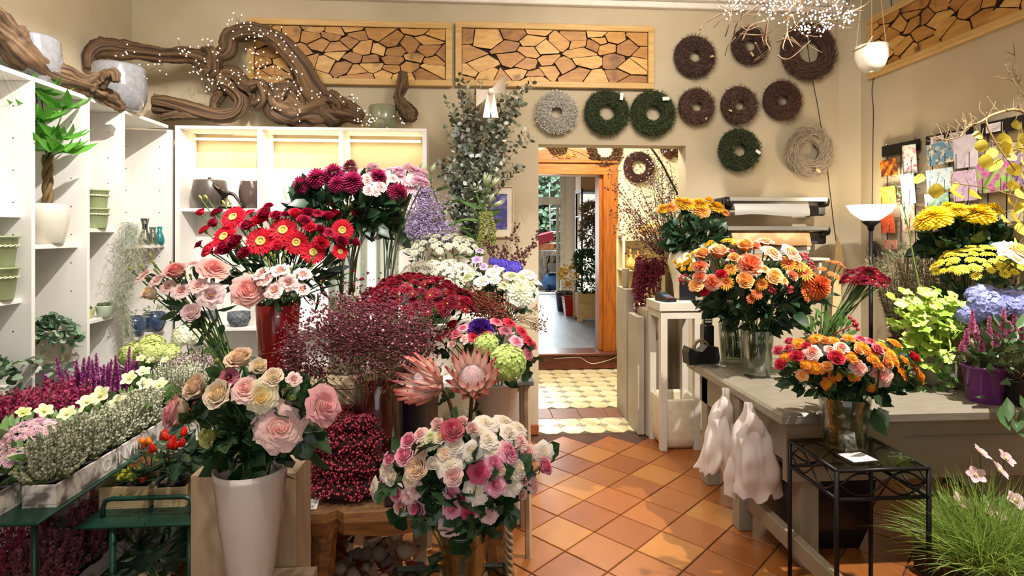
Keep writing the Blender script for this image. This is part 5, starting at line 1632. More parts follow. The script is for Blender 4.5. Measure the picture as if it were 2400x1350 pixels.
def iron_table(label, x0, x1, y0, y1, z, drop, loops_front=2, loops_side=2):
 t = thing('iron_side_table', label, 'side table', (x0, y0, 0))
 w, d = x1 - x0, y1 - y0
 r = .008
 def bar(p, q, name='frame_bar', rr=r): MB().tube([p, q], rr, 8).build(name, IRON, t, True)
 for zz in (z - r, z - drop):
  bar((0, 0, zz), (w, 0, zz)); bar((0, d, zz), (w, d, zz)); bar((0, 0, zz), (0, d, zz)); bar((w, 0, zz), (w, d, zz))
 for (x, y) in ((0, 0), (w, 0), (0, d), (w, d)):
  bar((x, y, 0), (x, y, z - r), 'leg', .009)
 def scroll(fn, n):
  for k in range(n):
   for sg in (1, -1):
    pts = []
    for i in range(33):
     a = i / 32
     xx = (k + .04 + .92 * a) / n
     hh = .5 + sg * .40 * math.sin(2 * PI * a + (0 if k % 2 == 0 else PI)) * (1 if True else 0)
     pts.append(fn(xx, hh))
    MB().tube(pts, .0042, 5).build('scroll', IRON, t, True)
 zf = lambda h: z - drop + (drop - r) * h
 scroll(lambda a, h: (a * w, 0, zf(h)), loops_front); scroll(lambda a, h: (a * w, d, zf(h)), loops_front)
 scroll(lambda a, h: (0, a * d, zf(h)), loops_side); scroll(lambda a, h: (w, a * d, zf(h)), loops_side)
 MB().box(.006, w - .006, .006, d - .006, z - .002, z + .006).build('glass_top', glass('table_glass', '#e9ede6', .05), t)
 return t
iron_table('low black iron stand with glass top under the front bouquet', P(925, 1330, 1.70).x, P(1182, 1315, 1.72).x, 1.38, 1.72, fz + .005, .09)
# things in the shade under the bench
mb = MB()
for i in range(46):
 c = V((R.uniform(-.13, .2), R.uniform(-.05, .12), R.uniform(.0, .28)))
 mb.blob(c, R.uniform(.018, .04), R.randrange(2), (1, .9, .8), 7, 5, .35)
for i in range(40):
 c = V((R.uniform(-.16, .22), R.uniform(-.1, .1), R.uniform(.05, .34)))
 mb.leaf(c, rdir(), rdir(), .07, .03, 2)
bs_ = thing('dried_pod_basket', 'low basket of pale dried pods in the shade under the bench', 'basket', (P(850, 1300, 2.1).x, 2.14, .10))
mb.build('pods', [mat('pale_pod', '#9c8a74', .8), mat('grey_pod', '#6d6258', .8), leafmat('dark_red_leaf', '#4a1414', '#6e2420', .7)], bs_, True, kind='stuff')
mb = MB(); mb.lathe([(0, 0), (.17, 0), (.2, .08), (.19, .08), (.16, .01), (0, .01)], 20, wob=lambda a, z: 1 + .02 * math.sin(16 * a)); mb.build('basket', mat('wicker_brown', '#5d4528', .8), bs_, loc=(0, 0, -.1))
# braided rope by the bench end
mb = MB()
for ph_ in (0, 2.09, 4.18):
 mb.tube([V((P(1192, 1150 + 10 * i, 1.9).x + .010 * math.cos(i * .9 + ph_), 1.9 + .010 * math.sin(i * .9 + ph_), P(1192, 1160 + 7 * i, 1.9).z)) for i in range(34)], .007, 5)
tag(mb.build('braided_rope', mat('straw_rope', '#a08a68', .8), None, True), 'braided straw rope hanging beside the bench end', 'rope')
# ================================================================ things on the white shelving
SAGE = mat('sage_glaze', '#a7b286', .35, col2='#98a578', scale=6)
def rope_pot(label, loc, r0, r1, h, grp=None):
 t = thing('rope_pot', label, 'pot', loc, 0, grp)
 mb = MB(); mb.lathe(potprof(r0, r1, h, .01), 28); mb.build('pot_body', SAGE, t, True)
 mb = MB()
 zr = h * .70; rr = r0 + (r1 - r0) * .72 + .004
 for ph in (0, PI):
  mb.tube([((rr + .003 * math.cos(a * 1.6 + ph)) * math.cos(a * PI / 24), (rr + .003 * math.cos(a * 1.6 + ph)) * math.sin(a * PI / 24), zr + .004 * math.sin(a * 1.6 + ph)) for a in range(49)], .0035, 5, cap=False)
 mb.build('rope_band', mat('sage_rope', '#c3cba6', .4), t, True)
 return t
rope_pot('large sage green pot with rope band, lower of the pair on the near shelf', (-2.14, 2.712, LS['A2']), .062, .078, .150)
rope_pot('large sage green pot with rope band, stacked on the lower one', (-2.14, 2.712, LS['A2'] + .142), .062, .078, .150)
rope_pot('small sage green pot under its twin on the middle shelf', (-2.125, 3.37, LS['C1']), .05, .06, .115)
rope_pot('small sage green pot stacked inside its twin on the middle shelf', (-2.125, 3.37, LS['C1'] + .105), .05, .06, .115)
# money tree in a white pot
mt_ = thing('potted_money_tree', 'braided-trunk money tree with glossy green leaves in a white pot', 'plant', (-2.145, 3.03, LS['B1']))
mb = MB(); mb.lathe([(0, 0), (.062, 0), (.07, .01), (.09, .12), (.093, .16), (.085, .195), (.078, .205), (.074, .2), (.08, .16), (.06, .03), (0, .03)], 32)
mb.build('pot', mat('ivory_glaze', '#ddd8cb', .2, col2='#d3cdbd', scale=5, coat=.3), mt_, True)
mb = MB()
for ph in (0, 2.09, 4.18):
 mb.tube([(.014 * math.cos(i * .55 + ph), .014 * math.sin(i * .55 + ph), .16 + i * .018) for i in range(17)], .012, 6)
mb.build('trunk', mat('money_tree_bark', '#6b4a30', .7, col2='#7c6a3f', scale=9), mt_, True)
GRL = leafmat('glossy_green_leaf', '#3f8a2e', '#7fc24e', .3, .3)
for k in range(13):
 a = k * 2.4
 hub = V((.06 * math.cos(a) + .05, .06 * math.sin(a) - .06, .46 + .075 * (k % 5)))
 MB().tube([(0, 0, .44), hub], .003, 4).build('leaf_stalk', STEM, mt_, True)
 for j in range(5):
  b = j * 1.256 + k
  mb = MB()
  mb.leaf((0, 0, 0), (0, 0, 1), (0, -1, 0), .15, .062, shape='lance', droop=.35)
  inst('leaf', mb.mesh('leaf', GRL, True), mt_, M=Matrix.Translation(hub) @ frame_to(V((math.cos(b) + .25, math.sin(b) - .3, .15)), R.random()))
# ivy planter, bowls, vases, pots
IVY = leafmat('ivy_variegated', '#3f5f45', '#b9c8ae', .45, .2)
LFI = [leafmesh('leaf', .042, .042, 'round', leafmat('ivy_leaf_%d' % k, c, c, .45, .2)) for k, c in enumerate(('#3f5f45', '#5a7a5c', '#8fa68c', '#b9c8ae'))]
def ivy_plant(label, loc, n, rad, r0, r1, h, m):
 t = thing('potted_ivy', label, 'plant', loc)
 pot(t, r0, r1, h, m)
 for i in range(n):
  a = R.random() * 6.283
  q = R.random() ** .6
  p = V((rad * q * math.cos(a), rad * q * math.sin(a) - .02, h + .06 * (1 - q) - .12 * q * q * R.random()))
  inst('leaf', LFI[i % 4], t, M=Matrix.Translation(p) @ frame_to(V((math.cos(a), math.sin(a) - .4, -.3 + R.random() * .8)), R.random() * 6) @ Matrix.Scale(R.uniform(.7, 1.1), 4))
 return t
ivy_plant('variegated ivy spilling from a pale stone pot on the low shelf', (-2.13, 3.04, LS['B2']), 220, .115, .075, .095, .17, mat('pale_stone', '#cfc5ae', .8, col2='#b3a78d', scale=18))
iv2 = ivy_plant('trailing ivy at the near end of the shelves above the crimson heather', (-2.13, 2.62, LS['A3']), 180, .12, .05, .065, .12, mat('grey_pot', '#8d8d86', .6))
mb, mbs = MB(), MB()
for k in range(4):
 pth = spline([V((.06, .02, .12)), V((.12, .1 + .04 * k, .12)), V((.16 + .03 * k, .2 + .08 * k, .05 - .02 * k)), V((.15 + .05 * k, .3 + .1 * k, .0))], 6)
 mbs.tube(pth, .0015, 4)
 for p in pth[4::2]: mb.leaf(p, rdir(), (0, 0, 1), .04, .04, shape='round')
mbs.build('runner', STEM, iv2, kind='stuff'); mb.build('runner_leaves', IVY, iv2, kind='stuff')
for (x, y, r, h, lab, c) in ((-2.10, 3.40, .046, .065, 'small celadon bowl with a cactus on the lower middle shelf', '#b9c7b0'), (-2.145, 3.33, .036, .055, 'tiny yellow green pot beside the celadon bowl', '#c0c391')):
 t = thing('small_bowl', lab, 'bowl', (x, y, LS['C2']))
 mb = MB(); mb.lathe([(0, 0), (r * .6, 0), (r * .7, .005), (r, h - .004), (r, h), (r - .005, h), (r * .65, .015), (0, .012)], 24); mb.build('bowl_body', mat('bowl' + c, c, .3), t, True)
 mb = MB()
 for i in range(9): mb.blob((R.uniform(-.5, .5) * r, R.uniform(-.5, .5) * r, h + .004), .013, rnd=.2)
 mb.build('succulent', mat('cactus_green', '#4c5a35', .7), t, True)
def bottle(label, loc, pr, m):
 mb = MB(); mb.lathe(pr, 24); return tag(mb.build('glass_bottle', m, None, True, loc), label, 'bottle')
bottle('tall smoky glass carafe with flared lip on the corner shelf', (-2.12, 3.84, LS['D1']), [(0, 0), (.03, 0), (.036, .02), (.034, .05), (.018, .09), (.015, .12), (.026, .17), (.024, .17), (.012, .12), (.015, .09), (.03, .05), (0, .01)], glass('smoky_glass', '#9aa59b', .5))
bottle('clear glass bottle between the carafe and the teal one', (-2.115, 3.92, LS['D1']), [(0, 0), (.028, 0), (.03, .04), (.026, .06), (.016, .08), (.022, .115), (.02, .115), (.014, .08), (.022, .05), (0, .01)], glass('clear_pale', '#cfd9cd', .4))
bottle('small teal glass bottle at the end of the corner shelf', (-2.105, 3.985, LS['D1']), [(0, 0), (.026, 0), (.03, .03), (.024, .06), (.013, .085), (.018, .12), (.016, .12), (.01, .085), (.02, .05), (0, .01)], mat('teal_glass', '#1f7f83', .15, coat=.4))
mb = MB(); mb.lathe(cylprof(.03, .042, .13), 24)
tag(mb.build('tumbler', mat('pale_blue_glass', '#a9bcc4', .2), None, True, (-2.11, 3.66, LS['D1'])), 'pale blue tumbler half hidden by the hanging moss', 'cup')
NAVY = mat('navy_speckled_glaze', '#2e3f58', .2, col2='#44566e', scale=30, coat=.3)
for (x, y, lab) in ((-2.11, 3.93, 'navy blue glazed pot with a seedling on the low corner shelf'), (-2.13, 3.74, 'second navy blue pot behind the hanging moss')):
 t = thing('blue_pot', lab, 'pot', (x, y, LS['D2']))
 mb = MB(); mb.lathe([(0, 0), (.05, 0), (.066, .05), (.068, .09), (.06, .125), (.055, .125), (.06, .09), (.05, .02), (0, .02)], 28); mb.build('pot', NAVY, t, True)
 foliage(60, (0, 0, .13), (.07, .07, .03), .03, .01, LM_gray, 'lance', parent=t)
# Spanish moss
mb = MB()
for i in range(2600):
 t = R.random()
 c = P(300 + 10 * math.sin(t * 7), 520 + 275 * t, 3.42)
 w = .012 + .075 * math.sin(PI * min(1, t * 1.15 + .12)) ** .7
 p = c + V((R.gauss(0, .5) * w, R.gauss(0, .5) * w * .7, 0))
 q = [p]
 d = V((R.uniform(-1, 1), R.uniform(-1, 1), -.6)).normalized()
 for k in range(4):
  d = (d + rv(.9) + V((0, 0, -.25))).normalized()
  q.append(q[-1] + d * .014)
 mb.strip(q, .0022, rdir())
tag(mb.build('spanish_moss', leafmat('spanish_moss', '#a6aa92', '#d3d5c2', .8, .3), None, kind='stuff'), 'long grey green beard of Spanish moss hanging from the shelf edge', 'moss')
# bronze figure and pots on the corner unit
def egg_pot(name, label, u, y, z, r, h, m):
 mb = MB(); mb.lathe([(0, 0), (r * .62, 0), (r * .72, .008), (r * .97, h * .4), (r, h * .6), (r * .9, h * .96), (r * .86, h), (r * .82, h * .96), (r * .9, h * .6), (r * .6, .03), (0, .03)], 32)
 return tag(mb.build(name, m, None, True, (P(u, 400, y).x, y, z)), label, 'pot')
egg_pot('brown_pot', 'dark grey brown pot behind the bronze figure on the corner shelves', 492, 4.10, bshz[0], .115, .20, mat('taupe_glaze', '#5f5650', .3, col2='#544b46', scale=7))
egg_pot('brown_pot', 'glossy brown pot beside the second upright of the corner shelves', 590, 4.10, bshz[0], .085, .195, mat('brown_glaze', '#5d4d45', .12, coat=.5))
mb = MB(); mb.lathe([(0, 0), (.062, 0), (.068, .01), (.092, .24), (.088, .24), (.064, .02), (0, .02)], 40, wob=lambda a, z: 1 + .012 * math.sin(18 * a))
tag(mb.build('ribbed_pot', mat('pale_blue_glaze', '#b9c6ca', .3, col2='#d5dbda', scale=5, stretch=(8, 8, 1)), None, True, (P(694, 440, 4.1).x, 4.1, bshz[0])), 'pale blue ribbed pot behind the magenta mums', 'pot')
for (u, lab, r, z) in ((490, 'grey granite bowl low on the corner shelves', .06, bshz[1]), (560, 'dark grey stone bowl on the lowest visible corner shelf', .075, bshz[1]), (520, 'speckled grey pot behind the gerbera leaves', .07, .0)):
 if z == 0: z = bshz[1] + .0; u = 470
 mb = MB(); mb.lathe([(0, 0), (r * .7, 0), (r, .05), (r * .98, .10), (r * .88, .10), (r * .85, .05), (0, .02)], 24)
 tag(mb.build('stone_bowl', mat('granite', '#6f7478', .6, col2='#4a4e55', scale=60, lo=.45, hi=.55), None, True, (P(u, 400, 4.08 if u != 490 else 4.12).x, 4.08 if u != 490 else 4.12, z)), lab, 'bowl')
fig = thing('bronze_figure', 'small dark bronze figure of a person climbing on the corner shelf', 'figurine', (P(520, 480, 4.03).x, 4.03, bshz[0]))
sk = [(0, 0, .115), (-.035, -.005, .145), (-.065, -.005, .175), (-.075, -.005, .195), (.03, 0, .16), (.01, 0, .185), (-.06, -.02, .14), (-.10, -.02, .125), (-.11, -.02, .15), (-.02, .02, .12), (-.065, .02, .10),
      (.04, 0, .10), (.05, -.01, .06), (.01, -.01, .07), (.0, -.01, .03), (.075, .01, .10), (.11, .01, .05), (.135, .01, .01), (-.085, -.005, .215)]
ed = [(0, 1), (1, 2), (2, 3), (3, 18), (2, 6), (6, 7), (7, 8), (2, 9), (9, 10), (0, 11), (11, 13), (13, 14), (0, 15), (15, 16), (16, 17)]
used = sorted({i for e in ed for i in e}); ix = {i: k for k, i in enumerate(used)}
me = bpy.data.meshes.new('bronze_body')
me.from_pydata([sk[i] for i in used], [(ix[a], ix[b]) for a, b in ed], [])
fo_ = bpy.data.objects.new('body', me); COL.objects.link(fo_); fo_.parent = fig
md = fo_.modifiers.new('skin', 'SKIN')
rad_ = {0: .018, 1: .02, 2: .018, 3: .009, 18: .017, 6: .008, 7: .006, 8: .005, 9: .008, 10: .006, 11: .014, 13: .010, 14: .007, 15: .013, 16: .009, 17: .006}
for i in used:
 sv = me.skin_vertices[0].data[ix[i]]; sv.radius = (rad_[i], rad_[i])
me.skin_vertices[0].data[ix[0]].use_root = True
ss = fo_.modifiers.new('smooth', 'SUBSURF'); ss.levels = 1; ss.render_levels = 1
me.materials.append(mat('dark_bronze', '#2a221c', .35, .8))
MB().box(-.01, .15, -.03, .03, 0, .012, bev=.004).build('base', mat('dark_bronze', '#2a221c', .35, .8), fig)
# ================================================================ on top of the shelving: grey glass pots, driftwood, fairy lights
GGL = mat('grey_crackle_glaze', '#77777a', .15, col2='#858488', scale=40, coat=.4)
def bowl_top(label, x, y, z, r, h, m=GGL, name='grey_pot'):
 mb = MB(); mb.lathe([(0, 0), (r * .6, 0), (r * .8, .015), (r * .98, h * .3), (r, h * .55), (r * .93, h * .95), (r * .9, h), (r * .86, h * .95), (r * .93, h * .5), (r * .7, .03), (0, .03)], 36)
 return tag(mb.build(name, m, None, True, (x, y, z)), label, 'pot')
bowl_top('round grey glazed pot on the shelf top near the corner', P(270, 200, 3.52).x, 3.56, ZT, .145, .27)
bowl_top('round grey glazed pot on the shelf top behind the near driftwood', P(58, 100, 2.92).x, 2.96, ZT, .125, .235)
mb = MB(); mb.lathe([(0, 0), (.088, 0), (.095, .01), (.098, .165), (.09, .172), (.086, .165), (.085, .02), (0, .02)], 32)
tag(mb.build('olive_pot', mat('olive_grey_glaze', '#7f8168', .25, col2='#74765e', scale=5, coat=.2), None, True, (P(897, 285, 4.09).x, 4.09, ZT)), 'olive grey cylinder pot at the end of the white shelving', 'pot')
WOODD = mat('driftwood', '#6f5238', .75, col2='#4a3220', scale=14, stretch=(1, 1, 1), bump=.3, detail=6)
t = NT('driftwood_grain')
uvn = t.n('ShaderNodeUVMap'); mp = t.n('ShaderNodeMapping'); mp.inputs['Scale'].default_value = (26, 2.2, 1); t.l(uvn.outputs[0], mp.inputs[0])
f = t.noise(1.0, 6, vec=mp.outputs[0])
t.l(t.mixc(t.ramp(f, .35, .68), hx('#24150a'), hx('#7d5f40')), t.b.inputs['Base Color'])
t.b.inputs['Roughness'].default_value = .75
t.bump(f, .6, .02)
WOODD = t.m
def gnarl(mb, pts, rads, tw=4.0, ridges=5, n=26, k=10, seed=0, amp=.2):
 pth = spline(pts, k)
 L = len(pth)
 rr = []
 for i in range(L):
  q = i / (L - 1) * (len(rads) - 1)
  a = int(min(q, len(rads) - 2)); rr.append(rads[a] + (rads[a + 1] - rads[a]) * (q - a))
 def rough(a, t):
  return 1 + amp * math.sin(ridges * a + tw * t * 6.283) + .10 * math.sin(2 * a + 9 * t + seed) + .10 * math.sin(9 * a + tw * t * 9 + seed) + .30 * mnoise.noise(V((math.cos(a) * 1.5, math.sin(a) * 1.5, t * 11 + seed))) + .12 * mnoise.noise(V((math.cos(a) * 4, math.sin(a) * 4, t * 30 + seed)))
 mb.tube(pth, rr, n, rough=rough)
 return pth
DW = {}
def dpath(name, uvy):
 return [P(u, v, y) for (u, v, y) in uvy]
def drift(name, label, parts, base):
 t = thing('driftwood_root', label, 'driftwood', base)
 mb = MB()
 paths = []
 for k, (uvy, rads, tw, seed) in enumerate(parts):
  paths.append(gnarl(mb, dpath(name, uvy), [pxm(r, uvy[0][2]) for r in rads], tw, 4 + k % 3, seed=seed))
 mb.v = [tuple(V(q) - V(base)) for q in mb.v]
 mb.build('wood', WOODD, t, True)
 return t, paths
_, pa = drift('near', 'thick dark driftwood root lying along the near shelf top', [
 ([(-60, 20, 2.6), (0, 75, 2.72), (40, 115, 2.8), (100, 165, 2.95), (170, 190, 3.1), (215, 205, 3.2)], [30, 34, 36, 30, 24, 22], .6, 1),
 ([(200, 195, 3.2), (235, 215, 3.25), (265, 235, 3.3), (290, 258, 3.35)], [16, 18, 14, 8], .5, 2),
 ([(205, 205, 3.18), (230, 190, 3.2), (250, 178, 3.2), (268, 172, 3.2), (271, 192, 3.2)], [18, 15, 11, 10, 8], 1, 3)], V((-2.2, 2.95, ZT)))
_, pb_ = drift('arch', 'big arching driftwood root with fairy lights over the corner shelves', [
 ([(208, 160, 3.7), (212, 130, 3.72), (240, 112, 3.76), (300, 118, 3.84), (380, 128, 3.94), (450, 132, 4.02), (495, 150, 4.06)], [9, 14, 18, 17, 16, 20, 24], .4, 4),
 ([(212, 104, 3.75), (240, 104, 3.78), (290, 110, 3.84)], [7, 12, 12], .4, 14),
 ([(478, 128, 4.05), (497, 125, 4.0), (500, 160, 4.0), (478, 172, 4.04)], [12, 15, 14, 8], .6, 5),
 ([(500, 135, 4.04), (530, 120, 4.05), (538, 92, 4.06), (562, 78, 4.07), (610, 76, 4.07), (660, 105, 4.06), (705, 160, 4.06), (735, 215, 4.06), (770, 262, 4.06), (795, 287, 4.06)], [12, 18, 19, 18, 18, 20, 22, 24, 26, 26], .6, 6)], V((-1.8, 4.05, ZT)))
_, pc_ = drift('forked', 'forked driftwood root curling upward at the corner of the shelves', [
 ([(358, 232, 4.03), (400, 240, 4.04), (460, 258, 4.05), (520, 272, 4.06), (555, 262, 4.06), (566, 235, 4.06), (545, 208, 4.06), (518, 190, 4.05), (522, 172, 4.04), (548, 170, 4.03), (575, 195, 4.03), (596, 212, 4.04)], [10, 13, 16, 14, 13, 14, 13, 12, 11, 12, 14, 10], 1.2, 7),
 ([(358, 255, 4.06), (420, 262, 4.07), (480, 268, 4.07), (530, 274, 4.07)], [8, 10, 11, 8], .7, 8),
 ([(380, 276, 4.02), (430, 270, 4.03), (490, 276, 4.05)], [7, 9, 7], .7, 9),
 ([(500, 262, 4.1), (508, 232, 4.1), (530, 212, 4.1), (560, 218, 4.1)], [9, 10, 10, 8], 1, 18)], V((-1.85, 4.05, ZT)))
_, pd_ = drift('twisted', 'tightly twisted driftwood root lying before the wood mosaic', [
 ([(590, 205, 4.02), (612, 200, 4.0), (618, 232, 4.0), (600, 245, 4.04), (605, 215, 4.08), (640, 215, 4.05), (650, 255, 4.0), (690, 262, 4.04), (740, 258, 4.05), (800, 258, 4.05), (850, 278, 4.06)], [12, 14, 13, 10, 10, 16, 24, 32, 28, 26, 12], 5.5, 10),
 ([(640, 270, 4.02), (665, 215, 4.0), (700, 215, 4.03), (712, 262, 4.02)], [16, 18, 18, 12], 2.5, 11),
 ([(770, 225, 4.0), (790, 240, 3.99), (800, 270, 4.02)], [14, 17, 12], 2, 12)], V((-1.3, 4.05, ZT)))
drift('upright', 'short upright driftwood stump at the end of the shelving', [
 ([(962, 284, 4.1), (958, 266, 4.1), (942, 245, 4.08), (934, 225, 4.08), (942, 200, 4.08), (945, 168, 4.08)], [14, 20, 15, 10, 12, 8], .8, 13)], V((-.5, 4.1, ZT)))
# fairy lights: thin brown wire with tiny warm bulbs
fl = thing('fairy_lights', 'string of tiny warm fairy lights wound over the arching driftwood', 'fairy lights', V((-1.4, 4.0, ZT)))
mb, mw = MB(), MB()
knots = [(290, 115), (270, 155), (330, 165), (380, 150), (420, 110), (440, 118), (460, 155), (490, 110), (510, 130), (500, 190), (470, 165), (560, 50), (600, 60), (640, 75), (660, 95), (590, 105), (605, 130), (620, 155), (590, 165), (570, 160), (645, 175), (660, 215), (690, 215), (650, 240), (620, 195), (700, 205), (745, 215), (640, 225), (700, 260), (820, 225), (840, 260), (850, 280), (500, 205), (480, 195), (535, 175), (545, 195), (860, 270), (865, 285), (930, 280), (560, 70), (685, 165), (670, 130), (605, 85)]
prev = None
for (u, v) in knots:
 y = 3.93 if u > 420 else 3.75
 c = P(u, v, y)
 if prev is not None and (c - prev).length < .35:
  mw.tube([prev, (c + prev) / 2 + rv(.03), c], .0014, 4)
 prev = c
 for k in range(6):
  q = c + V((R.gauss(0, .035), R.uniform(-.03, .03), R.gauss(0, .032)))
  mw.tube([c, (c + q) / 2 + rv(.012), q], .0011, 3)
  mb.blob(q, .0040, seg=6, rings=4)
for m_ in (mb, mw): m_.v = [tuple(V(q) - fl.location) for q in m_.v]
mb.build('bulbs', emit('fairy_bulb', '#ffe3b4', 9, False), fl, True, kind='stuff')
mw.build('wire', mat('brown_wire', '#4a3222', .6), fl, kind='stuff')
# grassy plant drooping from the near shelf top
gp = thing('grassy_houseplant', 'thin grassy leaves drooping from the near end of the shelf top', 'plant', (-2.26, 2.42, ZT))
pot(gp, .06, .075, .11, M_white)
for k in range(16):
 a = R.uniform(-1.2, 1.4)
 L = R.uniform(.25, .5)
 mb = MB()
 mb.strip([V((math.sin(a) * .3 * L * 0 + .02 * j / 6, 0, .1)) + V((math.cos(a) * L * .75 * (j / 8), math.sin(a) * L * (j / 8) * .9, .16 * math.sin(PI * j / 8) * .8 - .55 * L * (j / 8) ** 2)) for j in range(9)], .007, (0, 0, 1))
 inst('leaf', mb.mesh('leaf', leafmat('grass_leaf_dark', '#3d5730', '#5f7c45', .5), True), gp)
# ================================================================ green metal plant stand with trays
GM = mat('dark_green_metal', '#1f4a3c', .35, .3, col2='#183b30', scale=6)
psx0, psx1, psy0, psy1, psz = -2.0, -1.325, 1.83, 3.42, .62
ps = thing('plant_stand', 'dark green metal plant stand in two tiers with rail handles', 'plant stand', (psx0, psy0, 0))
so = V((psx0, psy0, 0))
def gb(name, x0, x1, y0, y1, z0, z1, bev=.004):
 MB().box(x0 - so.x, x1 - so.x, y0 - so.y, y1 - so.y, z0, z1, bev=bev).build(name, GM, ps)
gb('upper_shelf', psx0, psx1, psy0, psy1, psz - .012, psz)
lsx0, lsx1, lsy0, lsy1, lsz = -1.40, -1.0, 2.10, 2.95, .47
gb('lower_shelf', lsx0, lsx1, lsy0, lsy1, lsz - .012, lsz)
gb('ground_shelf', psx0 + .03, -1.2, psy0 + .25, psy1, .13, .142)
for (x, y, z) in ((psx0 + .03, psy0 + .03, psz), (-1.42, psy0 + .12, psz), (-1.42, psy1 - .05, psz), (psx0 + .03, psy1 - .05, psz), (lsx0 + .12, lsy0 + .02, lsz), (lsx1 - .03, lsy0 + .05, lsz), (lsx1 - .03, lsy1 - .05, lsz)):
 MB().tube([(x - so.x, y - so.y, 0), (x - so.x, y - so.y, z - .012)], .011, 8).build('post', GM, ps, True)
def railing(p, q, h):
 p, q = V(p) - so, V(q) - so
 pts = [p, p + V((0, 0, h - .03)), p + V((0, 0, h - .008)) + (q - p).normalized() * .008, p + V((0, 0, h)) + (q - p).normalized() * .03, q + V((0, 0, h)) - (q - p).normalized() * .03, q + V((0, 0, h - .008)) - (q - p).normalized() * .008, q + V((0, 0, h - .03)), q]
 MB().tube(pts, .0085, 8).build('rail', GM, ps, True)
railing((psx0 + .05, psy0 + .03, psz), (-1.535, psy0 + .03, psz), .045)
railing((-1.345, lsy0 + .07, lsz), (-1.03, lsy0 + .07, lsz), .065)
t = NT('weathered_white_paint')
f = t.noise(9, 6); f2 = t.noise(2.5, 3)
t.l(t.mixc(t.ramp(f, .44, .52), hx('#6a625c'), hx('#d8d0c6')), t.b.inputs['Base Color']); t.b.inputs['Roughness'].default_value = .7
WPB = t.m
def crate(label, x0, x1, y0, y1, z, h, letters=None, m=WPB, tk=.008):
 t = thing('planter_tray', label, 'tray', (x0, y0, z))
 w, d = x1 - x0, y1 - y0
 MB().box(0, w, 0, d, 0, .008).build('base', m, t)
 for (a, b, c, e) in ((0, w, 0, tk), (0, w, d - tk, d), (0, tk, tk, d - tk), (w - tk, w, tk, d - tk)):
  MB().box(a, b, c, e, .008, h, bev=.002).build('side', m, t)
 if letters:
  text('lettering', letters, mat('worn_letter_white', '#e9e4dc', .7), (w + .0008, d * .34, h * .14), (PI / 2, 0, PI / 2), h * .95, t)
 return t
crate('long weathered white tray of grey heather on the green stand', -1.445, -1.34, 1.93, 2.60, psz, .072, 'O JNVIL')
crate('second weathered tray at the near end of the green stand', -1.61, -1.475, 1.86, 2.26, psz, .075, 'VI')
crate('weathered white tray in the dark under the green stand', -1.60, -1.48, 2.12, 2.8, .142, .07)
BLK = mat('black_nursery_pot', '#17181a', .5)
GRN = leafmat('heather_green', '#5e6e3e', '#8a9a5c', .6, .2)
def heather_plant(label, x, y, z, rx, ry, h, n, m, grp=None, bits=26, w=.0075, pot_h=.075, name='potted_heather', lean=.35):
 t = thing(name, label, 'heather', (x, y, z), 0, grp)
 pot(t, min(rx, ry) * .62, min(rx, ry) * .8, pot_h, BLK)
 mb = MB(); heather(mb, (0, 0, pot_h - .01), rx, ry, h, n, bits=bits, w=w, lean=lean); heather(mb, (0, 0, pot_h - .012), rx, ry, h * .5, n // 2, bits=bits // 2, w=w, lean=.7, bare=.1)
 mb.build('spikes', [m, GRN], t, kind='stuff')
 return t
GREYH = leafmat('grey_heather', '#9c9e82', '#cdceb4', .7, .2)
for k in range(5):
 heather_plant('silver grey heather, %s from the front in the long white tray' % ORD[k], -1.40, 2.0 + k * .13, psz + .008, .066, .085, .17 + .01 * (k % 2), 130, GREYH, 'grey heathers in the long tray', 40, .0095, .07)
CRIM = leafmat('crimson_heather', '#8e1444', '#c43a72', .6, .2)
MAGH = leafmat('magenta_heather', '#a03a88', '#cf78b4', .6, .2)
WHH = leafmat('white_heather', '#b6ba96', '#eceadb', .6, .25)
MAUH = leafmat('mauve_heather', '#a2808a', '#d8c3c0', .6, .2)
for k, (u, v, y) in enumerate(((25, 925, 2.42), (90, 915, 2.5), (140, 905, 2.62))):
 p = P(u, v, y)
 heather_plant('bushy crimson heather, %s from the near end of the stand' % ORD[k], p.x, y, psz, .095, .095, .20, 90, CRIM, None, 24, .012)
for k, (u, v, y) in enumerate(((185, 880, 2.76), (232, 880, 2.8), (285, 890, 2.9))):
 p = P(u, v, y)
 t = thing('potted_celosia', 'magenta plume heather with tall spikes, %s from the crimson ones' % ORD[k], 'heather', (p.x, y, psz))
 pot(t, .055, .07, .085, BLK)
 for j in range(8):
  a, q = j * 2.4, .012 + .009 * j
  b0 = V((q * math.cos(a), q * math.sin(a), .085)); tip = b0 + V((q * math.cos(a) * .9, q * math.sin(a) * .9, R.uniform(.15, .26)))
  mb = MB()
  for i in range(150):
   s = (i + .5) / 150
   c = b0.lerp(tip, .12 + .88 * s)
   rr = .016 * (1 - s) ** .55 + .002
   aa = i * 2.4
   d = V((math.cos(aa), math.sin(aa), .55)).normalized()
   mb.leaf(c, d, rdir(), rr * 1.1, .012, 0, .1, .1, 'round')
  mb.tube([b0, tip], .0022, 4, 1)
  mb.build('spike', [MAGH, STEM], t)
 foliage(50, (0, 0, .10), (.06, .06, .035), .04, .014, LM_mid, 'lance', parent=t)
for k, (u, v, y, m, lab) in enumerate(((400, 930, 2.86, WHH, 'white heather in the middle of the stand behind the cream roses'), (445, 905, 2.95, WHH, 'white heather nearest the stems of the lisianthus'), (420, 870, 3.12, MAUH, 'dusty mauve heather behind the white heathers'), (462, 860, 3.15, MAUH, 'dusty mauve heather nearest the corner shelves'))):
 p = P(u, v, y)
 heather_plant(lab, p.x, y, psz, .10, .10, .20, 85, m, None, 26, .009, .08)
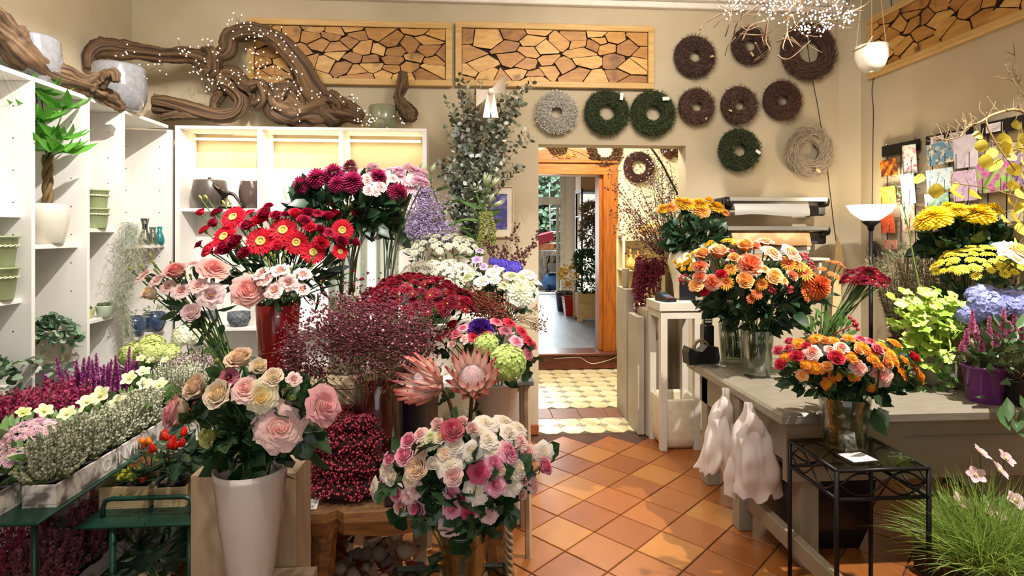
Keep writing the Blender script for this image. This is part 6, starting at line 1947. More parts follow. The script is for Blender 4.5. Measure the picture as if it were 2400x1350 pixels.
# hellebores
HLL = leafmat('hellebore_leaf', '#3f6a35', '#7fa45a', .45, .25)
def hellebore(label, x, y, z, blooms, col, r=.03, pot_h=.085, rad=.10, nl=46):
 t = thing('potted_hellebore', label, 'hellebore', (x, y, z))
 pot(t, .055, .072, pot_h, BLK)
 for i in range(nl):
  a = i * 2.4; q = rad * math.sqrt((i + .5) / nl)
  p = V((q * math.cos(a), q * math.sin(a), pot_h + .04 + .03 * R.random()))
  inst('leaf', LFH, t, M=Matrix.Translation(p) @ frame_to(V((math.cos(a), math.sin(a), .35 + R.random() * .5)), R.random()) @ Matrix.Scale(R.uniform(.8, 1.2), 4))
 for k, (dx, dy, dz, f) in enumerate(blooms):
  p = V((dx, dy, pot_h + dz))
  MB().tube([(dx * .2, dy * .2, pot_h - .02), (dx * .6, dy * .6, pot_h + dz * .6), p], .002, 4).build('flower_stalk', STEM, t)
  inst('bloom', FL['star'], t, M=place(p, V((R.uniform(-.4, .6), -f, .7)), r * R.uniform(.9, 1.15), R.random() * 6), mat0=PM[col])
 return t
LFH = leafmesh('leaf', .065, .03, 'ovate', HLL)
hellebore('cream hellebore with several open flowers beside the grey heather', P(265, 960, 2.42).x, 2.42, psz, [(-.02, -.04, .15, .9), (.05, -.05, .12, .7), (-.07, -.03, .10, .5)], 'hell', .038)
hellebore('greenish hellebore nearest the crimson heather', P(150, 1000, 2.28).x, 2.30, psz, [(-.05, -.05, .13, .4), (.04, -.06, .12, .5), (.06, .02, .14, .3)], 'hell', .036)
hellebore('cream hellebore further back near the magenta spikes', P(330, 935, 2.62).x, 2.64, psz, [(-.04, -.03, .16, .8), (.03, -.05, .14, .8), (.0, .0, .18, .4), (.07, 0, .12, .5)], 'hell', .034)
hellebore('leafy hellebore in bud between heathers and shelves', P(360, 890, 2.95).x, 2.96, psz, [(-.05, -.03, .18, .5), (.0, -.03, .17, .5), (.04, .02, .16, .5)], 'hell', .024)
hellebore('hellebore with green buds at the very near edge of the stand', P(20, 985, 2.2).x, 2.20, psz, [(-.02, -.05, .17, .3), (.05, .0, .14, .3)], 'hydlime', .03)
# pink kalanchoes / mums near the front
def domeplant(name, label, cat, x, y, z, rad, n, kinds, cols, size, leafm, pot_m=BLK, pr=(.055, .07, .085), seed=1, up=.5, leafn=70, lsz=(.05, .028), dz=.05, front=True):
 t = thing(name, label, cat, (x, y, z))
 pot(t, pr[0], pr[1], pr[2], pot_m)
 dome_blooms(t, (0, 0, pr[2] + dz), rad, n, kinds, cols, size, up, seed=seed, front=front)
 foliage(leafn, (0, 0, pr[2] + dz * .5), (rad[0] * .9, rad[1] * .9, rad[2] * .8 + .02), lsz[0], lsz[1], leafm, parent=t)
 return t
domeplant('potted_kalanchoe', 'pale pink pot mum, topmost of the pink ones on the stand', 'chrysanthemum', P(75, 1000, 2.15).x, 2.16, psz, (.10, .085, .07), 60, ('but_a', 'daisy_f'), ('kal',), .018, HLL, seed=8)
domeplant('potted_kalanchoe', 'white pink pot mum in front beside the grey heather', 'chrysanthemum', P(100, 1050, 2.03).x, 2.03, psz, (.065, .06, .05), 26, ('but_a', 'daisy_f'), ('kal',), .018, HLL, seed=9, lsz=(.07, .035), pr=(.045, .055, .07))
domeplant('potted_kalanchoe', 'white pot mum at the lower near corner of the stand', 'chrysanthemum', P(12, 1040, 1.98).x, 1.99, psz, (.075, .06, .05), 30, ('but_a', 'daisy_f'), ('purewhite', 'kal'), .018, HLL, seed=10, pr=(.045, .055, .07))
# hydrangeas at the far end
def hydrangea_plant(label, x, y, z, heads, col, pm=BLK, k='hyd'):
 t = thing('potted_hydrangea', label, 'hydrangea', (x, y, z))
 pot(t, .06, .078, .10, pm)
 for (dx, dy, dz, r) in heads:
  inst('bloom', FL[k], t, M=place(V((dx, dy, dz)), V((dx * 3, dy * 3 - .5, .9)), r, R.random() * 6), mat0=PM[col])
  MB().tube([(dx * .2, dy * .2, .09), (dx, dy, dz - r * .3)], .003, 5).build('stalk', STEM, t)
 for i in range(22):
  a = i * 2.4; q = .05 + .06 * R.random()
  inst('leaf', LFD, t, M=Matrix.Translation((q * math.cos(a), q * math.sin(a), .11 + .06 * R.random())) @ frame_to(V((math.cos(a), math.sin(a), .3)), R.random() * .4) @ Matrix.Scale(1.1, 4))
 return t
LFD = leafmesh('leaf', .10, .06, 'ovate', LM_mid)
p = P(345, 850, 3.18)
hydrangea_plant('lime white potted hydrangea at the far end of the green stand', p.x, 3.2, psz, [(-.07, -.03, .24, .07), (.03, -.05, .25, .075), (.10, 0, .23, .065), (-.02, .06, .27, .07)], 'hydlime')
p = P(455, 810, 3.3)
hydrangea_plant('white potted hydrangea at the far end beside the lime one', p.x, 3.33, psz, [(-.05, -.02, .31, .075), (.05, -.02, .30, .075), (0, .05, .34, .07)], 'purewhite')
# pepper plants in wooden baskets on the lower shelf
CHIP = mat('chip_wood', '#cdb68c', .7, col2='#bda276', scale=6, stretch=(1, 1, 6))
def chip_basket(label, x0, x1, y0, y1, h):
 t = thing('chip_basket', label, 'basket', (x0, y0, lsz))
 w, d = x1 - x0, y1 - y0
 MB().box(0, w, 0, d, 0, .006).build('base', CHIP, t)
 for (a, b, c, e, o) in ((0, w * .52, 0, .004, .0), (w * .48, w, -.003, .001, -.004), (0, w, d - .004, d, 0), (0, .004, .004, d - .004, 0), (w - .004, w, .004, d - .004, 0)):
  MB().box(a, b, c, e, .004 + o, h + R.uniform(-.003, .003), bev=.001).build('veneer_side', CHIP, t)
 return t
bxa, bxb = P(236, 1160, 2.24).x, P(352, 1160, 2.24).x
chip_basket('pale chipwood basket with yellow peppers on the green shelf', bxa, bxb, 2.23, 2.36, .085)
bxc, bxd = P(364, 1160, 2.24).x, P(437, 1160, 2.24).x
chip_basket('smaller chipwood basket with red peppers on the green shelf', bxc, bxd, 2.23, 2.36, .075)
PEP = {'y': mat('pepper_yellow', '#c3c63c', .25), 'o': mat('pepper_orange', '#ea7a1c', .2), 'r': mat('pepper_red', '#cf2418', .18)}
def pepper_plant(label, x, y, z, fruits, nl, rad, hgt, leaf):
 t = thing('ornamental_pepper', label, 'pepper plant', (x, y, z))
 pot(t, .036, .045, .07, BLK)
 for (dx, dy, dz, c, L, w) in fruits:
  mb = MB(); mb.lathe([(0, 0), (w * .8, L * .06), (w, L * .25), (w * .8, L * .6), (0.001, L)], 8)
  inst('pepper', mb.mesh('pepper', PEP[c], True), t, M=Matrix.Translation((dx, dy, dz)) @ frame_to(V((R.uniform(-.5, .5), R.uniform(-.7, .1), 1))))
 for i in range(nl):
  a = i * 2.4; q = rad * math.sqrt((i + .5) / nl)
  inst('leaf', leaf, t, M=Matrix.Translation((q * math.cos(a), q * math.sin(a) * .8, hgt * (.45 + .55 * R.random()))) @ frame_to(V((math.cos(a), math.sin(a) - .4, R.uniform(-.8, .3))), R.random() * .6))
 mb = MB()
 for i in range(7): mb.tube([(0, 0, .06), (R.uniform(-.05, .05), R.uniform(-.05, .05), hgt)], .002, 4)
 mb.build('stems', STEM, t, kind='stuff')
 return t
LFP = leafmesh('leaf', .045, .018, 'lance', LM_mid); LFP2 = leafmesh('leaf', .085, .035, 'ovate', LM_dark)
pepper_plant('low pepper plant crowded with yellow green fruit in the pale basket', P(312, 1100, 2.29).x, 2.295, lsz + .008, [(R.uniform(-.045, .045), R.uniform(-.05, .0), R.uniform(.075, .115), 'y', .022, .009) for _ in range(34)], 26, .065, .10, LFP)
pepper_plant('pepper plant with orange fruit behind the yellow one', P(346, 1065, 2.40).x, 2.42, lsz, [(R.uniform(-.04, .04), R.uniform(-.04, .0), R.uniform(.13, .19), 'o' if i % 3 else 'r', .03, .010) for i in range(12)], 20, .06, .15, LFP)
pepper_plant('dark-leaved pepper plant with upright red fruit in the small basket', P(405, 1080, 2.3).x, 2.295, lsz + .008, [(R.uniform(-.075, .07), R.uniform(-.06, .0), R.uniform(.19, .245), 'r', .042, .014) for _ in range(12)] + [(-.075, -.05, .09, 'r', .03, .016)], 60, .10, .20, LFP2)
pepper_plant('taller red pepper plant behind the white vase roses', P(470, 1010, 2.45).x, 2.46, lsz, [(R.uniform(-.04, .04), R.uniform(-.04, .0), R.uniform(.27, .33), 'r', .04, .013) for _ in range(8)], 40, .09, .25, LFP2)
# plants in the dark under the stand
DKH = leafmat('shade_heather_pink', '#7c3450', '#a85a70', .6, .2)
for k, (x, y, m) in enumerate(((-1.74, 2.28, CRIM), (-1.55, 2.2, DKH), (-1.56, 2.36, DKH), (-1.56, 2.52, DKH), (-1.36, 2.9, DKH))):
 heather_plant('pink heather in the dark under the green stand, %s from the near edge' % ORD[k], x, y, .15, .10, .10, .22, 70, m, None, 22, .011, .07)
t = thing('shade_plant', 'dark leafy plant in a beige pot under the lower green shelf', 'plant', (P(335, 1330, 2.12).x, 2.16, .142))
pot(t, .045, .06, .1, mat('beige_pot', '#b39a76', .6))
foliage(90, (0, 0, .2), (.09, .08, .1), .07, .02, LM_dark, 'lance', parent=t)
# ================================================================ orange bouquet on the work table
ov1 = V((P(1778, 905, 3.02).x, 3.04, TZ)); ov2 = V((P(1714, 855, 3.38).x, 3.36, TZ))
oh1 = P(1778, 772, 3.04).z - TZ
vase('glass_vase', 'tall clear glass vase of orange flowers nearer the table edge', ov1, cylprof(.075, .088, oh1), GL, 32, (.075, .014, oh1 * .7))
vase('glass_vase', 'clear glass vase behind the other at the far end of the table', ov2, cylprof(.07, .085, .24), GL, 32, (.07, .014, .15))
oi = [(1684, 594, 28, 'cup_b', 'orangepeach', 'large peach orange rose', 'rose', 'rose', 0), (1646, 598, 22, 'cup_b', 'orange', 'orange rose', 'rose', 'rose', 0), (1745, 579, 24, 'cup_b', 'orange', 'orange rose', 'rose', 'rose', 0), (1808, 593, 27, 'rose_b', 'orangepeach', 'peach orange rose', 'rose', 'rose', 0), (1854, 592, 27, 'rose_a', 'orangepeach', 'pale peach rose', 'rose', 'rose', .1), (1793, 567, 22, 'rose_b', 'orangepeach', 'peach rose', 'rose', 'rose', 0),
      (1758, 617, 35, 'carn_a', 'carnpeach', 'broad peach carnation', 'carnation', 'carnation'), (1640, 622, 20, 'carn_b', 'carnpeach', 'coral carnation', 'carnation', 'carnation'), (1639, 647, 18, 'carn_a', 'carnpeach', 'coral carnation', 'carnation', 'carnation'), (1668, 661, 22, 'carn_b', 'carnpeach', 'peach carnation', 'carnation', 'carnation', .4), (1859, 643, 17, 'carn_a', 'carnpeach', 'peach carnation', 'carnation', 'carnation'),
      (1712, 629, 17, 'daisy_a', 'yelred', 'yellow orange daisy mum', 'chrysanthemum', 'chrysanthemum', .4), (1702, 661, 21, 'daisy_b', 'yelred', 'yellow daisy mum with red heart', 'chrysanthemum', 'chrysanthemum', .6), (1786, 666, 17, 'daisy_b', 'yelred', 'small yellow daisy mum', 'chrysanthemum', 'chrysanthemum', .7), (1849, 617, 20, 'daisy_b', 'yelred', 'yellow daisy mum with red heart', 'chrysanthemum', 'chrysanthemum', .7), (1889, 636, 23, 'daisy_b', 'yelred', 'yellow daisy mum', 'chrysanthemum', 'chrysanthemum', .5), (1876, 620, 18, 'daisy_a', 'yelred', 'yellow daisy mum', 'chrysanthemum', 'chrysanthemum', .4),
      (1632, 668, 20, 'rose_b', 'orange', 'orange red rose'), (1745, 659, 24, 'cup_b', 'orange', 'orange rose with yellow heart', 'rose', 'rose', .6), (1815, 647, 22, 'rose_b', 'orange', 'orange rose with yellow heart', 'rose', 'rose', .5), (1832, 655, 18, 'rose_b', 'orange', 'orange rose'),
      (1919, 669, 33, 'mum_a', 'bronze', 'big bronze orange chrysanthemum', 'chrysanthemum', 'chrysanthemum', .3), (1895, 690, 21, 'daisy_a', 'bronze', 'orange daisy mum', 'chrysanthemum', 'chrysanthemum'), (1777, 687, 16, 'daisy_b', 'bronze', 'bronze daisy mum', 'chrysanthemum', 'chrysanthemum'), (1762, 700, 13, 'daisy_b', 'bronze', 'bronze daisy mum', 'chrysanthemum', 'chrysanthemum'),
      (1706, 558, 18, 'daisy_a', 'gold', 'golden daisy mum', 'chrysanthemum', 'chrysanthemum'), (1726, 566, 14, 'daisy_a', 'gold', 'golden daisy mum', 'chrysanthemum', 'chrysanthemum'), (1770, 575, 16, 'carn_a', 'carnpeach', 'peach carnation', 'carnation', 'carnation'), (1720, 606, 16, 'cup_b', 'orange', 'orange rose'), (1690, 640, 14, 'carn_b', 'carnred', 'red carnation', 'carnation', 'carnation'), (1790, 630, 14, 'rose_b', 'orange', 'orange rose'), (1650, 680, 14, 'carn_b', 'carnred', 'red carnation', 'carnation', 'carnation')]
for (u, v, r) in ((1602, 650, 15), (1892, 600, 16), (1852, 670, 17), (1813, 674, 14), (1712, 588, 12), (1905, 618, 13), (1835, 606, 11)):
 oi.append((u, v, r, 'berry', 'berrypink', 'sprig of red berries', 'berry_sprig', 'berries'))
for (u, v, r) in ((1664, 565, 9), (1655, 572, 9), (1675, 572, 9), (1640, 585, 8), (1625, 590, 8), (1615, 608, 9), (1605, 615, 9), (1625, 618, 9), (1590, 620, 9), (1580, 612, 8), (1600, 628, 8), (1618, 628, 8), (1612, 598, 8)):
 oi.append((u, v, r + 1, 'but_a', 'gold', 'small golden button mum', 'chrysanthemum', 'chrysanthemum'))
B5 = bouquet(oi, lambda u: (ov2 if u < 1690 else ov1) + V((0, 0, .03)), 1765, 660, 205, 115, 3.1, .28, 'orange flowers in the tall glass vase', 'doorway', 'orange bouquet', 5, 'mum', 2, .045, up=.6, srad=.0035)
leaf_fill(B5, 330, P(1775, 700, 3.1), (.30, .2, .17), .10, .055, LM_dark)
# small bronze and wine mums further along
pk = thing('pink_bucket', 'pale pink bucket of dark red mums on the work table', 'bucket', V((P(1940, 850, 3.08).x, 3.1, TZ)))
ph_ = P(1940, 785, 3.1).z - TZ
pot(pk, .085, .105, ph_, mat('pale_pink_plastic', '#b79f98', .4))
wr = thing('mum_bunch', 'dark red mums with green stems in the pale pink bucket', 'chrysanthemums', pk.location + V((0, 0, .05)))
c0 = P(2025, 672, 3.1) - wr.location
dome_blooms(wr, c0, (.125, .11, .10), 62, ('daisy_f', 'but_a', 'but_b'), ('wine', 'winelight'), .026, .6, seed=21)
mb = MB()
for i in range(26):
 a, q = R.random() * 6.28, R.random()
 mb.tube(spline([V((R.uniform(-.06, .06), R.uniform(-.05, .05), 0)), V((R.uniform(-.03, .05), R.uniform(-.04, .04), .16)), c0 + V((.11 * q * math.cos(a), .09 * q * math.sin(a), .03))], 4), .003, 5)
mb.build('stems', STEM, wr, True, kind='stuff')
foliage(70, (.02, 0, .14), (.13, .1, .13), .07, .03, LM_mid, parent=wr)
bi = []
for (u, v, r) in ((1926, 627, 12), (1945, 610, 12), (1962, 612, 13), (1975, 620, 12), (1964, 648, 11), (1948, 640, 10), (1938, 655, 11)):
 bi.append((u, v, r, 'daisy_f', 'bronze', 'small bronze orange mum', 'chrysanthemum', 'chrysanthemum'))
bouquet(bi, pk.location + V((-.02, 0, .05)), 1950, 680, 50, 80, 3.2, .08, 'bronze mums in the pink bucket', 'doorway', 'small bronze mums', 2, 'lis', 1, .03, up=.9)
mb = MB()
for i in range(8): mb.blob((R.uniform(-.03, .03), R.uniform(-.03, .03), R.uniform(0, .06)), .011)
mb.tube([(0, 0, .03), (-.06, .12, -.05), pk.location + V((.05, 0, ph_ - .02)) - P(2008, 772, 2.85)], .003, 5)
hb = thing('holly_berries', 'bright red berry sprig hanging beside the lime heuchera', 'berries', P(2008, 772, 2.85)); mb.build('berries', mat('berry_red', '#b01a22', .25), hb, True, kind='stuff')
# ================================================================ rose bouquet on the iron table
gtz = .62
gx0, gx1 = PZ(1957, 1116, gtz).x, PZ(2172, 1110, gtz).x
gy0, gy1 = 1.90, 2.33
gx0, gx1 = P(1957, 1116, 2.05).x, P(2172, 1110, 2.05).x
gt = iron_table('black wrought iron side table with scrolls and a glass top before the work table', gx0, gx1, 2.04, 2.355, gtz, .115, 1, 1)
rv3 = V((P(1979, 1050, 2.24).x, 2.24, gtz + .008))
rh3 = P(1979, 930, 2.24).z - gtz
vase('glass_vase', 'clear glass vase of orange and red roses on the iron table', rv3, cylprof(.075, .098, rh3), GL, 36, (.08, .014, rh3 * .75))
OR = 'yelorange'
rl = [(1850, 802, 14, 'cup_b', 'pinkred'), (1873, 806, 18, 'rose_b', OR), (1826, 824, 17, 'cup_b', 'pinkred'), (1841, 837, 14, 'rose_a', OR), (1849, 819, 14, 'cup_b', 'pinkred'), (1868, 838, 20, 'cup_b', 'redrose'), (1832, 856, 18, 'cup_b', 'redrose'), (1904, 825, 21, 'rose_c', 'coralrose'), (1914, 794, 19, 'rose_a', OR), (1933, 801, 15, 'cup_b', 'orange'), (1954, 799, 15, 'rose_a', OR), (1945, 820, 15, 'rose_b', 'coralrose'),
      (1972, 815, 19, 'rose_b', 'coralrose'), (1990, 793, 16, 'rose_a', OR), (2016, 796, 18, 'rose_b', 'pinkred'), (2040, 802, 18, 'rose_b', 'pinkred'), (2023, 815, 21, 'rose_a', OR), (1995, 837, 18, 'rose_b', OR), (1958, 843, 24, 'cup_b', 'redrose'), (2047, 841, 21, 'rose_a', OR), (2053, 822, 19, 'cup_b', 'pinkred'), (2066, 807, 15, 'flat_a', OR), (2096, 804, 18, 'rose_a', OR), (2088, 827, 20, 'flat_b', OR),
      (2120, 845, 16, 'rose_b', OR), (2140, 838, 18, 'cup_b', 'redrose'), (2097, 848, 16, 'rose_b', OR), (2076, 851, 19, 'cup_b', 'orange'), (2146, 863, 15, 'rose_b', 'orange'), (2114, 874, 21, 'rose_a', OR), (2156, 882, 21, 'rose_a', OR), (2060, 880, 29, 'rose_a', 'coralrose', .85), (2010, 863, 21, 'rose_b', 'coralrose', .5), (2001, 879, 17, 'rose_b', OR, .6), (2037, 900, 19, 'rose_a', OR, .7), (1958, 877, 18, 'rose_b', OR, .7),
      (1941, 900, 17, 'rose_a', OR, .6), (1907, 861, 18, 'rose_b', OR, .5), (1889, 854, 15, 'rose_b', OR), (1880, 879, 15, 'rose_a', 'orange'), (1938, 859, 15, 'cup_b', 'orange'), (1923, 864, 14, 'rose_b', OR), (1965, 825, 14, 'rose_b', OR), (2010, 825, 14, 'cup_b', 'orange'), (1890, 815, 14, 'cup_b', 'redrose'), (2060, 860, 14, 'cup_b', 'orange')]
dn = {'pinkred': 'pinkish red rose', OR: 'yellow orange rose', 'redrose': 'red rose', 'coralrose': 'coral rose', 'orange': 'orange rose'}
B6 = bouquet([(q[0], q[1], q[2], q[3], q[4], dn[q[4]], 'rose', 'rose', q[5] if len(q) > 5 else None) for q in rl], rv3 + V((0, 0, .02)), 1988, 862, 195, 85, 2.36, .20, 'orange and red roses on the iron table', 'doorway', 'iron-table bouquet', 4, 'rose', 2, .04, up=.55, srad=.0028)
leaf_fill(B6, 190, P(1985, 892, 2.32), (.25, .13, .06), .075, .045, LM_rose)
leaf_fill(B6, 12, P(2050, 945, 2.2), (.05, .05, .05), .10, .06, LM_rose)
slip('price_slip', 'handwritten price slip lying on the glass top of the iron table', V((P(2000, 1102, 2.08).x, 2.075, gtz + .0075)), .105, .085, 4, 0.12)
# black crate, plastic bags, grass and hellebore below the table
t = thing('black_tub', 'large black plastic tub standing under the work table', 'tub', (P(1880, 1200, 2.72).x + .05, 2.72, 0))
mb = MB()
for (z, s) in ((0, .19), (.02, .2), (.50, .26)):
 pass
def tubp(z, s): return [(-s * .95, -s * .72, z), (s * .95, -s * .72, z), (s * .95, s * .72, z), (-s * .95, s * .72, z)]
lv = [(0, .17), (.10, .20), (.40, .235), (.405, .25), (.43, .25), (.43, .235), (.08, .18)]
for k in range(len(lv) - 1):
 a, b = tubp(*lv[k]), tubp(*lv[k + 1])
 for i in range(4): mb.face([a[i], a[(i + 1) % 4], b[(i + 1) % 4], b[i]])
mb.face(tubp(0, .17)[::-1])
mb.build('tub_body', M_dark, t)
MB().box(-.16, -.11, -.162, -.160, .20, .27).build('white_label', mat('grey_label', '#55565a', .6), t)
M_bag = leafmat('thin_white_plastic', '#ece2dc', '#ece2dc', .4, .35)
def bag(label, top, w, h, seed, x0, lean):
 t = thing('plastic_bag', label, 'plastic bag', top)
 r = random.Random(seed)
 ph = [r.random() * 6 for _ in range(6)]
 mb = MB()
 def fn(a, q):
  th = 2 * PI * a
  ww = w * (.14 + .55 * sm(q * 2.6) + .42 * q)
  dd = .03 + .075 * sm(q * 1.3)
  k = 1 + (.13 * math.sin(5 * th + ph[0] + 3 * q) + .10 * math.sin(9 * th + ph[1] - 4 * q) + .05 * math.sin(17 * th + ph[5])) * (.3 + q)
  z = -h * q + (.02 * math.sin(4 * th + ph[2]) + .014 * math.sin(9 * th + ph[3])) * q * q
  n = mnoise.noise(V((math.cos(th) * 2, math.sin(th) * 2, q * 6 + seed))) * .022
  return (math.cos(th) * (ww * .5 * k + n) + lean * q, math.sin(th) * (dd * .5 * k + n) - .012 * math.sin(6 * q + ph[4]), z)
 mb.grid(fn, 48, 22, close=True)
 mb.build('bag_body', M_bag, t, True)
 mb = MB(); mb.grid(lambda a, q: ((a - .5) * w * .35 + lean * .3, -.03 - .012 * math.sin(7 * q), -.05 - h * .42 * q + .02 * math.sin(5 * a)), 8, 8)
 mb.build('handle_flap', M_bag, t, True)
 return t
bag('crumpled white plastic bag hanging on the table edge, nearer the doorway', V((1.315, 2.86, TZ - .02)), .17, .42, 3, 0, -.05)
bag('crumpled white plastic bag hanging on the table edge, nearer the corner', V((1.31, 2.60, TZ - .02)), .22, .43, 5, 0, .02)
for (y, lab) in ((2.86, 'farther'), (2.60, 'nearer')):
 MB().tube([(1.345, y, TZ - .03), (1.325, y, TZ - .035), (1.315, y, TZ - .02)], .003, 5).build('bag_hook', IRON, wt)
gp2 = thing('ornamental_grass', 'fine green ornamental grass on the floor beside the iron table', 'grass plant', (P(2345, 1400, 2.0).x, 2.06, 0))
pot(gp2, .11, .14, .22, BLK)
GR_ = leafmat('fine_grass', '#6d8a34', '#a9c060', .5, .3)
mb = MB()
for i in range(1500):
 a = R.random() * 6.283; L = R.uniform(.25, .43); sp_ = R.uniform(.3, 1.0)
 b0 = V((R.uniform(-.1, .1), R.uniform(-.1, .1), .20))
 mb.strip([b0 + V((math.cos(a) * L * sp_ * (j / 6) ** 1.1, math.sin(a) * L * sp_ * .8 * (j / 6) ** 1.1, L * (1.25 - .55 * sp_) * (j / 6) - L * .50 * sp_ * (j / 6) ** 2)) for j in range(7)], .0042, rdir())
mb.build('blades', GR_, gp2, True, kind='stuff')
hellebore('pink hellebore on the floor beside the ornamental grass', P(2345, 1220, 2.15).x, 2.22, 0.18, [(-.10, -.06, .26, .7), (-.06, -.04, .34, .4), (-.01, -.07, .28, .6), (.06, -.03, .31, .6), (-.16, -.05, .15, .6), (.03, -.1, .17, .6), (-.05, -.1, .12, .5)], 'hellpink', .038, .085, .15, 40)
tag(MB().box(1.98, 2.26, 2.13, 2.42, 0, .178, bev=.005).build('wooden_crate', mat('dark_crate_wood', '#3b2f24', .7)), 'dark crate under the pink hellebore', 'crate')
# ================================================================ potted plants on the work table
def TP(u, y): return P(u, 700, y).x
# lime heuchera in grey pot
hx_, hy_ = TP(2205, 2.75), 2.75
t = thing('potted_heuchera', 'bright lime heuchera spreading from a grey stone pot on the table', 'heuchera', (hx_, hy_, TZ))
mb = MB(); mb.lathe([(0, 0), (.06, 0), (.072, .02), (.078, .08), (.07, .17), (.062, .18), (.06, .17), (.066, .08), (0, .02)], 28); mb.build('pot', mat('grey_stoneware', '#8b8577', .6, col2='#9c9686', scale=12), t, True)
HM = []
for j in range(3):
 mb = MB(); mb.v.append((0, 0, -.004)); mb.uv.append((.5, 0))
 for k in range(14):
  a = k * 2 * PI / 14; r_ = (1 + .16 * math.cos(5 * a + j)) * (.5 if k == 0 else 1)
  mb.v.append((r_ * math.cos(a), r_ * math.sin(a), .14 * math.sin(10 * a + j))); mb.uv.append((.5, 1))
 for k in range(14): mb.f.append((0, 1 + k, 1 + (k + 1) % 14)); mb.mi.append(0)
 HM.append(mb.mesh('leaf', leafmat('lime_leaf_%d' % j, ('#a4bc4a', '#b8cc5c', '#90b040')[j], ('#a4bc4a', '#d0e080', '#90b040')[j], .45, .35), True))
for i in range(210):
 c = V((R.uniform(-.26, .06), R.uniform(-.12, .10), .12 + .38 * R.random()))
 inst('leaf', HM[i % 3], t, M=place(c, V((R.uniform(-.5, .5), -.55 + R.uniform(-.4, .3), .8)), R.uniform(.018, .034), R.random() * 6))
mb = MB()
for i in range(50):
 a = R.random() * 6.28; L = R.uniform(.12, .26)
 mb.strip([V((.02, .02, .15)) + V((math.cos(a) * L * (j / 5), math.sin(a) * L * .7 * (j / 5), .14 * math.sin(PI * j / 6) * 1.2 - .08 * (j / 5) ** 2)) for j in range(6)], .016)
mb.build('strap_leaves', leafmat('lime_strap', '#8fae3c', '#bcd468', .45, .35), t, True, kind='stuff')
foliage(130, (-.12, -.02, .10), (.14, .10, .10), .045, .03, LM_mid, parent=t)
# celosia in purple pot
cx_, cy_ = TP(2298, 2.52), 2.50
t = thing('potted_celosia', 'pink plumed celosia in a shiny purple pot on the table', 'celosia', (cx_, cy_, TZ))
pot(t, .068, .086, .17, mat('purple_plastic', '#6a2a74', .25, coat=.3))
CEL = leafmat('celosia_pink', '#c2578c', '#e7a6c2', .6, .25)
for (u, v, h) in ((2265, 795, 40), (2278, 760, 55), (2290, 785, 40), (2318, 775, 55), (2333, 800, 35), (2350, 760, 65), (2366, 780, 45), (2380, 755, 70), (2395, 780, 50), (2300, 815, 30), (2255, 815, 26), (2340, 785, 34)):
 y = 2.49 + R.uniform(-.06, .06)
 b0, tip = P(u, v + h * .4, y) - t.location, P(u + R.uniform(-4, 4), v - h * .6, y) - t.location
 mb = MB()
 for i in range(110):
  s = (i + .5) / 110
  aa = i * 2.4
  d = V((math.cos(aa), math.sin(aa), .6)).normalized()
  mb.leaf(b0.lerp(tip, s), d, rdir(), (.017 * (1 - s) ** .6 + .003), .010, 0, .1, .1, 'round')
 mb.tube([V((0, 0, .15)), b0, tip], .002, 4, 1)
 mb.build('plume', [CEL, STEM], t)
foliage(110, (.02, 0, .2), (.11, .1, .06), .06, .03, leafmat('celosia_leaf', '#4a3a30', '#7d8a5c', .5), parent=t)
# blue hydrangea, yellow pot mums behind
p = P(2335, 740, 2.64)
hydrangea_plant('powder blue potted hydrangea between lemon mums and celosia', p.x, 2.65, TZ, [(-.07, -.04, .43, .085), (.05, -.05, .44, .085), (.12, 0, .41, .07), (-.13, 0, .38, .06), (0, .06, .46, .08)], 'blue')
domeplant('potted_mum', 'lemon yellow pot mum covered in small flat blooms above the blue hydrangea', 'chrysanthemum', TP(2300, 2.86), 2.86, TZ, (.235, .20, .17), 115, ('but_a', 'daisy_f', 'but_b'), ('yellowpale',), .026, LM_dark, mat('terracotta_pot', '#8a5a3a', .7), (.10, .125, .30), seed=31, leafn=170, lsz=(.06, .035), dz=.24)
# big yellow chrysanthemums
yb = V((TP(2255, 3.1), 3.1, TZ))
vase('tall_vase', 'tall dark vase hidden by leaves under the big yellow mums', yb, cylprof(.07, .08, .36), mat('dark_green_glaze', '#22382c', .3), 24)
yi = [(2166, 513, 30), (2190, 500, 38), (2245, 488, 25), (2293, 494, 38), (2328, 486, 26), (2220, 480, 18), (2312, 502, 20)]
B7 = bouquet([(u, v, r, 'mumbig', 'yellow', 'big yellow chrysanthemum', 'chrysanthemum', 'chrysanthemum') for (u, v, r) in yi], yb + V((0, 0, .2)), 2290, 570, 150, 100, 3.0, .17, 'big yellow chrysanthemums by the cards', 'doorway', 'big yellow mums', 1, 'mum', 4, .04, up=.9, srad=.0045)
leaf_fill(B7, 260, P(2265, 572, 3.02), (.24, .14, .09), .09, .055, LM_dark)
bouquet([(2385, 592, 42, 'rose_c', 'yellowcream', 'large cream bloom', 'rose', 'rose')], yb + V((.05, 0, .2)), 2385, 640, 60, 70, 2.65, .1, 'cream bloom', 'doorway', 'under the yellow mums', 1, 'mum', 2)
